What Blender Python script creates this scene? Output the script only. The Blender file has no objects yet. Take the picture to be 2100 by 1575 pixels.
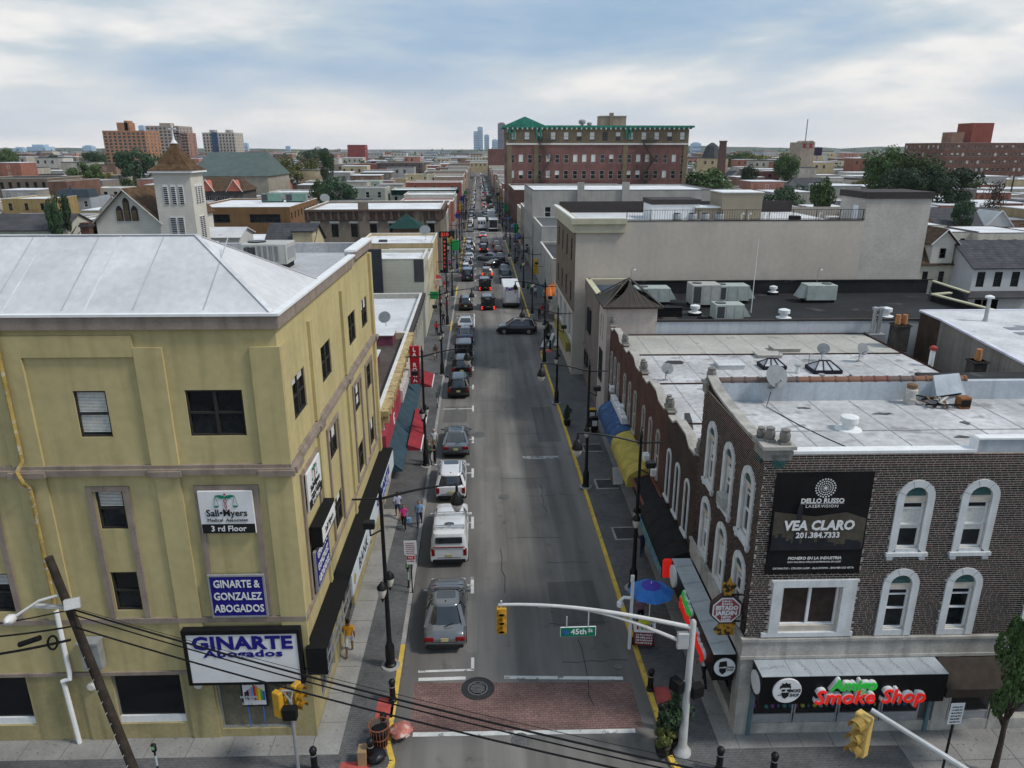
import bpy, bmesh, math, random
from mathutils import Vector, Matrix, noise as mnoise
random.seed(7)
R = math.radians
SC = bpy.context.scene
COL = SC.collection
# ---------------------------------------------------------------- camera
F, CX, CY, CAMH = 1500., 1050., 787.5, 21.5
TH = math.atan((CY-304)/F)
YAW = math.atan((CX-972)*math.cos(TH)/F)
cam = bpy.data.cameras.new('camera'); camo = bpy.data.objects.new('camera', cam); COL.objects.link(camo)
cam.sensor_width = 36; cam.lens = F/2100*36; cam.clip_end = 30000; cam.clip_start = .3
camo.location = (0, 0, CAMH); camo.rotation_euler = (math.pi/2-TH, 0, -YAW)
SC.camera = camo
# ---------------------------------------------------------------- world: cloudy sky
SUN_EL, SUN_AZ = R(50), R(108)          # azimuth clockwise from +Y
w = bpy.data.worlds.new('World'); SC.world = w; w.use_nodes = True
nt = w.node_tree; N = nt.nodes; K = nt.links
for n in list(N): N.remove(n)
def nd(t, **kw):
    n = N.new(t)
    for k, v in kw.items():
        if k.startswith('i_'): n.inputs[int(k[2:])].default_value = v
        else: setattr(n, k, v)
    return n
out = nd('ShaderNodeOutputWorld'); bg = nd('ShaderNodeBackground'); bg.inputs[1].default_value = .1
sky = nd('ShaderNodeTexSky'); sky.sky_type = 'NISHITA'; sky.sun_disc = False
sky.sun_elevation = SUN_EL; sky.sun_rotation = SUN_AZ; sky.air_density = 1.2; sky.dust_density = 2.5; sky.ozone_density = 1.5
tc = nd('ShaderNodeTexCoord'); sep = nd('ShaderNodeSeparateXYZ'); K.new(tc.outputs['Generated'], sep.inputs[0])
def mth(op, a, b=None, clamp=False):
    n = nd('ShaderNodeMath', operation=op, use_clamp=clamp)
    for i, q in enumerate((a, b)):
        if q is None: continue
        if isinstance(q, (int, float)): n.inputs[i].default_value = q
        else: K.new(q, n.inputs[i])
    return n.outputs[0]
zz = mth('ADD', mth('MAXIMUM', sep.outputs[2], 0.), .16)
cmb = nd('ShaderNodeCombineXYZ')
K.new(mth('DIVIDE', sep.outputs[0], zz), cmb.inputs[0]); K.new(mth('DIVIDE', sep.outputs[1], zz), cmb.inputs[1])
def cloudnoise(scale, detail, rough, off, dist=0.):
    mp = nd('ShaderNodeMapping'); mp.inputs['Location'].default_value = off; K.new(cmb.outputs[0], mp.inputs[0])
    n = nd('ShaderNodeTexNoise'); n.inputs['Scale'].default_value = scale; n.inputs['Detail'].default_value = detail
    n.inputs['Roughness'].default_value = rough; n.inputs['Distortion'].default_value = dist; K.new(mp.outputs[0], n.inputs[0])
    return n.outputs[0]
def ramp(fac, stops):
    r = nd('ShaderNodeValToRGB'); K.new(fac, r.inputs[0]); e = r.color_ramp.elements
    while len(e) < len(stops): e.new(.5)
    for q, (p, c) in zip(e, stops): q.position = p; q.color = c if len(c) == 4 else (*c, 1)
    return r.outputs[0]
SKY_OFF = (1.3, 5.2, 0)
nA = cloudnoise(.46, 7, .5, SKY_OFF, .3)
nB = cloudnoise(1.5, 8, .55, (8.3, 4.1, 0), .2)
mixn = mth('ADD', mth('MULTIPLY', nA, .8), mth('MULTIPLY', nB, .2))
ccol = ramp(mixn, [(.37, (1.6, 2.6, 3.9)), (.45, (2.4, 3.2, 4.2)), (.515, (3.5, 4.0, 4.4)), (.575, (5.6, 5.5, 5.4)), (.70, (7.4, 7.1, 6.9))])
# haze towards the horizon is sky haze, the same all the way round
hz = nd('ShaderNodeMapRange'); K.new(sep.outputs[2], hz.inputs[0]); hz.inputs[1].default_value = -.02; hz.inputs[2].default_value = .115
hz.inputs[3].default_value = .8; hz.inputs[4].default_value = 0.
mx1 = nd('ShaderNodeMix', data_type='RGBA'); K.new(hz.outputs[0], mx1.inputs[0]); K.new(ccol, mx1.inputs[6]); mx1.inputs[7].default_value = (6.3, 5.95, 5.7, 1)
cov = ramp(mixn, [(.30, (.85, .85, .85)), (.48, (.96, .96, .96))])
mx2 = nd('ShaderNodeMix', data_type='RGBA'); K.new(cov, mx2.inputs[0]); K.new(sky.outputs[0], mx2.inputs[6]); K.new(mx1.outputs[2], mx2.inputs[7])
K.new(mx2.outputs[2], bg.inputs[0]); K.new(bg.outputs[0], out.inputs[0])
# ---------------------------------------------------------------- sun behind thin cloud
sl = bpy.data.lights.new('sun', 'SUN'); sl.energy = 1.5; sl.angle = R(10); sl.color = (1, .95, .88)
so = bpy.data.objects.new('sun', sl); COL.objects.link(so)
sd = Vector((math.sin(SUN_AZ)*math.cos(SUN_EL), math.cos(SUN_AZ)*math.cos(SUN_EL), math.sin(SUN_EL)))
so.rotation_euler = sd.to_track_quat('Z', 'Y').to_euler(); so.location = sd*300
SC.view_settings.view_transform = 'Standard'; SC.view_settings.look = 'None'
SC.view_settings.exposure = .70; SC.view_settings.gamma = 1
SC.cycles.max_bounces = 6; SC.cycles.volume_bounces = 1; SC.cycles.transparent_max_bounces = 12
SC.cycles.use_adaptive_sampling = True
# ---------------------------------------------------------------- pixel (2100x1575) to place
_c, _s, _cy, _sy = math.cos(TH), math.sin(TH), math.cos(YAW), math.sin(YAW)
def ray(u, v):
    a = (u-CX)/F; b = -(v-CY)/F
    return (a*_cy+_sy*_c+b*_sy*_s, -a*_sy+_cy*_c+b*_cy*_s, -_s+b*_c)
def P(u, v, x=None, y=None, z=None):
    d = ray(u, v)
    t = (z-CAMH)/d[2] if z is not None else x/d[0] if x is not None else y/d[1]
    return Vector((d[0]*t, d[1]*t, CAMH+d[2]*t))
class Frame:
    "a building's own axes: origin on the ground, turned by ang degrees"
    def __init__(s, ox, oy, ang=0): s.o = (ox, oy); s.a = ang
    def loc(s, u, v, lx=None, ly=None, z=None):
        d = ray(u, v); a = R(-s.a); ca, sa = math.cos(a), math.sin(a)
        D = (d[0]*ca-d[1]*sa, d[0]*sa+d[1]*ca); O = (-s.o[0]*ca+s.o[1]*sa, -s.o[0]*sa-s.o[1]*ca)
        t = (lx-O[0])/D[0] if lx is not None else (ly-O[1])/D[1] if ly is not None else (z-CAMH)/d[2]
        return Vector((O[0]+D[0]*t, O[1]+D[1]*t, CAMH+d[2]*t))
    def world(s, x, y, z=0):
        a = R(s.a); return Vector((s.o[0]+x*math.cos(a)-y*math.sin(a), s.o[1]+x*math.sin(a)+y*math.cos(a), z))
# ---------------------------------------------------------------- materials
MATS = {}
def mat(name, col, rough=.75, var=.14, scale=1.5, metal=0., spec=.18, bump=0., bscale=30, streak=0., streakcol=None, emit=0., alpha=None, coat=0., brick=None, spots=None):
    if name in MATS: return MATS[name]
    m = bpy.data.materials.new(name); m.use_nodes = True; t = m.node_tree; n = t.nodes; k = t.links
    b = n['Principled BSDF']; b.inputs['Roughness'].default_value = rough; b.inputs['Metallic'].default_value = metal
    b.inputs['Specular IOR Level'].default_value = spec; b.inputs['Coat Weight'].default_value = coat
    b.inputs['Coat Roughness'].default_value = .05
    c = (*col, 1)
    b.inputs['Base Color'].default_value = c
    tcn = n.new('ShaderNodeTexCoord')
    def noise(sc, det=4, mapscale=None):
        q = n.new('ShaderNodeTexNoise'); q.inputs['Scale'].default_value = sc; q.inputs['Detail'].default_value = det
        src = tcn.outputs['Object']
        if mapscale:
            mp = n.new('ShaderNodeMapping'); mp.inputs['Scale'].default_value = mapscale; k.new(src, mp.inputs[0]); src = mp.outputs[0]
        k.new(src, q.inputs[0]); return q.outputs[0]
    def rmp(fac, a, b2, ca, cb):
        r = n.new('ShaderNodeValToRGB'); k.new(fac, r.inputs[0]); e = r.color_ramp.elements
        e[0].position = a; e[0].color = ca; e[1].position = b2; e[1].color = cb; return r.outputs[0]
    def mix(fac, a, b2, blend='MIX'):
        q = n.new('ShaderNodeMix'); q.data_type = 'RGBA'; q.blend_type = blend
        for i, s in ((0, fac), (6, a), (7, b2)):
            if isinstance(s, (int, float, tuple)): q.inputs[i].default_value = s
            else: k.new(s, q.inputs[i])
        return q.outputs[2]
    src = None
    if brick:
        sp = n.new('ShaderNodeSeparateXYZ'); k.new(tcn.outputs['Object'], sp.inputs[0])
        ad = n.new('ShaderNodeMath'); k.new(sp.outputs[0], ad.inputs[0]); k.new(sp.outputs[1], ad.inputs[1])
        cm = n.new('ShaderNodeCombineXYZ'); k.new(ad.outputs[0], cm.inputs[0]); k.new(sp.outputs[2], cm.inputs[1])
        bt = n.new('ShaderNodeTexBrick'); k.new(tcn.outputs['Object'] if len(brick) > 5 else cm.outputs[0], bt.inputs[0])
        bw, bh, mort = brick[:3]
        bt.inputs['Scale'].default_value = 1; bt.inputs['Brick Width'].default_value = bw; bt.inputs['Row Height'].default_value = bh
        bt.inputs['Mortar Size'].default_value = brick[4] if len(brick) > 4 else .012; bt.inputs['Color1'].default_value = c
        bt.inputs['Color2'].default_value = (*[q*brick[3] for q in col], 1); bt.inputs['Mortar'].default_value = (*mort, 1)
        src = bt.outputs[0]
    if var:
        lo = (1-var,)*3+(1,); hi = (min(1.6, 1+var),)*3+(1,)
        f = rmp(noise(scale), .3, .7, lo, hi)
        src = mix(1., src if src else c, f, 'MULTIPLY')
        f2 = rmp(noise(scale*9, 3), .35, .65, (1-var*.45,)*3+(1,), (1+var*.45,)*3+(1,))
        src = mix(1., src, f2, 'MULTIPLY')
    if streak:
        sc = streakcol or tuple(q*.35 for q in col)
        f = rmp(noise(1., 5, (2.2, 2.2, .16)), .5, .72, (0, 0, 0, 1), (streak,)*3+(1,))
        src = mix(f, src if src else c, (*sc, 1))
    if spots:
        f = rmp(noise(spots[0], 6), spots[1], spots[1]+.06, (0, 0, 0, 1), (spots[3],)*3+(1,))
        src = mix(f, src if src else c, (*spots[2], 1))
    if src: k.new(src, b.inputs['Base Color'])
    if bump:
        bp = n.new('ShaderNodeBump'); bp.inputs['Strength'].default_value = bump; bp.inputs['Distance'].default_value = .02
        k.new(noise(bscale, 5), bp.inputs['Height']); k.new(bp.outputs[0], b.inputs['Normal'])
    if emit:
        b.inputs['Emission Strength'].default_value = emit; b.inputs['Emission Color'].default_value = c
    if alpha is not None: b.inputs['Alpha'].default_value = alpha
    MATS[name] = m; return m
# ---------------------------------------------------------------- mesh builder
class MB:
    def __init__(s): s.v = []; s.f = []; s.m = []
    def add(s, vs, fs, m=0):
        o = len(s.v); s.v += [tuple(q) for q in vs]
        for f in fs: s.f.append([o+i for i in f]); s.m.append(m)
        return s
    def box(s, x0, x1, y0, y1, z0, z1, m=0, bottom=True):
        vs = [(x0, y0, z0), (x1, y0, z0), (x1, y1, z0), (x0, y1, z0), (x0, y0, z1), (x1, y0, z1), (x1, y1, z1), (x0, y1, z1)]
        fs = [(4, 5, 6, 7), (0, 1, 5, 4), (1, 2, 6, 5), (2, 3, 7, 6), (3, 0, 4, 7)]
        if bottom: fs.append((3, 2, 1, 0))
        return s.add(vs, fs, m)
    def bbox(s, x0, x1, y0, y1, z0, z1, b=.02, m=0):
        "box with bevelled edges (chamfer b)"
        vs = []; 
        for z, i in ((z0, b), (z0+b, 0), (z1-b, 0), (z1, b)):
            xs0, xs1, ys0, ys1 = x0+i, x1-i, y0+i, y1-i
            c = b if i == 0 else 0
            vs += [(xs0+c, ys0, z), (xs1-c, ys0, z), (xs1, ys0+c, z), (xs1, ys1-c, z), (xs1-c, ys1, z), (xs0+c, ys1, z), (xs0, ys1-c, z), (xs0, ys0+c, z)]
        fs = [tuple(range(7, -1, -1)), tuple(range(24, 32))]
        for r in range(3):
            for i in range(8):
                j = (i+1) % 8; fs.append((r*8+i, r*8+j, r*8+8+j, r*8+8+i))
        return s.add(vs, fs, m)
    def obox(s, p0, p1, w, h, m=0, up=(0, 0, 1)):
        "bar from p0 to p1, section w x h"
        p0 = Vector(p0); p1 = Vector(p1); d = (p1-p0).normalized(); u = Vector(up)
        if abs(d.dot(u)) > .98: u = Vector((0, 1, 0))
        a = d.cross(u).normalized()*w/2; b = a.cross(d).normalized()*h/2
        vs = [p0-a-b, p0+a-b, p0+a+b, p0-a+b, p1-a-b, p1+a-b, p1+a+b, p1-a+b]
        return s.add(vs, [(3, 2, 1, 0), (4, 5, 6, 7), (0, 1, 5, 4), (1, 2, 6, 5), (2, 3, 7, 6), (3, 0, 4, 7)], m)
    def tube(s, pts, r, n=8, m=0, caps=True):
        pts = [Vector(p) for p in pts]; rs = r if isinstance(r, (list, tuple)) else [r]*len(pts)
        o = len(s.v); prev = None
        for i, p in enumerate(pts):
            d = (pts[min(i+1, len(pts)-1)]-pts[max(i-1, 0)]).normalized()
            if prev is None:
                u = Vector((0, 0, 1)) if abs(d.z) < .9 else Vector((1, 0, 0)); a = d.cross(u).normalized()
            else: a = (prev-d*prev.dot(d)).normalized()
            prev = a; b = d.cross(a)
            for j in range(n):
                t = 2*math.pi*j/n; s.v.append(tuple(p+(a*math.cos(t)+b*math.sin(t))*rs[i]))
        for i in range(len(pts)-1):
            for j in range(n):
                k = (j+1) % n; s.f.append([o+i*n+j, o+i*n+k, o+i*n+n+k, o+i*n+n+j]); s.m.append(m)
        if caps:
            s.f.append([o+j for j in range(n-1, -1, -1)]); s.m.append(m)
            q = o+(len(pts)-1)*n; s.f.append([q+j for j in range(n)]); s.m.append(m)
        return s
    def lathe(s, prof, n=12, c=(0, 0, 0), m=0, sx=1, sy=1):
        "prof: list of (r, z)"
        o = len(s.v)
        for r, z in prof:
            for j in range(n):
                t = 2*math.pi*j/n; s.v.append((c[0]+r*sx*math.cos(t), c[1]+r*sy*math.sin(t), c[2]+z))
        for i in range(len(prof)-1):
            for j in range(n):
                k = (j+1) % n; s.f.append([o+i*n+j, o+i*n+k, o+i*n+n+k, o+i*n+n+j]); s.m.append(m)
        s.f.append([o+j for j in range(n-1, -1, -1)]); s.m.append(m)
        q = o+(len(prof)-1)*n; s.f.append([q+j for j in range(n)]); s.m.append(m)
        return s
    def prism(s, poly, a, b, axis='z', m=0):
        "extrude polygon (list of 2-tuples) between a and b along an axis"
        n = len(poly)
        def pt(p, t): return (p[0], p[1], t) if axis == 'z' else (t, p[0], p[1]) if axis == 'x' else (p[0], t, p[1])
        vs = [pt(p, a) for p in poly]+[pt(p, b) for p in poly]
        fs = [tuple(range(n-1, -1, -1)), tuple(range(n, 2*n))]+[(i, (i+1) % n, n+(i+1) % n, n+i) for i in range(n)]
        if axis == 'y': fs = [tuple(reversed(f)) for f in fs]
        return s.add(vs, fs, m)
    def quad(s, a, b, c, d, m=0): return s.add([a, b, c, d], [(0, 1, 2, 3)], m)
    def merge(s, o, M4=None, m=None):
        b = len(s.v)
        s.v += [tuple(M4 @ Vector(q)) for q in o.v] if M4 else o.v
        s.f += [[b+i for i in f] for f in o.f]; s.m += o.m if m is None else [m]*len(o.m); return s
    def mesh(s, name, mats, smooth=False, angle=None):
        me = bpy.data.meshes.new(name); me.from_pydata(s.v, [], s.f)
        for q in (mats if isinstance(mats, (list, tuple)) else [mats]): me.materials.append(q)
        if any(s.m): me.polygons.foreach_set('material_index', s.m)
        if smooth:
            me.polygons.foreach_set('use_smooth', [True]*len(s.f))
            me.update()
            if angle: me.set_sharp_from_angle(angle=R(angle))
        me.update(); return me
    def build(s, name, mats, parent=None, smooth=False, angle=35, loc=(0, 0, 0), rot=(0, 0, 0)):
        return link(name, s.mesh(name, mats, smooth, angle), parent, loc, rot)
def link(name, data, parent=None, loc=(0, 0, 0), rot=(0, 0, 0), scale=None):
    o = bpy.data.objects.new(name, data); COL.objects.link(o); o.location = loc; o.rotation_euler = rot
    if scale: o.scale = scale
    if parent: o.parent = parent
    return o
def tag(o, label=None, cat=None, group=None, kind=None):
    if label: o['label'] = label
    if cat: o['category'] = cat
    if group: o['group'] = group
    if kind: o['kind'] = kind
    return o
def thing(name, label, cat, loc=(0, 0, 0), rz=0, group=None):
    o = link(name, None, None, loc, (0, 0, R(rz))); o.empty_display_size = .3
    return tag(o, label, cat, group)
def copy_tree(o, parent=None):
    c = o.copy(); COL.objects.link(c); c.parent = parent
    for ch in o.children: copy_tree(ch, c)
    return c
TMP = bpy.data.scenes.new('workbench')
def baked(o):
    "mesh of a curve or modified object, worked out in a small side scene"
    TMP.collection.objects.link(o); vl = TMP.view_layers[0]; vl.update(); return bpy.data.meshes.new_from_object(o.evaluated_get(vl.depsgraph))
def text(body, size, m, name='lettering', parent=None, loc=(0, 0, 0), rot=(0, 0, 0), extrude=.01, bold=0., sx=1., align='CENTER', shear=0., spacing=1., line=1.):
    cu = bpy.data.curves.new(name, 'FONT'); cu.body = body; cu.size = size; cu.extrude = extrude; cu.offset = bold
    cu.align_x = align; cu.align_y = 'CENTER'; cu.shear = shear; cu.space_character = spacing; cu.space_line = line; cu.resolution_u = 2
    t = bpy.data.objects.new(name, cu); me = baked(t)
    bpy.data.objects.remove(t); bpy.data.curves.remove(cu); me.name = name
    me.materials.clear(); me.materials.append(m)
    return link(name, me, parent, loc, rot, (sx, 1, 1))
def strokes(parent, m, zs, h, hw, y):
    "rows of lettering too blurred in the photograph to read: short unequal strokes"
    rnd = random.Random(len(zs)*7+int(hw*100)); q = MB()
    for z in zs:
        x = -hw
        while x < hw-h*.3: w_ = h*rnd.uniform(.35, .9); q.box(x, min(hw, x+w_), y-.006, y, z-h*rnd.uniform(.25, .5), z+h*rnd.uniform(.25, .5)); x += w_+h*rnd.uniform(.15, .4)
    return tag(q.build('blurred_lettering', m, parent), kind='stuff')
ROT = {'S': (math.pi/2, 0, 0), 'E': (math.pi/2, 0, math.pi/2), 'W': (math.pi/2, 0, -math.pi/2), 'N': (math.pi/2, 0, math.pi)}
RZ = {'S': 0, 'E': math.pi/2, 'W': -math.pi/2, 'N': math.pi}
def fpt(side, o, s, n, z):
    "facade coordinates: s along, n out of the wall, z up"
    return {'S': (o[0]+s, o[1]-n, z), 'E': (o[0]+n, o[1]+s, z), 'W': (o[0]-n, o[1]-s, z), 'N': (o[0]-s, o[1]+n, z)}[side]
def holed_wall(mb, side, o, L, z0, z1, holes, depth=.12, m=0, n=0.):
    "wall sheet with real openings and reveals; holes are (s0, s1, za, zb)"
    ss = sorted({0., L, *[h[0] for h in holes], *[h[1] for h in holes]}); zs = sorted({z0, z1, *[h[2] for h in holes], *[h[3] for h in holes]})
    ss = [q for q in ss if 0 <= q <= L]; zs = [q for q in zs if z0 <= q <= z1]
    for i in range(len(ss)-1):
        j = 0
        while j < len(zs)-1:
            def inside(jj): 
                a = (ss[i]+ss[i+1])/2; b = (zs[jj]+zs[jj+1])/2
                return any(h[0] < a < h[1] and h[2] < b < h[3] for h in holes)
            if inside(j): j += 1; continue
            e = j
            while e+1 < len(zs)-1 and not inside(e+1): e += 1
            mb.quad(fpt(side, o, ss[i], n, zs[j]), fpt(side, o, ss[i+1], n, zs[j]), fpt(side, o, ss[i+1], n, zs[e+1]), fpt(side, o, ss[i], n, zs[e+1]), m); j = e+1
    for a, b, c, d in holes:
        q = lambda s, k, z: fpt(side, o, s, n-k, z)
        mb.quad(q(a, 0, c), q(a, 0, d), q(a, depth, d), q(a, depth, c), m); mb.quad(q(b, 0, d), q(b, 0, c), q(b, depth, c), q(b, depth, d), m)
        mb.quad(q(a, 0, d), q(b, 0, d), q(b, depth, d), q(a, depth, d), m); mb.quad(q(b, 0, c), q(a, 0, c), q(a, depth, c), q(b, depth, c), m)
WIN = {}
def win_mesh(w, h, style, fm, gm, fr=.06, bm=None):
    "a sash window centred on the origin in the XZ plane, facing -Y; slots: frame, glass, blind"
    key = (round(w, 2), round(h, 2), style, fm.name, gm.name)
    if key in WIN: return WIN[key]
    mb = MB(); x = w/2; z = h/2
    mb.box(-x, x, -.03, .05, z-fr, z); mb.box(-x, x, -.03, .05, -z, -z+fr)
    mb.box(-x, -x+fr, -.03, .05, -z+fr, z-fr); mb.box(x-fr, x, -.03, .05, -z+fr, z-fr)
    if 'sash' in style: mb.box(-x+fr, x-fr, -.015, .05, -.03, .03)
    if 'double' in style: mb.box(-.04, .04, -.02, .05, -z+fr, z-fr)
    if 'triple' in style:
        for q in (-x/3, x/3): mb.box(q-.03, q+.03, -.02, .05, -z+fr, z-fr)
    if 'quad' in style:
        for q in (-x/2, 0, x/2): mb.box(q-.03, q+.03, -.02, .05, -z+fr, z-fr)
    mb.quad((-x+fr, .03, -z+fr), (x-fr, .03, -z+fr), (x-fr, .03, z-fr), (-x+fr, .03, z-fr), 1)
    if 'blind' in style:
        zb = .0 if 'half' in style else -z+fr+h*.12
        mb.quad((-x+fr, .022, zb), (x-fr, .022, zb), (x-fr, .022, z-fr), (-x+fr, .022, z-fr), 2)
    WIN[key] = mb.mesh('window', [fm, gm, bm or MATS['blind']]); return WIN[key]
def window(parent, side, o, s, z, w, h, style, fm, gm, n=-.07, name='window'):
    p = fpt(side, o, s, n, z); return link(name, win_mesh(w, h, style, fm, gm), parent, p, (0, 0, RZ[side]))
# shared materials
mat('blind', (.62, .62, .58), .8, .1, 8)
GLASS = mat('window_glass', (.010, .012, .014), .08, .6, .6, spec=.4)
GLASS2 = mat('window_glass_green', (.03, .06, .06), .1, .4, .8, spec=.6)
WHITE = mat('white_paint', (.74, .75, .75), .6, .06, 2, streak=.15)
OFFW = mat('offwhite_trim', (.62, .60, .55), .65, .1, 2, streak=.2)
BLACK = mat('black_metal', (.010, .010, .011), .45, .2, 4, spec=.3)
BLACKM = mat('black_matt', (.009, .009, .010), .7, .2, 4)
DKFR = mat('dark_window_frame', (.035, .033, .03), .5, .1, 4)
GREY = mat('grey_metal', (.33, .34, .35), .45, .12, 3, metal=.3)
STEEL = mat('galvanised_steel', (.42, .43, .44), .42, .15, 4, metal=.6)
# ---------------------------------------------------------------- ground, roads, pavements
def asphalt(name, col, dark=.6):
    m = bpy.data.materials.new(name); m.use_nodes = True; t = m.node_tree; n = t.nodes; k = t.links; b = n['Principled BSDF']
    b.inputs['Roughness'].default_value = .85; b.inputs['Specular IOR Level'].default_value = .2
    tcn = n.new('ShaderNodeTexCoord')
    def noise(sc, det, ms, rough=.55):
        mp = n.new('ShaderNodeMapping'); mp.inputs['Scale'].default_value = ms; k.new(tcn.outputs['Object'], mp.inputs[0])
        q = n.new('ShaderNodeTexNoise'); q.inputs['Scale'].default_value = sc; q.inputs['Detail'].default_value = det; q.inputs['Roughness'].default_value = rough
        k.new(mp.outputs[0], q.inputs[0]); return q.outputs[0]
    def rmp(fac, st):
        r = n.new('ShaderNodeValToRGB'); k.new(fac, r.inputs[0]); e = r.color_ramp.elements
        while len(e) < len(st): e.new(.5)
        for q, (p, v) in zip(e, st): q.position = p; q.color = (v, v, v, 1)
        return r.outputs[0]
    def mul(a, bb):
        q = n.new('ShaderNodeMix'); q.data_type = 'RGBA'; q.blend_type = 'MULTIPLY'; q.inputs[0].default_value = 1
        for i, s in ((6, a), (7, bb)):
            if isinstance(s, tuple): q.inputs[i].default_value = s
            else: k.new(s, q.inputs[i])
        return q.outputs[2]
    c = mul((*col, 1), rmp(noise(.12, 4, (1.6, .5, 1)), [(.35, .72), (.65, 1.25)]))       # broad patches
    c = mul(c, rmp(noise(.55, 5, (1.5, .06, 1)), [(.32, .66), (.62, 1.14)]))                # wheel-track streaks
    c = mul(c, rmp(noise(1.1, 6, (1, 1, 1), .62), [(.26, dark), (.40, 1.)]))              # oil and tar stains
    c = mul(c, rmp(noise(2.2, 7, (.35, 2.2, 1), .7), [(.30, .72), (.37, 1.)]))            # cracks across
    c = mul(c, rmp(noise(60, 2, (1, 1, 1)), [(.3, .86), (.7, 1.14)]))                      # aggregate
    k.new(c, b.inputs['Base Color'])
    bp = n.new('ShaderNodeBump'); bp.inputs['Strength'].default_value = .25; bp.inputs['Distance'].default_value = .01
    k.new(noise(90, 3, (1, 1, 1)), bp.inputs['Height']); k.new(bp.outputs[0], b.inputs['Normal'])
    MATS[name] = m; return m
ASPH = asphalt('asphalt', (.172, .163, .153))
ASPH2 = asphalt('asphalt_side_street', (.125, .122, .118))
GRND = mat('town_ground', (.10, .10, .095), .95, .3, .05)
PAVER = mat('sidewalk_pavers', (.125, .125, .127), .85, .22, .5, brick=(.22, .11, (.05, .05, .05), .86, .006, 1), spots=(3., .66, (.035, .035, .035), .6))
CONC = mat('concrete_slab', (.275, .27, .255), .9, .14, .8, bump=.1, spots=(9., .64, (.10, .10, .10), .8))
CONC2 = mat('concrete_slab_dark', (.245, .24, .23), .9, .16, .8, bump=.1, spots=(9., .63, (.08, .08, .08), .8))
KERBG = mat('granite_kerb', (.30, .295, .285), .85, .18, 1.2)
KERBY = mat('yellow_kerb_paint', (.62, .42, .075), .7, .16, 1.5, spots=(4., .60, (.22, .19, .12), .7))
PAINTW = mat('white_road_paint', (.58, .58, .56), .8, .15, 2, spots=(2.2, .57, (.16, .16, .155), .9))
BRICKX = mat('brick_crosswalk', (.205, .125, .112), .9, .25, .5, brick=(.24, .12, (.075, .06, .058), .8, .010, 1), spots=(1.5, .64, (.07, .055, .05), .6))
REDPAD = mat('red_tactile_pad', (.42, .085, .075), .8, .2, 3, bump=.4, bscale=60)
IRON = mat('cast_iron', (.15, .15, .145), .6, .25, 8, metal=.4, bump=.3, bscale=60)
def xl(y): return -3.6+.0055*y
def xr(y): return 6.78+.0018*y
ROADEND = 900
g = MB(); g.quad((-9000, -400, -.06), (9000, -400, -.06), (9000, 14000, -.06), (-9000, 14000, -.06)); tag(g.build('ground', GRND), kind='structure')
rd = MB(); rd.quad((xl(0)-.1, 20.6, 0), (xr(0)+.1, 20.6, 0), (xr(ROADEND)+.1, ROADEND, 0), (xl(ROADEND)-.1, ROADEND, 0)); tag(rd.build('road', ASPH), kind='structure')
cr = MB(); cr.quad((-70, -6, -.004), (80, -6, -.004), (80, 20.7, -.004), (-70, 20.7, -.004)); tag(cr.build('cross_road', ASPH2), kind='structure')
for ya, yb, x0, x1 in ((79.6, 91.6, 6.7, 130), (119.5, 131, -130, -2.6), (187.5, 199, -160, -2), (187.5, 199, 7, 160), (262, 273, -160, -1.6), (262, 273, 7.1, 160)):
    q = MB(); q.quad((x0, ya, -.004), (x1, ya, -.004), (x1, yb, -.004), (x0, yb, -.004)); tag(q.build('side_street', ASPH2), kind='structure')
def arc(cx, cy, r, a0, a1, n=7): return [(cx+r*math.cos(R(a0+(a1-a0)*i/n)), cy+r*math.sin(R(a0+(a1-a0)*i/n))) for i in range(n+1)]
SWH = .13
def pavement(poly, m=PAVER, z=SWH):
    mb = MB(); mb.prism(poly, -.05, z); return tag(mb.build('pavement', m), kind='structure')
KW = .2
r = 1.1
blocks = []
# left blocks
pl1 = pavement([(-70, 20.4)]+arc(xl(22)-KW-r+.25, 20.4+r, r, -90, 0)+[(xl(118)-KW, 118.2), (-70, 118.2)])
pavement([(-150, 132.5), (xl(132)-KW, 132.5), (xl(186)-KW, 186.5), (-150, 186.5)])
pavement([(-150, 200.5), (xl(200)-KW, 200.5), (xl(260)-KW, 260.5), (-150, 260.5)])
pavement([(-60, 274.5), (xl(274)-KW, 274.5), (xl(ROADEND)-KW, ROADEND), (-60, ROADEND)])
# right blocks
pr1 = pavement([(75, 19.9)]+[(75, 78.6), (xr(78)+KW+1.5, 78.6)]+arc(xr(77)+KW+1.3, 77.3, 1.3, 90, 180)+[(xr(22)+KW, 21.3)]+arc(xr(21)+KW+1.2, 21.1, 1.2, 180, 270))
pavement([(130, 93), (xr(94)+KW+1, 93), (xr(94)+KW, 94), (xr(186)+KW, 186.5), (130, 186.5)][::-1])
pavement([(150, 200.5), (xr(200)+KW, 200.5), (xr(260)+KW, 260.5), (150, 260.5)][::-1])
pavement([(60, 274.5), (xr(274)+KW, 274.5), (xr(ROADEND)+KW, ROADEND), (60, ROADEND)][::-1])
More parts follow.
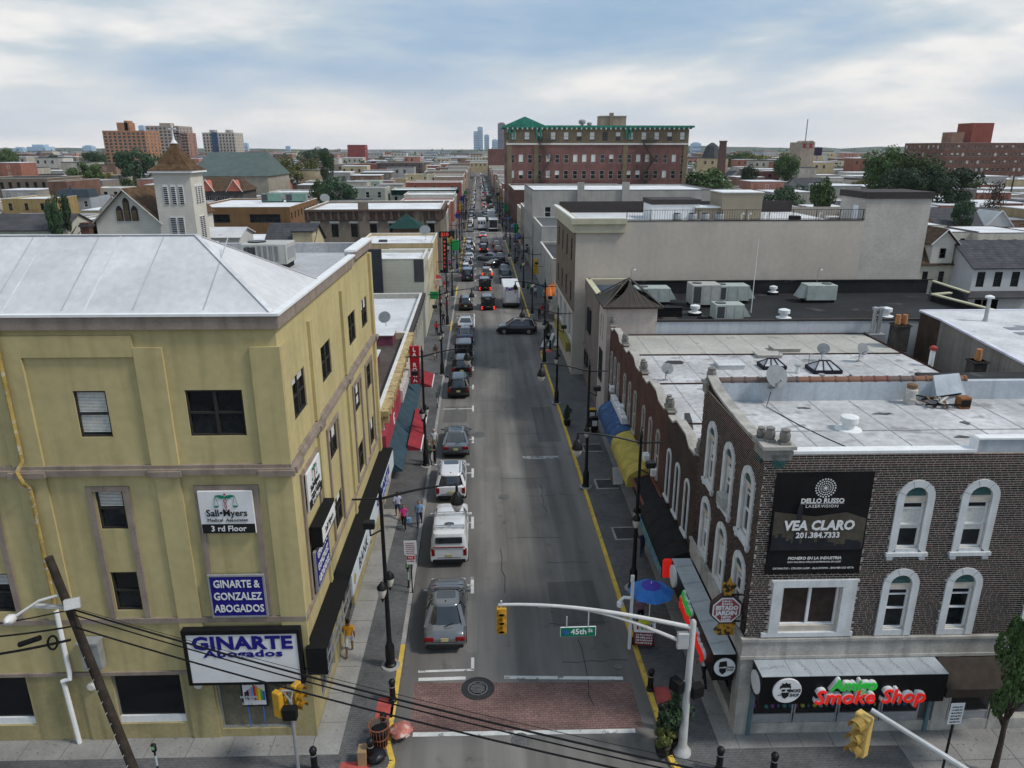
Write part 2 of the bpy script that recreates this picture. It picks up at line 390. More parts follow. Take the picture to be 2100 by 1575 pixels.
# kerb stones, one by one along the near blocks
def kerbs(parent, pts, m, step=2.4, h=SWH+.012, side=1):
    acc = []
    for a, b in zip(pts, pts[1:]):
        a = Vector(a); b = Vector(b); n = max(1, round((b-a).length/step))
        for i in range(n): acc.append((a+(b-a)*i/n, a+(b-a)*(i+1)/n))
    for a, b in acc:
        d = (b-a).normalized(); nn = Vector((-d.y, d.x))*KW*side; g_ = d*.006
        mb = MB(); mb.prism([tuple(a+g_), tuple(b-g_), tuple(b-g_+nn), tuple(a+g_+nn)][::side], -.04, h)
        mb.build('kerb_stone', m, parent)
kl = lambda y: (xl(y), y)
kr = lambda y: (xr(y), y)
kerbs(pl1, [kl(28.1), kl(88), ], KERBG, 3.0)
kerbs(pl1, [kl(88), kl(93)], KERBY, 2.5)
kerbs(pl1, [kl(93), kl(111)], KERBG, 3.0)
kerbs(pl1, [kl(111), kl(118.2)], KERBY, 2.4)
cxc = xl(22)-r+.25
kerbs(pl1, arc(cxc, 20.4+r, r, -40, 0, 4)+[kl(22.3), kl(28.1)], KERBY, 1.9)
kerbs(pr1, [kr(22.2), kr(76.9)], KERBY, 2.6, side=-1)
kerbs(pr1, arc(xr(77)+KW+1.3, 77.3, 1.5, 100, 180, 4)[::-1], KERBY, 1.2, side=-1)
kerbs(pr1, [(xr(78)+KW+1.3, 78.8), (30, 78.8)], KERBY, 3, side=-1)
kerbs(pr1, arc(xr(21)+KW+1.2, 21.2, 1.42, 240, 180, 4), KERBY, 1.2, side=-1)
mb = MB()
for y0, y1, s in ((132.5, 186.5, -1), (200.5, 260.5, -1), (274.5, 600, -1), (94, 186.5, 1), (200.5, 260.5, 1), (274.5, 600, 1)):
    f = xl if s < 0 else xr
    mb.add([(f(y0), y0, 0), (f(y1), y1, 0), (f(y1)+KW*s, y1, 0), (f(y0)+KW*s, y0, 0), (f(y0), y0, .14), (f(y1), y1, .14), (f(y1)+KW*s, y1, .14), (f(y0)+KW*s, y0, .14)],
           [(4, 5, 6, 7), (0, 1, 5, 4), (7, 6, 2, 3), (3, 0, 4, 7)])
tag(mb.build('kerb', KERBY), kind='structure')
# concrete slabs beside the fronts (turned with the buildings)
GA = -1.35
FY = Frame(-6.37, 22.88, GA)      # yellow corner building
FB = Frame(9.62, 22.15, GA)       # dark brick corner building
def slabs(fr, x0, x1, y0, y1, nx, ny, m, parent, z=SWH):
    dx = (x1-x0)/nx; dy = (y1-y0)/ny
    for i in range(nx):
        for j in range(ny):
            mb = MB(); a, b, c, d = x0+i*dx+.012, x0+(i+1)*dx-.012, y0+j*dy+.012, y0+(j+1)*dy-.012
            e = random.uniform(.003, .009)
            pts = [tuple(fr.world(*q)[:2]) for q in ((a, c), (b, c), (b, d), (a, d))]
            mb.prism(pts, z-.03, z+.004+e); mb.build('paving_slab', m, parent)
slabs(FY, 0, 1.05, -1.0, 18.4, 1, 12, CONC, pl1)
slabs(FY, -26, 0, -1.0, 0, 17, 1, CONC2, pl1)
slabs(FB, -.75, 0, -.75, 34, 1, 20, CONC2, pr1)
slabs(FB, 0, 6.0, -.75, 0, 5, 1, CONC, pr1)
slabs(FB, 6.0, 14, -3, 0, 4, 2, CONC2, pr1)
# framed dark slab panels in the right pavement
for y in (30.6, 36.8, 43.4, 49.6):
    q = Frame(7.9, y, 0); 
    mb = MB(); mb.prism([(7.75, y), (9.2, y), (9.2, y+1.5), (7.75, y+1.5)], SWH, SWH+.012); mb.build('panel_border', KERBG, pr1)
    mb = MB(); mb.prism([(7.88, y+.13), (9.2, y+.13), (9.2, y+1.37), (7.88, y+1.37)], SWH, SWH+.018); mb.build('dark_panel', mat('dark_paver', (.055, .056, .06), .85, .2, 2), pr1)
# tactile pads
def pad(x0, x1, y0, y1, parent): mb = MB(); mb.bbox(x0, x1, y0, y1, SWH-.02, SWH+.012, .01); mb.build('tactile_pad', REDPAD, parent)
pad(-4.25, -3.55, 23.6, 24.75, pl1); pad(-5.2, -4.1, 20.5, 21.5, pl1); pad(7.08, 7.75, 23.3, 24.8, pr1); pad(7.2, 8.3, 77.4, 78.4, pr1)
# road markings
road_o = bpy.data.objects['road']
def sheet(name, pts, m, z=.006, parent=road_o):
    mb = MB(); mb.add([(p[0], p[1], z) for p in pts], [tuple(range(len(pts)))]); return mb.build(name, m, parent)
sheet('brick_crosswalk', [(-2.85, 22.95), (6.25, 22.72), (6.3, 25.3), (-2.85, 25.72)], BRICKX, .004)
def stripe(x0, y0, x1, y1, w, m=PAINTW):
    d = Vector((x1-x0, y1-y0)).normalized()*w/2; nx, ny = -d.y, d.x
    sheet('painted_line', [(x0-nx, y0-ny), (x1-nx, y1-ny), (x1+nx, y1+ny), (x0+nx, y0+ny)], m, .009)
stripe(-2.7, 22.83, 5.9, 22.6, .22); stripe(.95, 25.86, 6.0, 25.55, .2); stripe(-2.7, 25.9, -.7, 25.9, .2)
stripe(-2.75, 26.4, -.35, 26.4, .13); stripe(-.4, 26.4, -.4, 27.2, .14)
for y in [32.86, 39.5, 46.6, P(972, 901, z=0).y, P(972, 838, z=0).y, P(972, 794, z=0).y, P(972, 756, z=0).y, P(972, 724, z=0).y, P(973, 696, z=0).y]:
    stripe(-.43, y-.75, -.43, y+.75, .17); stripe(-1.3 if y < 58 or y > 64 else -3, y, -.5, y, .13)
stripe(-.3, 90.3, -.3, 98, .16); stripe(-2.8, 98, -.3, 98, .15); stripe(-2.0, 90.3, -.3, 90.3, .15)
for y in [104+6.7*i for i in range(24)]: stripe(-.1, y-.6, -.1, y+.6, .17)
stripe(3.2, 49.06, 5.9, 49.0, .55, mat('worn_road_paint', (.34, .34, .335), .85, .2, 2, spots=(3., .5, (.12, .12, .118), .9)))
for i in range(7):
    x = 7.4+i*.75; stripe(x, 80.2+i*.25, x+1.2, 86.4+i*.25, .36)
for y in (186.8, 199.8): stripe(-2.2, y, 7, y, .5)
for y in (118.6, 131.6): stripe(-20, y, -3.2, y, .35)
# manholes
def manhole(u, v, rad, ring=0):
    p = P(u, v, z=0); mb = MB()
    if ring: mb.lathe([(rad+ring, .004), (rad+ring-.02, .012)], 28, m=1)
    mb.lathe([(rad, .004), (rad, .018), (rad*.86, .018), (rad*.85, .012), (rad*.8, .012)], 24)
    for k in range(-3, 4):
        h = math.sqrt(max(0, (rad*.75)**2-(k*rad*.2)**2)); mb.box(-h, h, k*rad*.2-.03, k*rad*.2+.03, .012, .02)
    o = mb.build('manhole_cover', [IRON, mat('tar_patch', (.035, .035, .036), .7, .2, 3)], None, loc=(p.x, p.y, .004)); return o
for (u, v, rr, ring, lab) in ((980, 1412, .42, .28, 'large cast iron manhole cover in a dark tar patch on the brick crosswalk'), (1068, 1518, .36, 0, 'cast iron manhole cover nearest the camera, in front of the crosswalk'),
        (1033, 1019, .36, 0, 'round manhole cover mid-lane level with the white SUV'), (980, 891, .62, 0, 'manhole cover beside the grey hatchback parked at the left kerb'),
        (1003, 678, .8, 0, 'pale manhole cover left of the black SUV crossing the street'), (1012, 752, .5, 0, 'small pale manhole cover in the lane beyond the parked black cars')):
    tag(manhole(u, v, rr, ring), lab, 'manhole', 'manhole covers in the street')
mb = MB(); p = P(1268, 1368, z=0); mb.lathe([(.17, .004), (.17, .02), (.1, .022)], 14); tag(mb.build('valve_cover', IRON, loc=(p.x, p.y, .004)), 'small round valve cover by the right kerb above the crosswalk', 'manhole')

PATCH = asphalt('asphalt_patch', (.118, .114, .11)); PATCHL = asphalt('asphalt_patch_light', (.20, .19, .178)); SEAL = mat('crack_sealant', (.022, .022, .023), .5, .1)
for x0, x1, y0, y1, m_ in ((3.4, 5.9, 29.2, 33.0, PATCH), (.4, 1.5, 35, 47.5, PATCHL), (3.1, 4.4, 40.2, 44.0, PATCHL), (4.6, 6.4, 52, 60, PATCH), (-2.9, -.9, 56.5, 60.5, PATCH), (1.9, 3.4, 62, 78, PATCHL), (-1.6, -.2, 27.5, 31.5, PATCHL), (4.9, 6.3, 66, 75, PATCHL)): sheet('asphalt_patch', [(x0, y0), (x1, y0+.06), (x1-.04, y1), (x0+.05, y1-.08)], m_, .003)
rnd = random.Random(6)
for k in range(22):
    x, y = rnd.uniform(-1.5, 6), 24+k*2.7; al = k % 3 == 0; pts = [(x+(0 if al else i*.55)+rnd.uniform(-.12, .12), y+(i*.7 if al else 0)+rnd.uniform(-.12, .12)) for i in range(7)]; pts = [p for p in pts if -3 < p[0] < 6.5]
    mb = MB(); [mb.add([(a[0]-.018, a[1]-.018, .0045), (b[0]-.018, b[1]-.018, .0045), (b[0]+.018, b[1]+.018, .0045), (a[0]+.018, a[1]+.018, .0045)], [(0, 1, 2, 3)]) for a, b in zip(pts, pts[1:])]; mb.build('sealed_crack', SEAL, road_o)
# ---------------------------------------------------------------- yellow stucco corner building (left)
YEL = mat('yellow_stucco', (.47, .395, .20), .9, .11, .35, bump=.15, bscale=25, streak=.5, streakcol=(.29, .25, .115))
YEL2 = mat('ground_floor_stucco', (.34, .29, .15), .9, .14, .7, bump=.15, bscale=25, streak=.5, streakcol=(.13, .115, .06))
MAUVE = mat('mauve_trim', (.27, .22, .18), .85, .16, 1.5, streak=.4, streakcol=(.09, .07, .065))
WROOF = mat('white_roof_coating', (.56, .565, .58), .7, .12, .45, streak=.25, streakcol=(.42, .42, .43), spots=(.9, .68, (.10, .10, .105), .75))
WROOF2 = mat('white_roof_coating_bright', (.55, .555, .565), .7, .16, .5, spots=(1.1, .70, (.25, .25, .26), .7))
MEMB = mat('grey_roof_membrane', (.40, .405, .42), .8, .14, .5)
ACG = mat('ac_casing', (.42, .42, .39), .55, .12, 2, metal=.1)
ACB = mat('ac_casing_grey_green', (.36, .40, .38), .55, .12, 2)
def near_window(parent, side, o, s, z, w, h, fm=DKFR, style='sash', gm=GLASS, n=-.08, fr=.06, blind=0.):
    mb = MB(); x = w/2; q = h/2
    mb.box(-x, x, -.03, .06, q-fr, q); mb.box(-x, x, -.04, .06, -q, -q+fr); mb.box(-x, -x+fr, -.03, .06, -q+fr, q-fr); mb.box(x-fr, x, -.03, .06, -q+fr, q-fr)
    if 'sash' in style: mb.box(-x+fr, x-fr, -.02, .06, -.035, .035)
    if 'double' in style: mb.box(-.05, .05, -.025, .06, -q+fr, q-fr)
    f = mb.build('window', fm, parent, loc=fpt(side, o, s, n, z), rot=(0, 0, RZ[side]))
    p = MB(); p.quad((-x+fr, .045, -q+fr), (x-fr, .045, -q+fr), (x-fr, .045, q-fr), (-x+fr, .045, q-fr)); p.build('pane', gm, f)
    if blind:
        b = MB(); k = q-fr-(h-2*fr)*blind
        nsl = max(2, int((q-fr-k)/.05))
        for i in range(nsl): zz_ = q-fr-(i+.5)*(q-fr-k)/nsl; b.box(-x+fr, x-fr, .028, .036, zz_-.018, zz_+.018)
        b.build('blind', MATS['blind'], f)
    return f
yb = thing('corner_building', 'four-storey mustard yellow stucco corner building with white hip roof', 'building', (FY.o[0], FY.o[1], 0), GA)
YL, YD, YH = 26., 18.3, 16.4
mb = MB()
fx = [(-6.16, 1.04), (-2.19, 1.84)]
hol = []
for cxw, ww in fx: hol.append((YL+cxw-ww/2, YL+cxw+ww/2, 12.45, 14.05))
for z0_, z1_ in ((9.05, 10.58), (5.8, 7.36)): hol.append((YL-6.14-.46, YL-6.14+.46, z0_, z1_)); hol.append((YL-10.6-.46, YL-10.6+.46, z0_, z1_))
hol.append((YL-10.6-.5, YL-10.6+.5, 12.45, 14.05))
gh = [(YL-13.0, YL-10.4, .82, 3.0), (YL-7.3, YL-4.8, .8, 3.0), (YL-3.5, YL-.87, .48, 2.75)]
holed_wall(mb, 'S', (-YL, 0), YL, 3.1, YH, hol, .14)
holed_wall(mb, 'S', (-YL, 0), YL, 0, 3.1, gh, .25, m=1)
sh = []
for a, b in ((5.65, 7.4), (11.45, 13.25), (15.05, 16.8)):
    for c, d in ((12.4, 13.9), (8.85, 10.28), (5.5, 7.02)): sh.append((a, b, c, d))
sh.append((1.2, 3.0, 12.45, 13.97))
gs = [(1.3, 3.7, .45, 2.6), (6.0, 8.3, .0, 2.9), (11.0, 13.6, .5, 2.3), (14.6, 17.4, .5, 2.3)]
holed_wall(mb, 'E', (0, 0), YD, 3.1, YH, sh, .14)
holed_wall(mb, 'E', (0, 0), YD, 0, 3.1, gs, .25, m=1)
holed_wall(mb, 'N', (0, YD), YL, 0, YH, [], .1); holed_wall(mb, 'W', (-YL, YD), YD, 0, YH, [], .1)
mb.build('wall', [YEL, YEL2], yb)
# pilasters, frieze, bands
def slab(name, m, *bx): q = MB(); [q.box(*b) for b in bx]; return q.build(name, m, yb)
for a, b, t in ((-9.05, -8.03, 15.2), (-4.5, -3.6, 15.5), (-.85, .11, 15.5), (-16, -15, 15.5)):
    slab('pilaster', YEL, (a, b, -.11, -.004, 11.46, t)); slab('pilaster', YEL, (a+.04, b-.04 if b < 0 else b-.02, -.09, -.004, 3.3, 11.0))
slab('frieze', YEL, (-8.03, -4.5, -.10, -.004, 15.2, 15.9), (-YL, -8.03, -.104, -.004, 15.2, 15.9))
for a in (-.006, 3.85, 9.85): slab('pilaster', YEL, (.004, .12, a, a+.42 if a > 0 else .85, 11.5, 15.42 if a > 0 else 15.5))
slab('pilaster', YEL, (.004, .14, YD-.45, YD+.1, 3.3, 16.0))
for a in (3.95, 9.95): slab('pilaster', YEL, (.004, .10, a, a+.3, 3.4, 11.0))
slab('cornice_band', MAUVE, (-YL, .2, -.22, -.004, 11.14, 11.34), (-YL, .12, -.13, -.002, 11.34, 11.46))
slab('cornice_band', MAUVE, (.004, .2, -.001, YD+.1, 11.14, 11.34), (.002, .12, -.0, YD+.1, 11.34, 11.46))
for a, b in ((-9.15, -7.95), (-4.6, -3.5), (-.95, .26)): slab('band_block', MAUVE, (a, b, -.3, -.22, 11.1, 11.3))
for a, b in ((-.05, .9), (3.75, 4.4), (9.75, 10.4), (YD-.5, YD+.15)): slab('band_block', MAUVE, (.2, .28, a, b, 11.1, 11.32))
slab('lower_band', MAUVE, (-YL, .09, -.1, -.003, 5.3, 5.5), (.003, .1, .0, YD, 5.2, 5.36))
slab('base_band', MAUVE, (-YL, .07, -.08, -.003, 3.06, 3.2))
for a, b in ((-6.85, -5.42), (-3.25, -1.1), (-11.3, -9.9)):
    slab('trim_strip', MAUVE, (a, a+.2, -.07, -.002, 5.52, 10.68)); slab('trim_strip', MAUVE, (b-.2, b, -.07, -.002, 5.52, 10.68)); slab('trim_strip', MAUVE, (a+.2, b-.2, -.07, -.002, 10.5, 10.68))
for a, b in ((1.1, 3.7), (5.4, 7.65), (11.2, 13.5), (14.8, 17.05)):
    slab('trim_strip', MAUVE, (.002, .08, a, a+.2, 5.38, 10.5)); slab('trim_strip', MAUVE, (.002, .08, b-.2, b, 5.38, 10.5)); slab('trim_strip', MAUVE, (.002, .08, a+.2, b-.2, 10.32, 10.5))
slab('corner_pier', YEL2, (-.75, .06, -.06, -.003, .0, 3.05)); slab('corner_pier', YEL2, (-4.6, -3.6, -.06, -.003, 0, 3.05)); slab('corner_pier', YEL2, (-8.4, -7.6, -.06, -.003, 0, 3.05))
# eave and coping
slab('eave', MAUVE, (-YL, .16, -.16, -.002, YH-.3, YH+.12), (.002, .16, .0, 13.2, YH-.3, YH+.12)); slab('eave', MAUVE, (.002, .2, 13.2, YD+.1, YH-.1, YH+.3))
slab('roof_edge', WHITE, (-YL, .22, -.22, .1, YH+.12, YH+.2), (-.12, .22, .1, 13.2, YH+.12, YH+.2)); slab('roof_edge', WHITE, (-.3, .26, 13.2, YD+.14, YH+.3, YH+.4))
# windows
o_s, o_e = (-YL, 0), (0, 0)
near_window(yb, 'S', o_s, YL-6.16, 13.25, 1.04, 1.6, blind=.95); near_window(yb, 'S', o_s, YL-2.19, 13.25, 1.84, 1.6, style='sash double'); near_window(yb, 'S', o_s, YL-10.6, 13.25, 1.0, 1.6, blind=.4)
near_window(yb, 'S', o_s, YL-6.14, 9.815, .92, 1.53, blind=.46); near_window(yb, 'S', o_s, YL-6.14, 6.58, .92, 1.56)
near_window(yb, 'S', o_s, YL-10.6, 9.815, .92, 1.53, blind=.5); near_window(yb, 'S', o_s, YL-10.6, 6.58, .92, 1.56, blind=.3)
for i, (a, b, c, d) in enumerate(sh): near_window(yb, 'E', o_e, (a+b)/2, (c+d)/2, b-a, d-c, style='sash double', blind=(.0, .5, .3, .0, .9, .0, .4, 0, .6, .2)[i % 10])
SHOPW = mat('dark_shop_glass', (.010, .011, .013), .08, .3, .7, spec=.4)
for (a, b, c, d) in gh[:2]:
    mb = MB(); mb.box(-(b-a)/2, (b-a)/2, -.03, .05, -.32, .0, 1); mb.box(-(b-a)/2, (b-a)/2, -.02, .05, (d-c)-.36, (d-c)-.3)
    mb.box(-(b-a)/2, -(b-a)/2+.05, -.02, .05, 0, d-c-.36); mb.box((b-a)/2-.05, (b-a)/2, -.02, .05, 0, d-c-.36)
    f = mb.build('shop_window', [STEEL, WHITE], yb, loc=fpt('S', o_s, (a+b)/2, -.12, c+.3)); q = MB(); q.quad((-(b-a)/2, .04, 0), ((b-a)/2, .04, 0), ((b-a)/2, .04, d-c-.3), (-(b-a)/2, .04, d-c-.3)); q.build('pane', SHOPW, f)
for side, o_, (a, b, c, d) in (('S', o_s, gh[2]), ('E', o_e, gs[0]), ('E', o_e, gs[2]), ('E', o_e, gs[3])):
    near_window(yb, side, o_, (a+b)/2, (c+d)/2, b-a, d-c, STEEL, '' if side == 'S' else 'double', mat('tan_shop_glass', (.13, .12, .085), .2, .3, 1) if side == 'S' else SHOPW, -.1)
mb = MB(); mb.box(-1.15, 1.15, -.05, .05, 0, 2.9); dr = mb.build('door_recess', BLACKM, yb, loc=fpt('E', o_e, 7.15, -.2, 0), rot=(0, 0, RZ['E']))
mb = MB(); mb.box(-.5, .5, -.09, -.05, 0, 2.2); mb.build('door', mat('brown_door', (.05, .04, .03), .5), dr)
for s_, x_ in (('S', YL-8.0), ('S', YL-4.1), ('S', YL-.4), ('E', 4.9), ('E', 9.6)):
    mb = MB(); mb.lathe([(.17, 0), (.17, .08), (.12, .12)], 14); mb.build('round_wall_lamp', OFFW, yb, loc=fpt(s_, o_s if s_ == 'S' else o_e, x_, .06, 2.62), rot=ROT[s_])
# roof: hip at the front, flat deck behind it
mb = MB(); e = YH+.2; ax, ay, az = -3.3, 3.1, 18.66
mb.add([(-YL, .0, e), (-.05, .0, e), (ax, ay, az), (-YL, ay, az)], [(0, 1, 2, 3)]); mb.add([(-.05, .0, e), (-.05, 6.2, e), (ax, ay, az)], [(0, 1, 2)]); mb.add([(-.05, 6.2, e), (-YL, 6.2, e), (-YL, ay, az), (ax, ay, az)], [(0, 1, 2, 3)])
hip = mb.build('hip_roof', [WROOF], yb)
mb = MB(); 
for a, b in (((-YL, ay, az+.01), (ax, ay, az+.01)), ((ax, ay, az+.01), (-.05, .0, e+.01)), ((ax, ay, az+.01), (-.05, 6.2, e+.01))): mb.obox(a, b, .16, .03)
for x in (-5.9, -8.4, -11., -13.6, -16.2): mb.obox((x, .02, e+.012), (x+.05, ay, az+.012), .06, .012)
mb.build('roof_seam', WROOF2, hip)
mb = MB(); mb.box(-YL, -.12, 6.0, YD-.2, YH-.6, YH-.35); mb.build('flat_roof', MEMB, yb)
mb = MB(); mb.box(-YL, -.3, YD-.35, YD+.02, YH-.4, YH+.16); mb.box(-.3, .0, 6.1, 13.2, YH-.35, YH+.119); mb.box(-.3, .0, 13.2, YD, YH-.35, YH+.29)
mb.box(-8.4, -8.0, 6.2, YD-.36, YH-.35, YH+.3)
mb.build('parapet', mat('grey_parapet_coating', (.38, .38, .39), .8, .2, .8, streak=.5), yb)
for x in (-2.2, -4.4, -6.6, -8.8, -11, -13.2): mb = MB(); mb.obox((x, .1, e+.082), (x+.02, ay-.1, az-.06), .035, .012); mb.build('roof_seam', MEMB, hip)
# downpipe: yellow above, white below
mb = MB(); x = -8.62; mb.tube([(x, -.2, 16.2), (x, -.2, 11.7), (x-.1, -.42, 11.4), (x+.02, -.42, 11.0), (x+.05, -.2, 10.7), (x, -.2, 6.0)], .07); mb.build('downpipe', mat('rusty_yellow_pipe', (.36, .26, .08), .6, .3, 3, spots=(5., .56, (.45, .42, .36), .8)), yb, True)
mb = MB(); mb.tube([(x+.02, -.2, 6.0), (x, -.2, 3.3), (x, -.25, 3.1), (x-.28, -.25, 3.0), (x-.28, -.2, 2.8), (x-.2, -.2, .15)], .085); mb.build('downpipe', WHITE, yb, True)
# electric meter box on the wall
mb = MB(); mb.box(-7.95, -7.3, -.4, -.06, 3.6, 4.7); mb.box(-8.0, -7.25, -.5, -.06, 4.7, 4.78); mb.build('meter_box', GREY, yb)
# ---- signs on the yellow building: things of their own
SIGNW = mat('sign_white', (.70, .70, .70), .5, .05, 2); NAVY = mat('sign_navy', (.018, .014, .19), .5, .08, 2); INKB = mat('ink_black', (.015, .015, .015), .6, .05); GRN = mat('sign_green', (.01, .19, .11), .6, .05); MAROON = mat('sign_maroon', (.25, .03, .05), .6, .05)
def at(fr, side, o, s, n, z): p = fpt(side, o, s, n, z); return fr.world(*p[:2], p[2])
def sign(fr, ang, side, o, s, n, z, label, cat='sign', name='wall_sign'):
    return link(name, None, None, at(fr, side, o, s, n, z), (0, 0, R(ang)+RZ[side])), label, cat
def panel(root, w, h, m, d=.08, z=0, fm=None, name='panel', y=0):
    mb = MB(); mb.bbox(-w/2, w/2, y-d, y, z-h/2, z+h/2, .012); o = mb.build(name, m, root)
    if fm:
        f = MB(); t = .06
        f.box(-w/2-t, w/2+t, y-d-.015, y+.0, z+h/2, z+h/2+t); f.box(-w/2-t, w/2+t, y-d-.015, y, z-h/2-t, z-h/2); f.box(-w/2-t, -w/2, y-d-.015, y, z-h/2, z+h/2); f.box(w/2, w/2+t, y-d-.015, y, z-h/2, z+h/2); f.build('sign_frame', fm, root)
    return o
def T(root, body, size, m, x=0, y=-.1, z=0, **k): return text(body, size, m, 'lettering', root, (x, y, z), (math.pi/2, 0, 0), extrude=.006, **k)
def caduceus(root, x, z, s, y=-.1):
    mb = MB()
    for sg in (-1, 1):
        pts = [(0, .34), (sg*.12, .42), (sg*.38, .46), (sg*.62, .40), (sg*.52, .33), (sg*.42, .30), (sg*.30, .22), (sg*.18, .2), (0, .24)]
        mb.prism([(x+p*s, z+q*s) for p, q in (pts if sg > 0 else pts[::-1])], y-.006, y, 'y')
        mb.prism([(x+sg*.58*s+c*.17*s, z+(-.28-abs(d)*.12)*s) for c, d in ((-1, 0), (1, 0), (.6, 1), (-.6, 1))][::-1], y-.006, y, 'y')
        for a in (-.15, .15): mb.obox((x+sg*.58*s, y-.003, z+.38*s), (x+(sg*.58+a)*s, y-.003, z-.28*s), .02*s, .006, up=(0, 1, 0))
    mb.build('emblem', GRN, root)
    k = MB(); k.lathe([(.07*s, 0), (.05*s, .006)], 12, (0, 0, 0)); k.build('emblem', MAROON, root, loc=(x, y, z+.48*s), rot=(math.pi/2, 0, 0))
    k = MB(); pts = [(x+math.sin(t*.7)*.11*s*(1-t/14), y-.004, z+(.2-t*.075)*s) for t in range(12)]; k.tube(pts, .018*s, 5); k.tube([(2*x-p[0], p[1], p[2]) for p in pts], .018*s, 5); k.build('emblem', MAROON, root)
def medical_sign(side, o, s, n, z, label, w=1.83, h=1.6):
    r_, lab, cat = sign(FY, GA, side, o, s, n, z, label); tag(r_, lab, cat, 'medical office signs')
    panel(r_, w, h, SIGNW); panel(r_, w*.985, .36, INKB, .09, -h/2+.19, name='black_strip')
    T(r_, 'Sall•Myers', .36, INKB, z=-.02, sx=.93, bold=.004); T(r_, 'Medical  Associates', .17, INKB, z=-.28, sx=1.02); T(r_, '3 rd Floor', .29, SIGNW, z=-h/2+.19, y=-.1, bold=.004)
    caduceus(r_, 0, .42, .55); return r_
medical_sign('S', o_s, YL-2.2, .09, 9.72, 'white medical associates sign on the front of the yellow building')
medical_sign('E', o_e, 2.42, .09, 9.62, 'white medical associates sign on the street side of the yellow building', 2.0, 1.5)
def lawyer_sign(side, o, s, n, z, label, w, h):
    r_, lab, cat = sign(FY, GA, side, o, s, n, z, label); tag(r_, lab, cat, 'navy lawyers signs'); panel(r_, w, h, NAVY, fm=GREY)
    for i, t in enumerate(('GINARTE &', 'GONZALEZ', 'ABOGADOS')): T(r_, t, .42, SIGNW, z=.5-i*.5, bold=.008, sx=.76)
lawyer_sign('S', o_s, YL-2.2, .09, 6.42, 'navy lawyers sign with white capitals on the building front', 1.85, 1.6)
lawyer_sign('E', o_e, 2.5, .12, 6.35, 'navy lawyers sign beside the lightbox on the street side', 2.1, 1.55)
r_, lab, cat = sign(FY, GA, 'S', o_s, YL-2.22, .1, 3.92, 'large white lightbox sign with bold blue capitals above the corner window'); tag(r_, lab, cat)
panel(r_, 3.95, 2.1, SIGNW, .22); mb = MB(); mb.box(-2.1, 2.1, -.27, .0, 1.05, 1.22); mb.box(-2.1, -1.98, -.25, 0, -1.08, 1.05); mb.box(1.98, 2.1, -.25, 0, -1.08, 1.05); mb.box(-2.1, 2.1, -.24, 0, -1.14, -1.06); mb.build('sign_case', BLACKM, r_)
T(r_, 'GINARTE', .74, NAVY, z=.64, y=-.235, bold=.03, sx=1.12, spacing=1.06); T(r_, 'Abogados', .40, NAVY, z=.2, y=-.235, bold=.012, sx=1.7, spacing=1.04)
# black lightbox at right angles to the street wall
r_, lab, cat = sign(FY, GA, 'E', o_e, 2.75, .05, 7.75, 'black projecting lightbox with white medical sign face, between two wall signs'); tag(r_, lab, cat)
mb = MB(); mb.box(-1.2, 1.2, -.42, -.02, -.42, .42); mb.build('case', BLACKM, r_); panel(r_, 2.2, .62, SIGNW, .02, y=-.425); T(r_, 'Sall Myers', .36, INKB, y=-.455, sx=.95)
# long sign box over the shop fronts on the street side
aw = thing('sign_canopy', 'long black sign canopy over the street-side shop fronts of the yellow building', 'canopy', FY.world(0, 0, 3.25), GA)
mb = MB(); mb.box(.02, .75, -.3, 18.4, .9, 1.02); mb.box(.02, .75, -.32, -.24, -.1, .9); mb.box(.02, .75, 18.3, 18.4, -.1, .9); mb.box(.02, .08, -.24, 18.3, .0, .9); mb.build('canopy_case', BLACKM, aw)
mb = MB()
for y in [0, .9, 1.8, 2.7, 3.6, 4.4]: mb.obox((.7, y, -.05), (.7, y, .9), .05, .05)
for z in (-.05, .42, .86): mb.obox((.7, -.24, z), (.7, 4.5, z), .05, .05)
for y in (.45, 2.25, 4.0): mb.obox((.7, y, .0), (.7, y+.6, .8), .04, .04)
mb.build('bare_frame', STEEL, aw)
for a, b, name in ((4.6, 9.6, 'bank_panel'), (9.7, 18.25, 'lawyers_panel')): mb = MB(); mb.box(.7, .78, a, b, -.1, .9); mb.build(name, mat('pale_blue_sign', (.55, .60, .63), .5, .06), aw)
text('BANK', .8, INKB, 'lettering', aw, (.79, 7.4, .38), ROT['E'], extrude=.005, spacing=1.15)
text('GINARTE', .62, NAVY, 'lettering', aw, (.79, 14.0, .58), ROT['E'], extrude=.005, bold=.03, sx=1.8); text('ABOGADOS', .34, mat('sign_blue', (.03, .12, .42), .6), 'lettering', aw, (.79, 14.0, .1), ROT['E'], extrude=.005, bold=.01, sx=2.1)
mb = MB(); mb.lathe([(.28, 0), (.28, .01)], 4); mb.build('emblem', mat('sign_gold', (.4, .3, .1), .6), aw, loc=(.785, 5.2, .4), rot=ROT['E'])
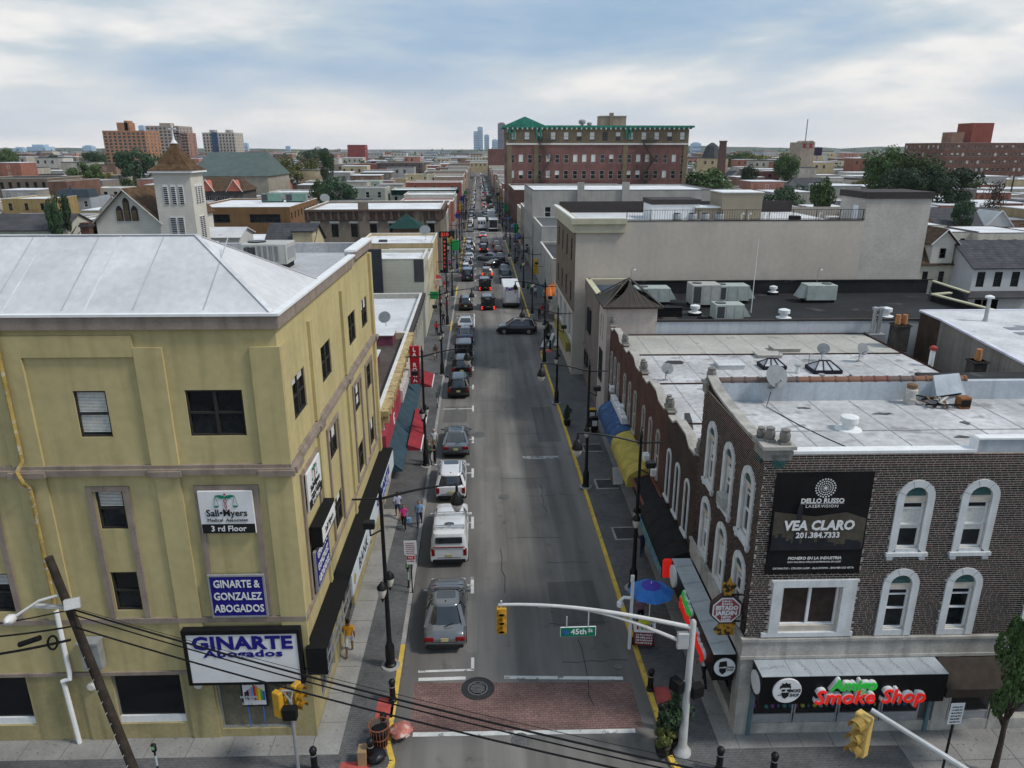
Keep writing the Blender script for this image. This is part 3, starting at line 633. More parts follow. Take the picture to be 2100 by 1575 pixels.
# poster in the corner window
pr = thing('poster', 'rainbow striped poster on blue legs inside the corner window', 'poster', FY.world(-2.15, .02, .5), GA)
panel(pr, .95, 1.2, INKB, .02, 1.6); 
for i, c in enumerate(((.06, .03, .02), (.03, .02, .02), (.5, .3, .45), (.1, .35, .6), (.55, .03, .03), (.65, .3, .03), (.7, .6, .05), (.08, .4, .08), (.05, .12, .5))):
    x0_ = -.36+i*.085; h = .62-abs(i-4.2)*.07; mb = MB(); mb.prism([(x0_, 1.3), (x0_+.08, 1.3), (x0_+.08, 1.35+h), (x0_, 1.35+h)], -.035, -.025, 'y'); mb.build('stripe', mat('stripe%d' % i, c, .6, .05), pr)
panel(pr, .85, 1.05, SIGNW, .021, 1.6, name='sheet'); T(pr, 'Coming Soon!', .16, INKB, y=-.045, z=2.05, shear=.3, sx=.8); T(pr, 'HUDSON\nPRIDE\nCENTER', .15, SIGNW, x=-.2, y=-.045, z=1.3, bold=.004)
mb = MB(); mb.box(-.3, -.26, -.02, .0, .1, 1.0); mb.box(.26, .3, -.02, 0, .1, 1.0); mb.build('leg', mat('sign_leg_blue', (.05, .15, .45), .5), pr)
# roof air conditioner
def rtu(label, loc, rz=0, w=2.6, d=1.6, h=1.3, m=ACG, hood=True, group='rooftop air conditioning units', fan=True, base=True):
    t = thing('air_conditioner', label, 'air conditioner', loc, rz, group); b0 = .25 if base else 0
    mb = MB(); mb.bbox(-w/2, w/2, -d/2, d/2, b0, b0+h, .03); mb.build('casing', m, t)
    if base: mb = MB(); mb.box(-w/2+.1, w/2-.1, -d/2+.1, d/2-.1, 0, .25); mb.build('kerb_base', BLACKM, t)
    mb = MB(); mb.box(-w/2+.15, -w/2+w*.32, -d/2-.012, -d/2-.004, b0+.15, b0+h-.15)
    mb.build('coil_grille', mat('coil', (.06, .065, .07), .6, .3, 12), t)
    mb = MB()
    for q in (.38, .66, .98): mb.box(-w/2+w*q, -w/2+w*q+.02, -d/2-.014, -d/2-.002, b0+.05, b0+h-.05)
    mb.box(w/2+.002, w/2+.014, -d/2+.2, d/2-.2, b0+.2, b0+h-.2); mb.build('panel_joint', GREY, t)
    if fan:
        f = MB(); f.lathe([(.42, 0), (.42, .05), (.38, .05), (.38, .01), (.05, .01)], 18, m=0); f.build('fan_ring', BLACKM, t, loc=(-w/4, 0, b0+h))
        g_ = MB()
        for q in range(-3, 4): hh = math.sqrt(.4**2-(q*.11)**2); g_.box(-hh, hh, q*.11-.01, q*.11+.01, .04, .06)
        g_.build('fan_guard', GREY, t, loc=(-w/4, 0, b0+h))
    if hood:
        k = MB(); k.add([(w/2, -d/2+.1, b0+h-.1), (w/2, d/2-.1, b0+h-.1), (w/2+.6, d/2-.1, b0+.2), (w/2+.6, -d/2+.1, b0+.2), (w/2, -d/2+.1, b0+.2), (w/2, d/2-.1, b0+.2)], [(0, 3, 2, 1), (0, 4, 3), (1, 2, 5), (3, 4, 5, 2)]); k.build('intake_hood', m, t)
    return t
t = rtu('large cream rooftop unit behind the white hip roof', FY.world(-3.8, 12.8, YH-.35), GA, 2.1, 1.7, .95, hood=False)
mb = MB()
for i in range(6): mb.box(-.8+i*.26, -.8+i*.26+.17, -.862, -.854, .4, 1.1)
mb.build('louvre', mat('louvre_grey', (.2, .2, .2), .6), t)
# ---------------------------------------------------------------- dark brick corner building (right)
MORT = mat('pale_mortar', (.50, .45, .39), .95, .15, 2)
BRK = [mat('dark_brick_a', (.030, .020, .018), .9, .25, 5), mat('dark_brick_b', (.048, .031, .027), .9, .25, 5), mat('dark_brick_c', (.075, .037, .031), .9, .25, 5)]
STONE = mat('weathered_stone', (.37, .355, .325), .9, .2, 1.5, streak=.45, streakcol=(.10, .10, .09))
STONED = mat('dark_weathered_stone', (.235, .225, .205), .9, .25, 2, streak=.4, streakcol=(.06, .06, .055))
SURR = mat('white_window_surround', (.60, .62, .63), .75, .12, 1.5, streak=.3, streakcol=(.28, .27, .25))
GRNP = mat('green_fanlight', (.035, .085, .085), .5, .4, 8, bump=.4, bscale=14)
SILV = mat('silver_panel', (.46, .50, .53), .38, .10, 1.2, metal=.25, streak=.15)
ROOFG = mat('grey_white_roof', (.46, .46, .465), .75, .24, .35, streak=.5, streakcol=(.28, .28, .28), spots=(.7, .60, (.19, .19, .19), .75))
bb = thing('corner_building', 'dark brick corner building with white arched windows and smoke shop below', 'building', (FB.o[0], FB.o[1], 0), GA)
BL, BD = 15., 7.35; ZB, ZT = 4.5, 11.75
FWIN = [(5.36, 7.85, 10.75, 1), (7.62, 7.85, 10.75, 1), (5.40, 4.52, 7.3, 0), (7.70, 4.52, 7.3, 0), (11.6, 7.85, 10.75, 1), (10.75, 4.52, 7.3, 0)]
SWIN = [(1.2, 7.85, 10.75, 1), (3.4, 7.85, 10.75, 1), (5.65, 7.85, 10.75, 1), (1.2, 4.52, 7.3, 0), (3.4, 4.52, 7.3, 0), (5.65, 4.52, 7.3, 0)]
ow, iw = .66, .40
def whole(c, z0, z1): return (c-iw, c+iw, z0+.25, z1-.85)
mb = MB(); fh = [whole(*q[:3]) for q in FWIN]+[(1.2, 3.25, 4.95, 6.55)]
holed_wall(mb, 'S', (0, 0), BL, ZB, ZT, fh, .22); holed_wall(mb, 'W', (0, BD), BD, ZB, ZT, [whole(BD-q[0], *q[1:3]) for q in SWIN], .22)
holed_wall(mb, 'N', (BL, BD), BL, ZB, ZT-.3, [], .1); holed_wall(mb, 'E', (BL, 0), BD, ZB, ZT-.3, [], .1)
mb.build('wall', MORT, bb)
# bricks: real blocks standing proud of the mortar
def arch_out(s, z, wins, pad=.02):
    for c, z0, z1, up in wins:
        if abs(s-c) < ow-.06 and z0-.02 < z < z1-ow+.02: return True
        if z >= z1-ow and (s-c)**2+(z-(z1-ow))**2 < (ow-.06)**2: return True
    return False
rest = MB(); singles = []; random.seed(3)
cand = []
for side, L_, o_ in (('S', 11.2, (0, 0)), ('W', BD, (0, BD))):
    wins = FWIN if side == 'S' else [(BD-q[0], *q[1:]) for q in SWIN]
    row = 0; z = ZB+.03
    while z < ZT-.04:
        s = -.12*(row % 2)+(.06 if row % 4 > 1 else 0)
        while s < L_:
            ln = .215 if random.random() < .82 else .10
            a, b = max(0, s), min(L_, s+ln); m_ = (a+b)/2
            blocked = b-a < .05 or arch_out(m_, z+.03, wins) or (side == 'S' and (.45 < m_ < 3.78 and 7.22 < z < 11.02)) or (side == 'S' and .72 < m_ < 3.85 and z < 6.86)
            if not blocked: cand.append((side, o_, a, b, z, random.choice((0, 0, 0, 1, 1, 2) if z < 11.2 else (1, 2, 2))))
            s += ln+.027
        row += 1; z += .0855
BM = {}
for i, (side, o_, a, b, z, c) in enumerate(cand):
    single = side == 'S' and len(singles) < 290 and b-a > .2 and 6.95 < z < 7.95 and 3.9 < a < 9.7
    if single:
        if c not in BM:
            q = MB(); q.box(-.1075, .1075, -.018, .01, 0, .052); BM[c] = q.mesh('brick', BRK[c])
        singles.append(link('brick', BM[c], bb, fpt(side, o_, (a+b)/2, 0, z)))
    else:
        p = [fpt(side, o_, s_, n_, z_) for s_, n_, z_ in ((a, .018, z), (b, .018, z), (b, .018, z+.052), (a, .018, z+.052), (a, 0, z), (b, 0, z), (b, 0, z+.052), (a, 0, z+.052))]
        rest.add(p, [(0, 1, 2, 3), (3, 2, 6, 7), (1, 5, 6, 2), (4, 0, 3, 7), (4, 5, 1, 0)], c)
tag(rest.build('brickwork', BRK, bb), kind='stuff')
# arched surrounds
def surround_mesh(h, sill):
    mb = MB(); sp = h-ow; n = 10
    outer = [(-ow, 0), (-ow, sp)]+[(-ow*math.cos(math.pi*i/n), sp+ow*math.sin(math.pi*i/n)) for i in range(1, n)]+[(ow, sp), (ow, 0)]
    inner = [(-iw, .25 if sill else 0), (-iw, sp)]+[(-iw*math.cos(math.pi*i/n), sp+iw*math.sin(math.pi*i/n)) for i in range(1, n)]+[(iw, sp), (iw, .25 if sill else 0)]
    for d0, d1, mm in ((-.07, .02, 0),):
        for i in range(len(outer)-1):
            a, b, c, d = outer[i], outer[i+1], inner[i+1], inner[i]
            mb.add([(q[0], d0, q[1]) for q in (a, b, c, d)]+[(q[0], d1, q[1]) for q in (a, b, c, d)], [(3, 2, 1, 0), (0, 1, 5, 4), (2, 3, 7, 6)], mm)
    for q in range(1, n):                       # voussoir joints
        t = math.pi*q/n
        if q % 3 == 1: mb.obox((-iw*1.05*math.cos(t), -.072, sp+iw*1.05*math.sin(t)), (-ow*math.cos(t), -.072, sp+ow*math.sin(t)), .012, .006, 1, up=(0, 1, 0))
    if sill: mb.box(-ow-.08, ow+.08, -.14, .02, -.02, .12); mb.box(-ow-.02, -ow+.18, -.11, .02, -.16, -.02); mb.box(ow-.18, ow+.02, -.11, .02, -.16, -.02); mb.box(-iw, iw, -.05, .02, .12, .25)
    else: mb.box(-iw, iw, -.05, .1, 0, .22)
    return mb.mesh('window_surround', [SURR, STONED])
SM = {1: surround_mesh(2.9, True), 0: surround_mesh(2.78, False)}
def tymp_mesh(h):
    mb = MB(); sp = h-ow; n = 10
    mb.prism([(-iw*math.cos(math.pi*i/n)*.86, sp+.06+iw*.8*math.sin(math.pi*i/n)) for i in range(n+1)][::-1], -.02, .01, 'y'); return mb.mesh('fanlight', GRNP)
TM = {1: tymp_mesh(2.9), 0: tymp_mesh(2.78)}
def arched(parent, side, o, s, z0, z1, up, ac=False, blind=0., shut=False):
    p = fpt(side, o, s, 0, z0); w_ = link('arched_window', SM[up], parent, p, (0, 0, RZ[side])); link('fanlight', TM[up], w_)
    h = z1-z0-.85-.25; zc = .25+h/2; x = iw; q = h/2
    mb = MB()
    for a, b, c, d in ((-x, x, q-.07, q), (-x, x, -q, -q+.06), (-x, -x+.07, -q, q), (x-.07, x, -q, q), (-x, x, -.03, .03), (-x, x, q-.28, q-.24)): mb.box(a, b, .06, .14, c, d)
    f = mb.build('sash', WHITE, w_, loc=(0, 0, zc)); g_ = MB(); g_.quad((-x, .12, -q), (x, .12, -q), (x, .12, q), (-x, .12, q)); 
    f2 = g_.build('pane', GLASS if not shut else MATS['blind'], w_, loc=(0, 0, zc))
    if blind: b_ = MB(); b_.quad((-x+.07, .11, q-.3-(h-.4)*blind), (x-.07, .11, q-.3-(h-.4)*blind), (x-.07, .11, q-.28), (-x+.07, .11, q-.28)); b_.build('blind', MATS['blind'], w_, loc=(0, 0, zc))
    if ac: a_ = MB(); a_.bbox(-.33, .33, -.3, .1, .27, .72, .02); [a_.box(-.28, .28, -.306, -.3, .3+i*.055, .325+i*.055, 1) for i in range(7)]; a_.build('window_ac', [ACG, GREY], w_)
    return w_
for i, q in enumerate(FWIN): arched(bb, 'S', (0, 0), *q, blind=(.55, .6, 0, 0, .3, .4)[i])
for i, q in enumerate(SWIN): arched(bb, 'W', (0, BD), BD-q[0], *q[1:], ac=(i == 1), blind=(0, .3, .3, 0, .5, .4)[i])
# square picture window
mb = MB()
for a, b, c, d in ((.78, 3.8, 6.62, 6.82), (.72, 3.86, 6.82, 6.9), (.78, 1.14, 4.72, 6.62), (3.3, 3.8, 4.72, 6.62), (.55, 3.9, 4.54, 4.72)): mb.box(a, b, -.1, .01, c, d)
pw = mb.build('picture_window', SURR, bb); near_window(bb, 'S', (0, 0), 2.22, 5.75, 2.06, 1.62, WHITE, 'double', mat('brown_blind_glass', (.045, .032, .028), .25, .3, 3), -.12)
# stone band and ground floor
def bslab(name, m, *bx): q = MB(); [q.box(*b) for b in bx]; return q.build(name, m, bb)
bslab('stone_band', STONE, (-.1, BL, -.1, 0, 3.62, 4.38), (-.1, 0, 0, BD, 3.62, 4.38)); bslab('stone_band', STONE, (-.16, BL, -.16, -.02, 4.38, 4.49), (-.16, -.02, -.02, BD, 4.38, 4.49)); bslab('stone_band', STONE, (-.14, BL, -.14, -.1, 3.62, 3.74))
bslab('corner_pier', STONE, (-.06, .55, -.06, .55, .1, 3.62)); bslab('end_pier', STONE, (7.55, 8.1, -.05, .4, .1, 3.62), (9.8, 10.3, -.05, .4, .1, 3.62)); bslab('end_pier', STONE, (-.06, .3, BD-.5, BD, .1, 3.62))
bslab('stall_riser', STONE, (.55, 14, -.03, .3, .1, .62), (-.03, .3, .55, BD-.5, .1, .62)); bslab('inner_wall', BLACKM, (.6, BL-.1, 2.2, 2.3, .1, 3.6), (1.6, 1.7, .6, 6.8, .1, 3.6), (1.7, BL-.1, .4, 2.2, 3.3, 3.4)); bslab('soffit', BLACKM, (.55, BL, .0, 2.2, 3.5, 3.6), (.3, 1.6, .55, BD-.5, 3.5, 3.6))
TEALF = mat('teal_steel', (.09, .15, .17), .45, .15, 3)
for a, b in ((.58, 2.15), (2.2, 3.85), (3.9, 5.5), (5.55, 7.0), (8.15, 9.75)):
    mb = MB(); mb.box(a, b, -.02, .04, .98, 1.03); mb.box(a, a+.05, -.02, .04, .62, 3.5); mb.box(b-.05, b, -.02, .04, .62, 3.5); w_ = mb.build('shop_window', STEEL, bb)
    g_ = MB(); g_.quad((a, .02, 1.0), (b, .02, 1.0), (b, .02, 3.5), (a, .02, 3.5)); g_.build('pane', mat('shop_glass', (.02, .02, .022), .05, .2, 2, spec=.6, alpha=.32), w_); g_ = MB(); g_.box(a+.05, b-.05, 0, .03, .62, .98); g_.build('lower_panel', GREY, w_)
for a, b in ((.6, 3.5), (3.6, 6.8)):
    mb = MB(); mb.box(-.04, .02, a, a+.05, .62, 3.5); mb.box(-.04, .02, b-.05, b, .62, 3.5); w_ = mb.build('shop_window', STEEL, bb); g_ = MB(); g_.quad((0, b, .62), (0, a, .62), (0, a, 3.5), (0, b, 3.5)); g_.build('pane', MATS['shop_glass'], w_)
bslab('steel_column', TEALF, (.42, .56, -.14, -.02, .1, 3.5)); bslab('steel_column', TEALF, (7.28, 7.42, -.1, .0, .1, 3.5)); 
mb = MB(); mb.box(7.05, 7.5, .1, .16, .15, 2.7); mb.build('door', mat('door_grey', (.12, .12, .12), .5), bb)
# goods on the shop-window shelf
random.seed(11); goods = [(.06, .25, .6), (.55, .6, .05), (.5, .5, .5), (.35, .1, .4), (.1, .4, .35), (.6, .6, .62), (.05, .05, .05)]
for i in range(26):
    x = .8+i*.235; c = random.choice(goods); h = random.uniform(.18, .5); rr = random.uniform(.04, .1)
    if 6.95 < x < 8.2: continue
    mb = MB(); mb.lathe([(rr*.7, 0), (rr, h*.12), (rr*.9, h*.3), (rr*.3, h*.5), (rr*.28, h*.92), (rr*.4, h)], 9)
    tag(mb.build('glass_pipe', mat('goods_%d' % goods.index(c), c, .2, .1), None, True, loc=FB.world(x, .35, 1.02)), 'small glass bottle on the smoke shop window shelf', 'bottle', 'goods in the smoke shop window')
bslab('display_shelf', mat('shelf_dark', (.06, .06, .06), .6), (.6, 7.0, .15, .75, .95, 1.02), (8.15, 9.75, .15, .75, .95, 1.02))
RED_E = mat('neon_red', (1, .06, .03), .5, 0, emit=1.6); WHT_E = mat('neon_white', (.8, .8, .9), .5, 0, emit=1.2)
nr = thing('neon_sign', 'red and white neon LAVA sign in the smoke shop window', 'neon sign', FB.world(2.85, -.0, 2.05), GA); text('LAVA', .26, WHT_E, 'lettering', nr, (0, .1, 0), ROT['S'], bold=.006); mb = MB(); mb.prism([(-.12, .16), (.12, .16), (.16, .3), (.05, .26), (.1, .42), (-.1, .42), (-.05, .26), (-.16, .3)], .08, .1, 'y'); mb.build('flame', RED_E, nr)
nr = thing('neon_sign', 'small red neon bar sign under the round logo', 'neon sign', FB.world(1.1, 0, 2.3), GA); mb = MB(); mb.bbox(-.32, .3, .06, .1, -.09, -.02, .01); mb.build('bar', RED_E, nr); strokes(nr, RED_E, [.08], .13, .26, .1)
# roof, parapets, coping
mb = MB(); mb.box(.3, BL-.2, .3, BD-.3, 10.9, 11.15); mb.build('flat_roof', ROOFG, bb)
PARW = mat('pale_blue_parapet', (.45, .49, .53), .8, .12, .8, streak=.35, streakcol=(.2, .21, .22))
bslab('parapet', PARW, (.3, BL, BD-.3, BD, 11.1, 11.98)); bslab('parapet', STONE, (.9, 7.1, .02, .3, 11.1, 11.72)); bslab('parapet', PARW, (0.02, .3, .9, BD-.5, 11.1, 11.9)); bslab('parapet', PARW, (7.1, BL, .02, .3, 11.1, 12.2))
bslab('coping', WHITE, (.9, 7.1, -.07, .32, 11.76, 11.86)); bslab('coping', WHITE, (7.1, BL, -.05, .3, 12.2, 12.26), (7.06, 7.14, -.055, .3, 11.77, 12.26)); 
mb = MB(); pts = [(.85, 12.02), (1.6, 11.92), (2.6, 11.92), (4.6, 12.0), (5.9, 12.12), (6.6, 12.3), (6.9, 12.38)]
for (a, za), (b, zb) in zip(pts, pts[1:]): mb.add([(-.08, a, za-.1), (-.08, b, zb-.1), (.34, b, zb-.1), (.34, a, za-.1), (-.08, a, za), (-.08, b, zb), (.34, b, zb), (.34, a, za)], [(4, 7, 6, 5), (0, 4, 5, 1), (2, 6, 7, 3), (0, 1, 2, 3), (3, 7, 4, 0), (1, 5, 6, 2)])
mb.build('coping', STONE, bb)
q = MB(); q.prism([(.85, 11.7)]+[(a, z-.1) for a, z in pts]+[(6.9, 11.7)], .0, .28, 'x'); q.build('brick_gable', BRK[0], bb)
for a, b in ((0, .85), (6.85, 7.4)):
    bslab('parapet_pier', STONED, (-.1, .85 if a == 0 else .45, a-.1 if a == 0 else a, b, 11.55, 11.95)); bslab('pier_cap', STONE, (-.18, .95 if a == 0 else .52, a-.18 if a == 0 else a-.06, b+.06, 11.95, 12.07))
def finial(loc, s=1.): 
    mb = MB(); mb.box(-.2*s, .2*s, -.2*s, .2*s, 0, .1*s); mb.lathe([(.16*s, .1*s), (.22*s, .2*s), (.23*s, .38*s), (.17*s, .52*s), (.2*s, .6*s), (.08*s, .66*s)], 8); return mb.build('stone_finial', STONED, bb, True, 40, loc)
finial((.22, .4, 12.07), .8); finial((.62, .12, 12.07), .85); finial((.15, 7.1, 12.07), .95); finial((.05, .75, 12.0), .7)
for x_, y_, sd in ((.45, -.02, 'S'), (.0, .45, 'W')):
    mb = MB(); mb.prism([(-.3, .25), (.3, .25), (.26, .0), (.14, -.2), (0, -.26), (-.14, -.2), (-.26, 0)][::-1], -.06, .0, 'y'); mb.lathe([(.1, 0), (.1, .01)], 8); mb.build('green_medallion', GRNP, bb, loc=(x_, y_-.02 if sd == 'S' else y_, 11.5), rot=(0, 0, RZ[sd]))
# clay coping tiles along the back parapet
TC = [mat('clay_tile_a', (.13, .095, .085), .8, .2, 4), mat('clay_tile_b', (.20, .105, .07), .8, .2, 4), mat('clay_tile_c', (.17, .08, .065), .8, .2, 4)]
tm = []
for m_ in TC: q = MB(); q.tube([(0, 0, 0), (.56, 0, 0)], .16, 10); q.tube([(.5, 0, 0), (.6, 0, 0)], .185, 10); tm.append(q.mesh('coping_tile', m_, True, 40))
for i in range(19): link('coping_tile', tm[0 if i < 6 or i in (13, 14) else 1 if i < 11 or i > 14 else 2], bb, (.55+i*.56, BD-.13, 12.02))
# ---- smoke shop sign boxes (things of their own)
random.seed(5)
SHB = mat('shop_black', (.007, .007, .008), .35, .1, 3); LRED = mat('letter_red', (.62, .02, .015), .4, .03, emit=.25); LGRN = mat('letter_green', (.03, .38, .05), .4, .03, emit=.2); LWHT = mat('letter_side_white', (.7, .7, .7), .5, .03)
def face_logo(root, x, z, s, y, nm='logo'):
    d = MB(); d.lathe([(s, 0), (s, .05), (s*.97, .06)], 28); l = d.build('logo_disc', SIGNW, root, loc=(x, y, z), rot=(math.pi/2, 0, 0))
    k = MB()
    hair = [(-.42, .18), (-.44, .42), (-.3, .55), (-.33, .68), (-.12, .62), (-.05, .74), (.1, .62), (.28, .66), (.26, .5), (.34, .38), (.3, .18), (.22, .3), (-.3, .3)]
    k.prism([(p*s-.1*s, q*s) for p, q in hair][::-1], y-.07, y-.064, 'y')
    for a in (-.33, .03): k.prism([((a+p)*s-.08*s, q*s) for p, q in ((0, .16), (.28, .16), (.25, .0), (.05, -.02))][::-1], y-.07, y-.064, 'y')
    k.prism([(p*s-.1*s, q*s) for p, q in ((-.3, -.1), (.24, -.1), (.22, -.4), (.0, -.62), (-.18, -.5), (-.28, -.3))][::-1], y-.07, y-.064, 'y')
    k.prism([(p*s, q*s) for p, q in ((-.62, -.28), (-.2, -.24), (-.2, -.3), (-.62, -.34))][::-1], y-.07, y-.064, 'y')
    k.build('logo_face', INKB, root, loc=(x, 0, z)); T(root, 'SMOKE\nSHOP', .2*s/.55, INKB, x=x+.52*s, y=y-.066, z=z-.16*s, sx=.72, bold=.004)
sf = thing('shop_sign_box', 'black smoke shop sign box with silver panelled top on the building front', 'shop sign', FB.world(.35, 0, 2.4), GA)
W_, D_, H_ = 6.75, 1.05, 1.2
mb = MB(); mb.box(0, W_, -D_, -.16, 0, H_); mb.build('case', SHB, sf)
def toptext(root, a, b, d0, d1, side):
    pass
for i in range(6):
    a = i*W_/6; mb = MB(); mb.box(a+.006, a+W_/6-.006, -D_-.015, -.16, H_, H_+.02); pn = mb.build('top_panel', SILV, sf)
    text('ETRAMETAL', .2, mat('print_grey', (.22, .24, .26), .6), 'print', pn, (a+W_/12, -.6, H_+.022), (0, 0, R(-75 if i else 8)), extrude=.001, sx=.9)
face_logo(sf, .95, .62, .52, -D_); mb = MB()
text('Amigo', .62, LGRN, 'lettering', sf, (3.3, -D_-.16, .88), ROT['S'], extrude=.02, bold=.02, shear=.15); text('Amigo', .62, LWHT, 'lettering', sf, (3.28, -D_-.07, .9), ROT['S'], extrude=.07, bold=.03, shear=.15)
text('Smoke Shop', .82, LRED, 'lettering', sf, (3.95, -D_-.16, .36), ROT['S'], extrude=.02, bold=.012, shear=.12, sx=.98); text('Smoke Shop', .82, LWHT, 'lettering', sf, (3.93, -D_-.07, .39), ROT['S'], extrude=.07, bold=.022, shear=.12, sx=.98)
d = MB(); d.lathe([(.42, 0), (.42, .04)], 24); d.build('logo_disc', SIGNW, sf, loc=(-.0, -.6, .62), rot=(math.pi/2, 0, -math.pi/2))
ss = thing('shop_sign_box', 'black smoke shop sign box running along the street side', 'shop sign', FB.world(0, .25, 2.4), GA)
L2 = 6.7; D2 = .98
mb = MB(); mb.box(-D2, -.16, 0, L2, 0, 1.15); mb.build('case', SHB, ss)
for i in range(5):
    a = i*L2/5; mb = MB(); mb.box(-D2-.015, -.16, a+.006, a+L2/5-.006, 1.15, 1.17); pn = mb.build('top_panel', SILV, ss)
    text('ETRAMETAL', .2, MATS['print_grey'], 'print', pn, (-.57, a+L2/10, 1.172), (0, 0, R(12)), extrude=.001, sx=.75)
d = MB(); d.lathe([(.4, 0), (.4, .04)], 24); d.build('logo_disc', SIGNW, ss, loc=(-.55, 0, .6), rot=(math.pi/2, 0, 0)); k = MB(); k.prism([(-.78, .62), (-.76, .86), (-.5, .9), (-.46, .66)][::-1], -.05, -.044, 'y'); k.prism([(-.76, .58), (-.48, .58), (-.5, .4), (-.62, .3), (-.74, .42)][::-1], -.05, -.044, 'y'); k.build('logo_face', INKB, ss); T(ss, 'SMOKE\nSHOP', .12, INKB, x=-.34, y=-.05, z=.55, sx=.8)
d = MB(); d.lathe([(.5, 0), (.5, .1)], 24); d.build('logo_disc', SIGNW, ss, loc=(-D2, L2-.6, .62), rot=(math.pi/2, 0, -math.pi/2)); d = MB(); d.bbox(-D2-.35, -D2+.1, L2+.15, L2+.35, .0, 1.0, .08); d.build('red_blade', LRED, ss)
text('Smoke Shop', .74, LRED, 'lettering', ss, (-D2-.12, 2.7, .38), ROT['W'], extrude=.03, bold=.03); text('Smoke Shop', .74, LWHT, 'lettering', ss, (-D2-.05, 2.72, .4), ROT['W'], extrude=.06, bold=.04); text('Amigo', .55, LGRN, 'lettering', ss, (-D2-.12, 3.6, .88), ROT['W'], extrude=.03, bold=.03); text('Amigo', .55, LWHT, 'lettering', ss, (-D2-.05, 3.62, .9), ROT['W'], extrude=.06, bold=.04)
# dark awning further along the front
da = thing('awning', 'plain dark brown awning to the right of the smoke shop sign', 'awning', FB.world(7.2, 0, 2.5), GA); mb = MB(); mb.add([(0, -.16, 1.1), (3.4, -.16, 1.1), (3.4, -1.0, .35), (0, -1.0, .35), (0, -1.0, 0), (3.4, -1.0, 0), (3.4, -.16, 0), (0, -.16, 0)], [(3, 2, 1, 0), (4, 5, 2, 3), (0, 7, 4, 3), (1, 2, 5, 6)]); mb.build('canvas', mat('brown_canvas', (.05, .04, .033), .9, .2, 3), da)
# banner
bn = thing('banner', 'large dark eye-clinic banner on the brick front', 'banner', FB.world(2.08, -.06, 9.15), GA)
mb = MB(); nx_, ny_ = 14, 14; W2, H2 = 3.38, 3.92
for i in range(nx_+1):
    for j in range(ny_+1):
        x = -W2/2+W2*i/nx_; z = -H2/2+H2*j/ny_; mb.v.append((x, -.02-.018*math.sin(x*3.1+z*1.3)*math.sin(z*2.3)-.02*(abs(x) > 1.5 and abs(z) > 1.7), z))
for i in range(nx_):
    for j in range(ny_): a = i*(ny_+1)+j; mb.f.append([a, a+ny_+1, a+ny_+2, a+1]); mb.m.append(0)
BANM = mat('banner_vinyl', (.014, .013, .014), .5, .3, .7, spec=.1)
mb.build('vinyl', BANM, bn, True)
SKYL = mat('banner_print_skyline', (.022, .025, .030), .5, .2, 3); HAZEB = mat('banner_print_dusk', (.07, .062, .048), .5, .35, .9)
mb = MB(); mb.prism([(-1.6, -.95), (1.62, -.95), (1.62, .2), (.9, .45), (-.2, .3), (-1.6, .5)][::-1], -.062, -.055, 'y'); mb.build('print_dusk', HAZEB, bn)
mb = MB(); random.seed(21); x = -1.6
while x < 1.55:
    w_ = random.uniform(.08, .2); h = random.uniform(.15, .55)*(1.3 if x < .2 else .7); mb.prism([(x, -1.0), (x+w_, -1.0), (x+w_, -.95+h), (x, -.95+h)][::-1], -.07, -.064, 'y'); x += w_*.9
mb.prism([(-.85, -1.0), (-.6, -1.0), (-.64, .62), (-.725, 1.0), (-.81, .62)][::-1], -.0705, -.063, 'y'); mb.build('print_skyline', SKYL, bn)
mb = MB()
for ring, (n_, rr, ds) in enumerate(((10, .1, .018), (16, .17, .022), (20, .25, .027), (22, .335, .03))):
    for q in range(n_): t = 2*math.pi*q/n_; mb.lathe([(ds, 0), (ds, .004)], 7, (rr*math.cos(t), rr*math.sin(t), 0))
mb.lathe([(.06, 0), (.06, .004)], 10); mb.build('dot_logo', SIGNW, bn, loc=(.05, -.062, 1.38), rot=(math.pi/2, 0, 0))
BW = dict(y=-.078)
T(bn, 'DELLO RUSSO', .24, SIGNW, z=.9, bold=.008, sx=.98, **BW); T(bn, 'LASERVISION', .15, SIGNW, z=.7, sx=1.15, spacing=1.15, **BW); T(bn, 'VEA CLARO', .5, SIGNW, z=-.05, bold=.02, sx=.92, shear=.1, **BW); T(bn, '201.384.7333', .29, SIGNW, z=-.42, bold=.008, sx=.98, **BW)
T(bn, 'PIONERO EN LA INDUSTRIA', .15, SIGNW, z=-1.32, bold=.003, shear=.15, **BW); T(bn, 'CON MAS DE 20 AÑOS DE EXPERIENCIA EN LASIK', .085, SIGNW, z=-1.47, shear=.15, **BW); T(bn, 'CATARATAS - CIRUGIA LASIK - GLAUCOMA - EXAMEN DE VISTA', .1, SIGNW, z=-1.72, sx=1., shear=.15, **BW)
mb = MB(); mb.box(-.75, .75, -.08, -.074, .795, .803); mb.build('rule', SIGNW, bn)
# octagonal hanging sign
og = thing('hanging_sign', 'octagonal red and white newspaper sign hanging from the brick corner', 'sign', FB.world(-.62, .55, 5.35), GA)
def octo(r_, y0, y1, m, nm): q = MB(); q.prism([(r_*math.cos(R(22.5+45*i)), r_*math.sin(R(22.5+45*i))) for i in range(8)][::-1], y0, y1, 'y'); return q.build(nm, m, og)
octo(.62, -.1, .1, mat('sign_brown', (.06, .035, .03), .6), 'case'); octo(.56, -.112, -.1, SIGNW, 'face'); octo(.50, -.118, -.11, mat('sign_dull_red', (.30, .07, .07), .6, .25, 6), 'face')
T(og, 'ESTADO', .23, SIGNW, z=.1, y=-.125, bold=.014, sx=.95); T(og, 'JARDIN', .25, SIGNW, z=-.12, y=-.125, bold=.014, sx=.95); T(og, 'NEWS\nPAPER', .13, SIGNW, z=-.36, y=-.125, bold=.006); strokes(og, SIGNW, [.38, .27], .09, .2, -.122)
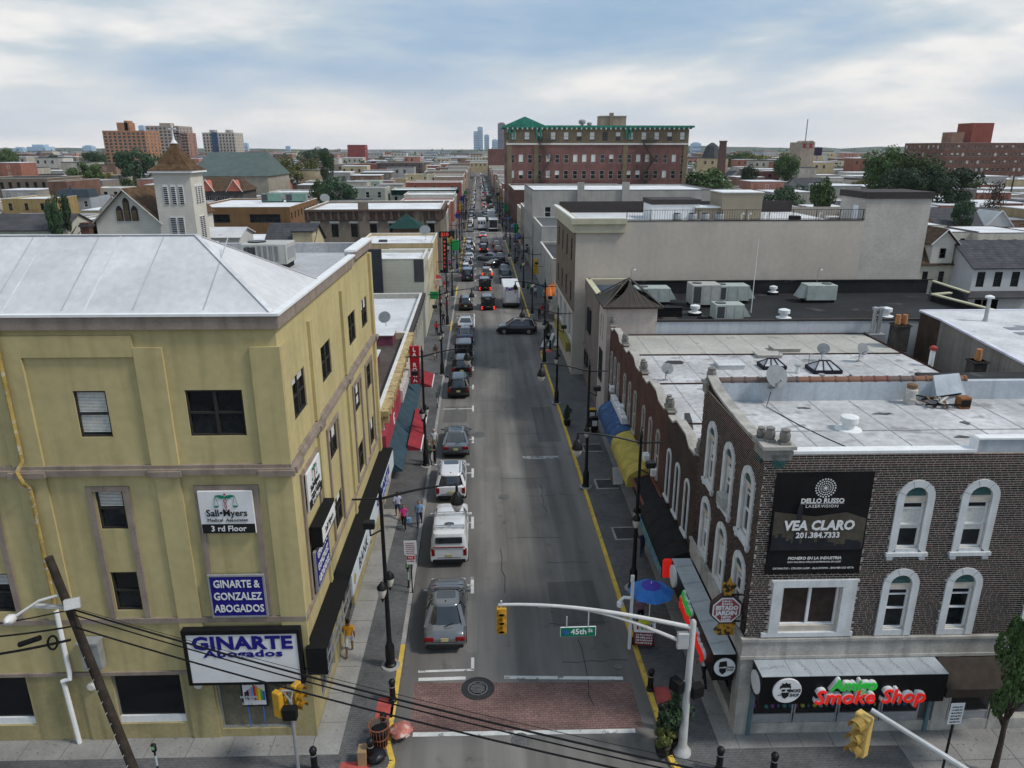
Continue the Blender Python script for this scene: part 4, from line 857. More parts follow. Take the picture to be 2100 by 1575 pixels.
LEO = mat('spotted_yellow', (.42, .22, .03), .6, .2, 4, spots=(6., .5, (.02, .018, .015), .95))
mb = MB(); mb.prism([(-.12, .6), (.12, .6), (.18, .8), (.3, 1.0), (.16, 1.02), (.08, 1.3), (-.02, 1.02), (-.14, 1.1), (-.2, .95)][::-1], -.08, .08, 'y'); mb.build('star_ornament', LEO, og); mb = MB(); mb.prism([(-.12, -.6), (-.36, -.95), (-.2, -1.1), (.4, -1.1), (.36, -.8), (.42, -.62)], -.08, .08, 'y'); mb.build('star_ornament', LEO, og)
mb = MB(); mb.obox((0, 0, .58), (.65, 0, .58), .05, .05); mb.obox((0, 0, -.55), (.65, 0, -.55), .05, .05); mb.build('bracket', BLACK, og)
for k in range(7): bslab('roof_seam', mat('roof_seam', (.33, .33, .33), .8, .3, 3), (.9+k*1.75, .95+k*1.75, .4, BD-.35, 11.15, 11.162))
bslab('roof_seam', MATS['roof_seam'], (.4, 12, 3.5, 3.56, 11.162, 11.17))
for x, y, w_, d in ((6.2, 5.2, 1.3, .25), (8.1, 2.6, .8, .3), (3.4, 6.0, .9, .2), (9.3, 4.0, .5, .5)): q = MB(); rnd = random.Random(int(x*9)); q.prism([(x+w_*(.5+.5*rnd.uniform(.35, 1)*math.cos(k*.45)), y+d*(.5+.6*rnd.uniform(.3, 1)*math.sin(k*.45))) for k in range(14)], 11.171, 11.176); q.build('tar_smear', mat('tar_smear', (.09, .09, .092), .8, .5, 4), bb)
# ---- rooftop things on the corner building
def dish(label, loc, rz, r=.42, h=.5, m=None, tilt=62):
    t = thing('satellite_dish', label, 'satellite dish', loc, rz, 'rooftop satellite dishes'); mb = MB(); mb.lathe([(r*q/6, .22*r*(q/6)**2) for q in range(1, 7)]+[(r*1.01, .23*r)], 18, sy=.9); mb.build('reflector', m or mat('dish_grey', (.21, .225, .235), .5, .12, 4), t, True, loc=(0, -.12, h), rot=(R(tilt), 0, 0))
    q = MB(); q.tube([(0, 0, 0), (0, 0, h-.05), (0, -.1, h)], .03, 6); q.box(-.15, .15, -.12, .12, 0, .03); q.build('mast', GREY, t); q = MB(); q.tube([(0, -.15, h-r*.75), (0, -r*.95, h-r*.1)], .016, 5); q.box(-.05, .05, -r*.95-.06, -r*.95+.05, h-r*.1-.05, h-r*.1+.05); q.build('feed_arm', GREY, t); return t
def mushroom(label, loc, s=1., m=WHITE, cap=.33):
    t = thing('roof_vent', label, 'roof vent', loc, 0, 'round rooftop vents'); mb = MB(); mb.lathe([(.5*s, 0), (.48*s, .03), (.24*s, .06), (.24*s, .3*s)], 16); mb.build('neck', m, t, True); mb = MB(); mb.lathe([(cap*s, .3*s), (cap*s, .52*s), (.1*s, .6*s)], 16); mb.build('cap', m, t, True); return t
mushroom('round white mushroom vent on the brick building roof', FB.world(4.6, 3.7, 11.15))
dish('big grey dish fixed to the clay-tiled parapet', FB.world(2.75, BD-.35, 11.75), 20, .55, .55)
q = MB(); q.tube([FB.world(*p) for p in ((2.7, 6.9, 11.6), (2.3, 6.2, 11.2), (2.6, 5.2, 11.17), (2.9, 4.0, 11.17), (3.4, 2.6, 11.17), (4.0, 1.2, 11.17), (4.3, .4, 11.2))], .018, 5); tag(q.build('cable', BLACK), 'thin black cable snaking over the brick building roof', 'cable')
random.seed(9)
jm = [mat('junk_white', (.5, .48, .44), .7, .2), mat('junk_brown', (.2, .12, .07), .8, .2), BLACKM]
t = thing('rubbish_pile', 'pile of planks and scrap beside the pale parapet', 'rubbish', FB.world(9.6, 6.2, 11.15), GA)
for i in range(16): q = MB(); a = random.uniform(0, 6.3); l = random.uniform(.3, .9); z = .05+i*.015; q.obox((random.uniform(-.7, .7), random.uniform(-.4, .3), z), (random.uniform(-.7, .7)+l*math.cos(a), random.uniform(-.3, .3)+.4*math.sin(a), z+random.uniform(0, .3)), .08, .05); q.build('plank', jm[i % 3], t)
t = thing('water_heater', 'old white cylinder with rusty top by the scrap pile', 'cylinder', FB.world(8.6, 6.6, 11.15)); q = MB(); q.lathe([(.25, 0), (.25, .62), (.2, .68)], 14); q.build('tank', jm[0], t, True); q = MB(); q.lathe([(.2, .68), (.21, .85), (.1, .9)], 14); q.build('top', jm[1], t, True)
t = thing('lean_to', 'pale blue sloping hatch against the parapet', 'roof hatch', FB.world(10.2, BD-.3, 11.15), GA); q = MB(); q.add([(-.5, 0, 1.1), (.6, 0, 1.2), (.7, -.9, 0), (-.5, -.7, 0), (-.5, 0, 0), (.6, 0, 0)], [(0, 3, 2, 1), (0, 4, 3), (1, 2, 5), (4, 5, 2, 3)]); q.build('cover', PARW, t)
t = thing('rusty_drum', 'rusty brown metal box at the end of the scrap pile', 'metal box', FB.world(10.5, 6.0, 11.15)); q = MB(); q.bbox(-.25, .25, -.2, .2, 0, .5, .04); q.build('casing', mat('rust', (.22, .09, .035), .8, .3, 4), t); q = MB(); q.box(-.2, .2, -.21, -.2, .1, .4); q.build('hatch', jm[2], t)
# ---------------------------------------------------------------- red brick row, hall, beige block (right side of the street)
REDB = mat('red_brown_brick', (.105, .045, .032), .9, .22, .7, brick=(.24, .085, (.10, .075, .065), .7, .008))
REDB2 = mat('dark_brown_brick', (.055, .034, .028), .9, .25, .7, brick=(.24, .085, (.085, .07, .06), .7, .010))
SHOPD = mat('shaded_shopfront', (.03, .03, .032), .35, .3, 2)  # street-level shade put into the near-black shopfront colour
TANROOF = mat('tan_grey_roof', (.40, .39, .355), .85, .14, .35, spots=(.7, .62, (.24, .22, .19), .7))
TAR = mat('tar_strip', (.045, .042, .042), .7, .2, 3)
def small_surround(h, ow=.44, iw=.29):
    mb = MB(); sp = h-ow; n = 8
    O = [(-ow, 0), (-ow, sp)]+[(-ow*math.cos(math.pi*i/n), sp+ow*math.sin(math.pi*i/n)) for i in range(1, n)]+[(ow, sp), (ow, 0)]
    I = [(-iw, 0), (-iw, sp)]+[(-iw*math.cos(math.pi*i/n), sp+iw*math.sin(math.pi*i/n)) for i in range(1, n)]+[(iw, sp), (iw, 0)]
    for i in range(len(O)-1):
        a, b, c, d = O[i], O[i+1], I[i+1], I[i]; mb.add([(q[0], -.06, q[1]) for q in (a, b, c, d)]+[(q[0], .03, q[1]) for q in (a, b, c, d)], [(3, 2, 1, 0), (0, 1, 5, 4), (2, 3, 7, 6)])
    mb.box(-ow-.06, ow+.06, -.12, .03, -.12, 0); return mb, I
_sm, _I = small_surround(2.75)
SURS = _sm.mesh('surround', mat('grey_stone_surround', (.36, .34, .31), .9, .2, 2, streak=.3)); SURW = _sm.mesh('surround', SURR)
_p = MB(); _p.prism(_I[::-1], .005, .02, 'y'); PANEA = _p.mesh('pane', GLASS); PANEW = _p.mesh('pane', SURR)
sa_ = MB(); sa_.box(-.29, .29, -.01, .02, 1.1, 1.16); sa_.box(-.29, -.25, -.01, .02, 0, 2.3); sa_.box(.25, .29, -.01, .02, 0, 2.3); SASHA = sa_.mesh('sash', WHITE)
def row_house(label, y0, y1, wm, wins, z=8.3, filled=False, acs=(), roofm=ROOFG, depth=20.):
    t = thing('row_building', label, 'building', FB.world(0, y0), GA, 'brick row along the right pavement'); L_ = y1-y0
    mb = MB(); holed_wall(mb, 'W', (0, L_), L_, 3.3, z-.2, [], .1); holed_wall(mb, 'S', (0, 0), depth, 0, z-.6, [], .1); holed_wall(mb, 'N', (depth, L_), depth, 0, z-.6, [], .1); holed_wall(mb, 'E', (depth, 0), L_, 0, z-.6, [], .1)
    mid = L_/2; prof = [(0, z-.2), (0, z+.15), (.5, z+.15), (.5, z-.05), (mid-1.6, z-.05), (mid-.9, z+.3), (mid+.9, z+.3), (mid+1.6, z-.05), (L_-.5, z-.05), (L_-.5, z+.15), (L_, z+.15), (L_, z-.2)]
    mb.prism(prof, 0, .3, 'x'); mb.build('wall', wm, t)
    cp = MB()
    for (a, za), (b, zb) in zip(prof[1:-1], prof[2:-1]):
        if b > a: cp.add([(-.08, a, za), (-.08, b, zb), (.38, b, zb), (.38, a, za), (-.08, a, za+.1), (-.08, b, zb+.1), (.38, b, zb+.1), (.38, a, za+.1)], [(4, 7, 6, 5), (0, 4, 5, 1), (2, 6, 7, 3), (3, 7, 4, 0), (1, 5, 6, 2), (0, 1, 2, 3)])
    cp.build('coping', STONE, t)
    for yy in (.24, L_-.24):
        for k, zz_ in ((0, 0),): f = MB(); f.box(-.2, .2, -.2, .2, 0, .12); f.lathe([(.13, .12), (.19, .25), (.19, .42), (.12, .56), (.16, .62)], 8); f.build('stone_finial', STONED, t, True, 40, (.1, yy, z+.25))
    for i, c in enumerate(wins):
        w_ = link('arched_window', SURW if filled else SURS, t, (0, c-y0, 3.95), (0, 0, RZ['W'])); link('pane', PANEW if filled else PANEA, w_)
        if not filled: link('sash', SASHA, w_)
        else: q = MB(); q.box(-.12, .2, -.012, .0, .4, 1.3); q.build('small_pane', GLASS, w_)
        if i in acs: q = MB(); q.bbox(-.3, .3, -.35, .05, .05, .45, .02); q.build('window_ac', WHITE, w_)
    q = MB(); q.box(.25, depth-.1, .02, L_-.02, z-.9, z-.7); q.build('flat_roof', roofm, t)
    for k in range(9): q = MB(); q.box(2+k*2, 2.06+k*2, .1, L_-.1, z-.7, z-.688); q.build('roof_seam', MATS['roof_seam'], t)
    q = MB(); q.box(-.03, .1, 0, L_, 3.15, 3.4); q.build('shop_cornice', OFFW if filled else STONED, t)
    q = MB(); q.box(.02, .1, .0, L_, .1, 3.15); q.build('shopfront', SHOPD, t)
    for k in range(3): a = L_*(k+.12)/3; q = MB(); q.box(-.01, .02, a, a+L_*.24, .6, 2.5); q.build('shop_pane', SHOPW, t)
    return t
row_house('dark brown brick row building with three white blocked arched windows', 7.4, 13.5, REDB2, [8.75, 10.6, 12.4], filled=True)
row_house('red brick row building beside the one with blocked windows', 13.5, 20.4, REDB, [15.1, 17.1, 19.1], acs=(0, 1))
row_house('red brick row building above the yellow awning', 20.4, 27.0, REDB, [21.9, 23.8, 25.7], acs=(2,))
row_house('reddish row building beside the pink stucco hall, last of the row', 27.0, 32.8, REDB, [28.3, 29.9, 31.5], acs=(1,), roofm=TANROOF)
# awnings
def awning(label, y0, y1, m, z0=2.5, z1=3.5, d=1.2, rounded=True, fr=FB, ang=GA, x=-.04, valance=.3, group='shop awnings', sgn=-1):
    t = thing('awning', label, 'awning', fr.world(x, y0, z0), ang, group); L_ = y1-y0; n = 7
    if rounded: pr = [(sgn*d*math.sin(math.pi/2*i/n), (z1-z0-valance)*math.cos(math.pi/2*i/n)+valance) for i in range(n+1)]+[(sgn*d, 0), (0, 0)]
    else: pr = [(0, z1-z0), (sgn*d, valance), (sgn*d, 0), (0, .0)]
    mb = MB(); mb.prism(pr if sgn < 0 else pr[::-1], 0, L_, 'y'); mb.build('canvas', m, t, rounded, 50)
    q = MB()
    for k in range(int(L_/1.2)+1): yy = min(L_-.03, k*1.2); q.tube([(p[0]*1.004, yy, p[1]*1.004) for p in pr[:-2]], .012, 4)
    q.build('rib', m, t); return t
BLK_C = mat('black_canvas', (.016, .016, .017), .85, .3, 3); YEL_C = mat('yellow_canvas', (.42, .34, .08), .8, .2, 1.5, streak=.3, streakcol=(.25, .2, .05)); BLU_C = mat('blue_canvas', (.04, .085, .19), .8, .25, 1.5, spots=(2., .6, (.1, .2, .35), .7))
t = awning('rounded black awning between the smoke shop box and the red brick row', 7.2, 12.9, BLK_C, 2.4, 3.7, 1.3); q = MB(); q.box(-1.34, -1.305, .1, 5.6, -.05, .42); q.build('printed_valance', mat('print_valance', (.10, .22, .30), .6, .5, 3, spots=(2.5, .55, (.15, .32, .08), .9)), t)
t = awning('yellow shop awning on the right pavement', 16.6, 22.6, YEL_C, 2.5, 3.7, 1.3); awning('blue shop awning beyond the yellow one', 22.7, 28.8, BLU_C, 2.5, 3.7, 1.3)
t = thing('shop_sign', 'row of white scalloped sign boxes above the blue awning', 'shop sign', FB.world(-.3, 23.6, 3.72), GA)
for k in range(7): q = MB(); q.bbox(-.2, .2, k*.72, k*.72+.66, 0, .5+.06*(k % 2), .04); q.build('letter_box', SIGNW, t)
t = thing('canopy', 'bare orange-red canopy frame over the pavement by the black awning', 'awning', FB.world(-.05, 13.0, 2.6), GA); q = MB(); q.obox((0, 0, .8), (-1.0, 0, .5), .06, .06); q.obox((0, 3.4, .8), (-1.0, 3.4, .5), .06, .06); q.obox((-1, 0, .5), (-1, 3.4, .5), .1, .12); q.obox((0, 0, .8), (0, 3.4, .8), .1, .1); q.build('frame', mat('frame_red', (.2, .07, .05), .6), t); q = MB(); q.add([(-.05, .05, .79), (-.05, 3.35, .79), (-.97, 3.35, .52), (-.97, .05, .52)], [(0, 1, 2, 3)]); q.build('sheet', BLK_C, t)
# roof things on the row
zr = 7.62
def roofthing(x, y): return FB.world(x, y, zr)
dish('small grey dish standing alone on the white roof behind the stone finials', roofthing(1.7, 21.3), 10, .4, .75)
dish('grey dish on the tan roof, left of a pair', roofthing(13.5, 25.6), -15, .42, .8); dish('grey dish on the tan roof, right of a pair', roofthing(15.9, 25.2), 20, .48, .85)
dish('grey dish low behind the clay-tiled parapet, left one', roofthing(14.6, 17.6), 50, .42, .75); dish('larger grey dish behind the clay-tiled parapet, right one', roofthing(15.8, 18.2), 30, .52, .9)
def skylight(label, x, y, s=1.):
    t = thing('skylight', label, 'skylight', roofthing(x, y), GA, 'pyramid skylights on the white roof'); b = .75*s; q = MB(); h = .45*s
    for p, r_ in (((-b, -b*.8), (b, -b*.8)), ((b, -b*.8), (b, b*.8)), ((b, b*.8), (-b, b*.8)), ((-b, b*.8), (-b, -b*.8))): q.obox((*p, .12), (*r_, .12), .1, .22)
    tx = .3*s
    for p, e_ in (((-b, -b*.8), -tx), ((b, -b*.8), tx), ((b, b*.8), tx), ((-b, b*.8), -tx), ((-.25*s, -b*.8), -.1), ((.25*s, -b*.8), .1), ((0, b*.8), 0)): q.obox((*p, .2), (e_, 0, h+.15), .06, .06)
    q.obox((-tx, 0, h+.15), (tx, 0, h+.15), .07, .07); q.build('frame', mat('skylight_frame', (.018, .014, .025), .6), t)
    g_ = MB(); g_.add([(-b, -b*.8, .18), (b, -b*.8, .18), (b, b*.8, .18), (-b, b*.8, .18), (-tx, 0, h+.13), (tx, 0, h+.13)], [(0, 1, 5, 4), (1, 2, 5), (2, 3, 4, 5), (3, 0, 4)]); g_.build('glazing', mat('milky_glass', (.42, .43, .45), .4, .2, 3), t)
skylight('pyramid skylight with black frame left of the other', 9.4, 23.9); skylight('larger pyramid skylight with black frame, right of the other', 12.5, 23.0, 1.2); skylight('collapsed-looking black skylight frame near the parapet', 8.0, 20.2, .8)
def hatch(label, x, y, w_, d, h, m, z=zr): t = thing('roof_hatch', label, 'roof hatch', FB.world(x, y, z), GA, 'flat roof hatches'); q = MB(); q.box(-w_/2, w_/2, -d/2, d/2, 0, h); q.build('kerb', m, t); q = MB(); q.bbox(-w_/2-.06, w_/2+.06, -d/2-.06, d/2+.06, h, h+.08, .02); q.build('lid', m, t)
hatch('white flat roof hatch on the row roof', 6.6, 24.1, 1.7, 1.2, .22, WROOF2); hatch('grey slab hatch on the tan roof, nearer one', 10.1, 26.6, 1.7, 1.0, .15, TANROOF); hatch('dark-edged slab hatch on the tan roof, farther one', 11.9, 28.2, 1.9, 1.1, .18, TANROOF)
for x, y, w_, l, lab in ((1.2, 13.6, .35, 3.2, 'long'), (2.6, 14.6, .3, 2.4, 'middle'), (-.0+4.2, 15.6, .35, 1.6, 'short'), (13.6, 20.9, .16, 2.4, 'thin left'), (14.6, 20.7, .16, 2.2, 'thin right'), (12.1, 20.3, .2, 1.8, 'nearest the skylight'), (3.2, 25.2, 1.1, .8, 'square')):
    q = MB(); q.prism([tuple(FB.world(x+a*w_/2+.5*b*l*.2, y+b*l/2)[:2]) for a, b in ((-1, -1), (1, -1), (1.2, .2), (.8, 1), (-.8, 1), (-1.2, -.1))], zr, zr+.012); tag(q.build('tar_patch', TAR), lab+' dark tar patch on the brick row roof', 'tar patch', 'tar patches on the row roof')
for x, y, lab in ((10.6, 22.6, 'left'), (11.3, 20.6, 'near right')): t = thing('vent_pipe', 'short white vent pipe on the row roof, %s one' % lab, 'vent pipe', roofthing(x, y), 0, 'vent pipes'); q = MB(); q.lathe([(.13, 0), (.13, .45)], 10); q.build('pipe', WHITE, t); q = MB(); q.lathe([(.2, .45), (.2, .52)], 10); q.build('cap', GREY, t)
for x, y in ((10.1, 24.6), (12.0, 24.2)): q = MB(); q.tube([(0, 0, 0), (0, 0, .8), (.18, 0, .82)], .025, 6); tag(q.build('conduit', GREY, loc=roofthing(x, y)), 'thin bent grey conduit standing on the row roof', 'pipe', 'bent conduits')
# ---- pink stucco hall with black roof
PINK = mat('pink_beige_stucco', (.49, .425, .39), .9, .10, .5, streak=.25, streakcol=(.24, .21, .19)); PINKD = mat('mauve_brown_stucco', (.205, .165, .148), .9, .12, .6, streak=.2)
BROOF = mat('black_roof_felt', (.022, .023, .025), .75, .3, .25, spots=(.45, .62, (.10, .10, .105), .55)); BRZ = mat('bronze_metal', (.062, .052, .044), .5, .15, 2, metal=.35); CREAM = mat('cream_coping', (.50, .48, .34), .8, .1, 2)
HAL = thing('hall', 'pink stucco hall with wide black flat roof and pyramid-roofed corner tower', 'building', FB.world(0, 32.9), GA)
HD, HW, HZ = 13.6, 32.5, 8.55
mb = MB(); holed_wall(mb, 'S', (3.6, 0), HW-3.6, 0, HZ+.1, [], .1); holed_wall(mb, 'W', (-.2, HD), HD-4.1, 0, HZ+1.1, [(2.6, 4.6, 5.4, 7.6), (1.6, 3.3, 1.9, 3.3)], .2); holed_wall(mb, 'N', (HW, HD), HW, 0, HZ+.6, [], .1)
mb.add([(HW, 0, 0), (HW-1.5, HD-4, 0), (HW+.5, HD, 0), (HW, 0, HZ+.1), (HW-1.5, HD-4, HZ+.1), (HW+.5, HD, HZ+.1)], [(0, 1, 4, 3), (1, 2, 5, 4)]); mb.build('wall', [mat('pale_blue_wall', (.45, .48, .52), .85, .10, .6, streak=.35, streakcol=(.25, .26, .28))], HAL)
mb = MB(); holed_wall(mb, 'S', (-.3, 0), 3.9, 0, 9.85, [], .1); holed_wall(mb, 'W', (-.3, 4.1), 4.1, 0, 9.85, [(1.2, 2.4, 6.8, 8.8)], .18); holed_wall(mb, 'E', (3.6, 0), 4.1, HZ, 9.85, [], .1); holed_wall(mb, 'N', (3.6, 4.1), 3.9, HZ, 9.85, [], .1); mb.build('tower_wall', PINK, HAL)
mb = MB(); mb.box(-.28, -.2, 4.1, HD, 0, HZ+1.1); mb.box(-.36, -.28, 4.1, HD, 8.7, 9.7); mb.box(-.36, -.28, 4.1, HD, 3.2, 3.5); mb.build('street_wall', PINKD, HAL)
near_window(HAL, 'W', (-.36, HD), 3.6, 6.5, 1.9, 2.2, DKFR, 'double', mat('blue_glass', (.05, .09, .16), .1, .4, 2), .06); near_window(HAL, 'W', (-.3, 4.1), 1.8, 7.8, 1.2, 2.0, PINK, 'sash', mat('cream_panel', (.5, .48, .42), .7), .03); near_window(HAL, 'W', (-.36, HD), 2.4, 2.6, 1.7, 1.4, DKFR, '', SHOPW, .06); near_window(HAL, 'W', (-.3, 4.1), 1.8, 4.6, 1.6, 2.6, DKFR, 'double sash', mat('green_glass', (.04, .12, .11), .15, .3, 2), .05)
mb = MB(); mb.box(.1, HW-.3, 0.15, HD-.1, HZ-.45, HZ-.25); mb.build('flat_roof', BROOF, HAL)
mb = MB(); mb.box(3.62, HW, -.06, .3, HZ+.1, HZ+.24); mb.build('coping', mat('dark_coping', (.045, .04, .038), .6), HAL); mb = MB(); mb.box(3.7, HW, HD-.35, HD, HZ-.3, HZ+.95); mb.box(-.2, .12, 4.2, HD, HZ-.3, HZ+1.1); mb.build('upstand', BROOF, HAL)
mb = MB(); mb.obox((-.1, 4.1, HZ+1.16), (-.1, HD, HZ+1.16), .5, .1); mb.obox((-.1, HD-.2, HZ+1.16), (4, HD-.2, HZ+1.16), .45, .1); mb.obox((HW-1.6, HD-4, HZ+.3), (HW, -.5, HZ+.3), .4, .12); mb.obox((HW-1.6, HD-4, HZ+.3), (HW+.5, HD-3.3, HZ+.3), .35, .12); mb.obox((HW+.5, HD-.2, HZ+.85), (HW+2.2, HD-3.3, HZ+.3), .35, .12); mb.build('cream_coping', CREAM, HAL)
mb = MB(); mb.obox((HW-1.6, HD-4, HZ-.35), (HW, -.5, HZ-.35), .26, 1.18); mb.obox((HW-1.6, HD-4, HZ-.36), (HW+.5, HD-3.3, HZ-.36), .22, 1.18); mb.obox((HW+.5, HD-.2, HZ+.2), (HW+2.2, HD-3.3, HZ-.3), .24, 1.1); mb.obox((4.0, HD-.4, HZ+1.0), (HW+.4, HD-.4, HZ+1.0), .05, .1); mb.build('upstand', BROOF, HAL)
# pyramid roof with separate standing-seam panels
ez, ap = 9.9, Vector((1.65, 2.05, 11.75)); cor = [Vector((-.65, -.4, ez)), Vector((3.95, -.4, ez)), Vector((3.95, 4.5, ez)), Vector((-.65, 4.5, ez))]
py = MB(); py.box(-.65, 3.95, -.4, 4.5, ez-.14, ez-.01); pyo = py.build('tower_roof', BRZ, HAL)
for e_ in range(4):
    a, b = cor[e_], cor[(e_+1) % 4]; n = 9
    for i in range(n):
        p0 = a.lerp(b, i/n); p1 = a.lerp(b, (i+1)/n); mids = (i+.5)/n
        def up(f): return a.lerp(b, f).lerp(ap, min(1, 2*min(f, 1-f))*.985)
        q = MB(); t0, t1 = up(i/n), up((i+1)/n); g_ = (p1-p0)*.04
        poly = [p0+g_, p1-g_, t1-g_*(0 if (t1-t0).length < .01 else 1), t0+g_]
        if (t0-p0).length < .02: poly = [p0+g_, p1-g_, t1-g_]
        elif (t1-p1).length < .02: poly = [p0+g_, p1-g_, t0+g_]
        q.add([tuple(w_) for w_ in poly], [tuple(range(len(poly)))]); q.build('roof_panel', BRZ, pyo)
        if i: q = MB(); q.obox(p0, t0, .035, .06); q.build('seam', mat('bronze_seam', (.10, .088, .075), .45, .1, metal=.4), pyo)
for c_ in cor: q = MB(); q.obox(c_, ap, .12, .08); q.build('hip_cap', MATS['bronze_seam'], pyo)
# roof units on the hall
def hz(x, y, dz=0): return FB.world(x, y, HZ-.25+dz)
rtu('grey-green rooftop unit beside the pyramid roof', hz(5.0, 41.8), GA, 3.0, 1.7, 1.25, ACB); rtu('weathered white rooftop unit, tallest on the black roof', hz(9.3, 40.6), GA, 2.5, 1.9, 1.75, ACG, False)
rtu('grey-green rooftop unit right behind the tall white one', hz(12.1, 42.2), GA, 3.1, 1.7, 1.35, ACB); rtu('small grey rooftop unit nearest the white wall', hz(9.6, 34.7), GA, 2.3, 1.5, 1.2, ACB); t = rtu('rooftop unit standing alone on the right of the black roof', hz(20.2, 42.2), GA+180, 2.7, 1.6, 1.35, ACB)
for x, y, lab, s in ((7.6, 36.8, 'left of the small rooftop unit', 1.1), (17.4, 45.6, 'against the beige wall', 1.), (14.2, 34.6, 'in the middle front of the black roof', 1.25), (22.7, 35.0, 'at the right end of the black roof', 1.25)):
    t = mushroom('white capped vent on a black kerb '+lab, hz(x, y, .25), s, WHITE, .36); q = MB(); q.box(-.4*s, .4*s, -.4*s, .4*s, -.25, .02); q.build('kerb_base', BLACKM, t)
hatch('dark brown roof hatch by the pyramid roof', 4.9, 34.0, 1.1, .9, .3, BRZ, HZ-.25)
for x, y, w_, d in ((5.1, 36.4, 2.6, .5),): t = thing('roof_box', 'long low black kerb box beside the pyramid roof', 'roof kerb', hz(x, y), GA); q = MB(); q.bbox(-w_/2, w_/2, -d/2, d/2, 0, .75, .03); q.build('box', BLACKM, t); q = MB(); q.box(-w_/2-.05, w_/2+.05, -d/2-.05, d/2+.05, .75, .8); q.build('lid', BROOF, t)
for x, y, l in ((7.9, 39.2, 1.9), (8.1, 35.8, 1.0), (9.0, 35.9, 1.0), (6.6, 34.9, .9), (7.5, 34.9, .9)): q = MB(); q.box(-l/2, l/2, -.25, .25, 0, .06); tag(q.build('roof_mat', mat('roof_mat', (.012, .012, .014), .9), loc=hz(x, y), rot=(0, 0, R(GA))), 'dark rubber mat lying on the black roof', 'mat', 'rubber roof mats')
q = MB(); q.tube([(0, 0, 0), (0, 0, 2.6), (.05, 0, 6.2)], [.035, .03, .012], 6); tag(q.build('antenna_mast', WHITE, loc=hz(12.6, 37.6)), 'tall thin white whip antenna on the black roof', 'antenna')
for x, y in ((3.9, 45.9), (21.4, 45.4)): t = thing('roof_light', 'gooseneck lamp on a thin pole at the back of the black roof', 'lamp', hz(x, y), 0, 'gooseneck roof lamps'); q = MB(); q.tube([(0, 0, 0), (0, 0, 2.4), (.12, 0, 2.55), (.25, 0, 2.45)], .025, 5); q.build('pole', GREY, t); q = MB(); q.lathe([(.05, .1), (.12, 0)], 8); q.build('shade', WHITE, t, loc=(.28, 0, 2.33))
# twin flue and block against the white wall
t = thing('flue_stack', 'twin steel flue pipes on a grey block against the pale wall', 'chimney', FB.world(20.6, 32.3, 6.6), GA); q = MB(); q.box(-.6, .6, -.5, .5, 0, 1.2); q.build('block', mat('grey_block', (.27, .28, .29), .9, .15, 1), t)
for dx in (-.25, .2): q = MB(); q.lathe([(.16, 1.2), (.16, 3.0), (.25, 3.02), (.25, 3.22), (.05, 3.3)], 12, (dx, 0, 0)); q.build('flue_pipe', STEEL, t, True, 40)
# ---- beige block with the long blank side wall
BEI = mat('beige_render', (.50, .445, .38), .9, .09, .25, streak=.28, streakcol=(.56, .53, .49), spots=(.18, .60, (.40, .37, .335), .5)); BEIB = mat('grey_block_wall', (.50, .465, .42), .9, .12, .4, brick=(.4, .2, (.40, .375, .34), .94, .01), streak=.35, streakcol=(.40, .37, .34)); TANB = mat('tan_brick', (.17, .125, .09), .9, .15, .8, brick=(.3, .1, (.2, .17, .14), .75, .01)); CREAM2 = mat('cream_cornice', (.46, .43, .32), .85, .1, 1.5)
bg_ = thing('beige_block', 'long beige building with blank side wall and stair tower behind the black roof', 'building', (9.4, 69.0, 0), -.3); BX, BY, BZ = 33.6, 17., 15.0
mb = MB(); holed_wall(mb, 'S', (0, 0), 27.4, 0, BZ, [], .1); holed_wall(mb, 'N', (BX, BY), BX, 0, BZ, [], .1); holed_wall(mb, 'E', (BX, 0), BY, 0, BZ, [], .1); mb.build('wall', BEI, bg_)
mb = MB(); mb.box(27.4, BX, 0, 5.2, 0, 17.0); mb.build('stair_tower', BEIB, bg_); mb = MB(); mb.box(27.25, BX+.15, -.15, 5.35, 17.0, 17.55); mb.box(27.25, BX+.15, -.16, 5.36, 17.55, 17.6); mb.build('tower_fascia', mat('dark_fascia', (.05, .043, .042), .7, .1), bg_)
mb = MB(); mb.box(27.3, 27.4, 1.3, 2.3, BZ-.6, 16.3); mb.build('door', WHITE, bg_); q = MB(); q.lathe([(.1, 0), (.16, .1)], 8); q.build('wall_lamp', WHITE, bg_, loc=(27.3, .3, 16.7))
sw = []
for r_, (a, b) in enumerate(((11.0, 13.2), (6.9, 9.0))):
    for k in range(4): sw.append((2.0+k*3.9, 3.0+k*3.9, a, b))
gw = [(1.2+k*4.1, 3.6+k*4.1, 3.4, 6.0) for k in range(4)]
mb = MB(); holed_wall(mb, 'W', (-.02, BY), BY, 6.4, BZ-1.2, sw, .2); mb.build('street_wall', TANB, bg_); mb = MB(); holed_wall(mb, 'W', (-.1, BY), BY, 0, 6.4, gw, .25); mb.box(-.12, .6, -.03, .3, 0, 6.4); mb.box(-.22, -.1, -.04, BY, 6.3, 6.5); mb.build('street_base', BEI, bg_)
for a, b, c, d in sw: near_window(bg_, 'W', (-.02, BY), (a+b)/2, (c+d)/2, b-a, d-c, DKFR)
for a, b, c, d in gw: near_window(bg_, 'W', (-.1, BY), (a+b)/2, (c+d)/2, b-a, d-c, WHITE, 'double', GLASS2)
mb = MB(); mb.box(-.3, 4.6, -.3, .0, BZ-1.0, BZ-.2); mb.box(-.3, -.02, 0, BY, BZ-1.0, BZ-.2); mb.box(-.5, 4.7, -.5, .2, BZ-.2, BZ+.3); mb.box(-.5, .2, .2, BY, BZ-.2, BZ+.3); mb.build('cornice', CREAM2, bg_)
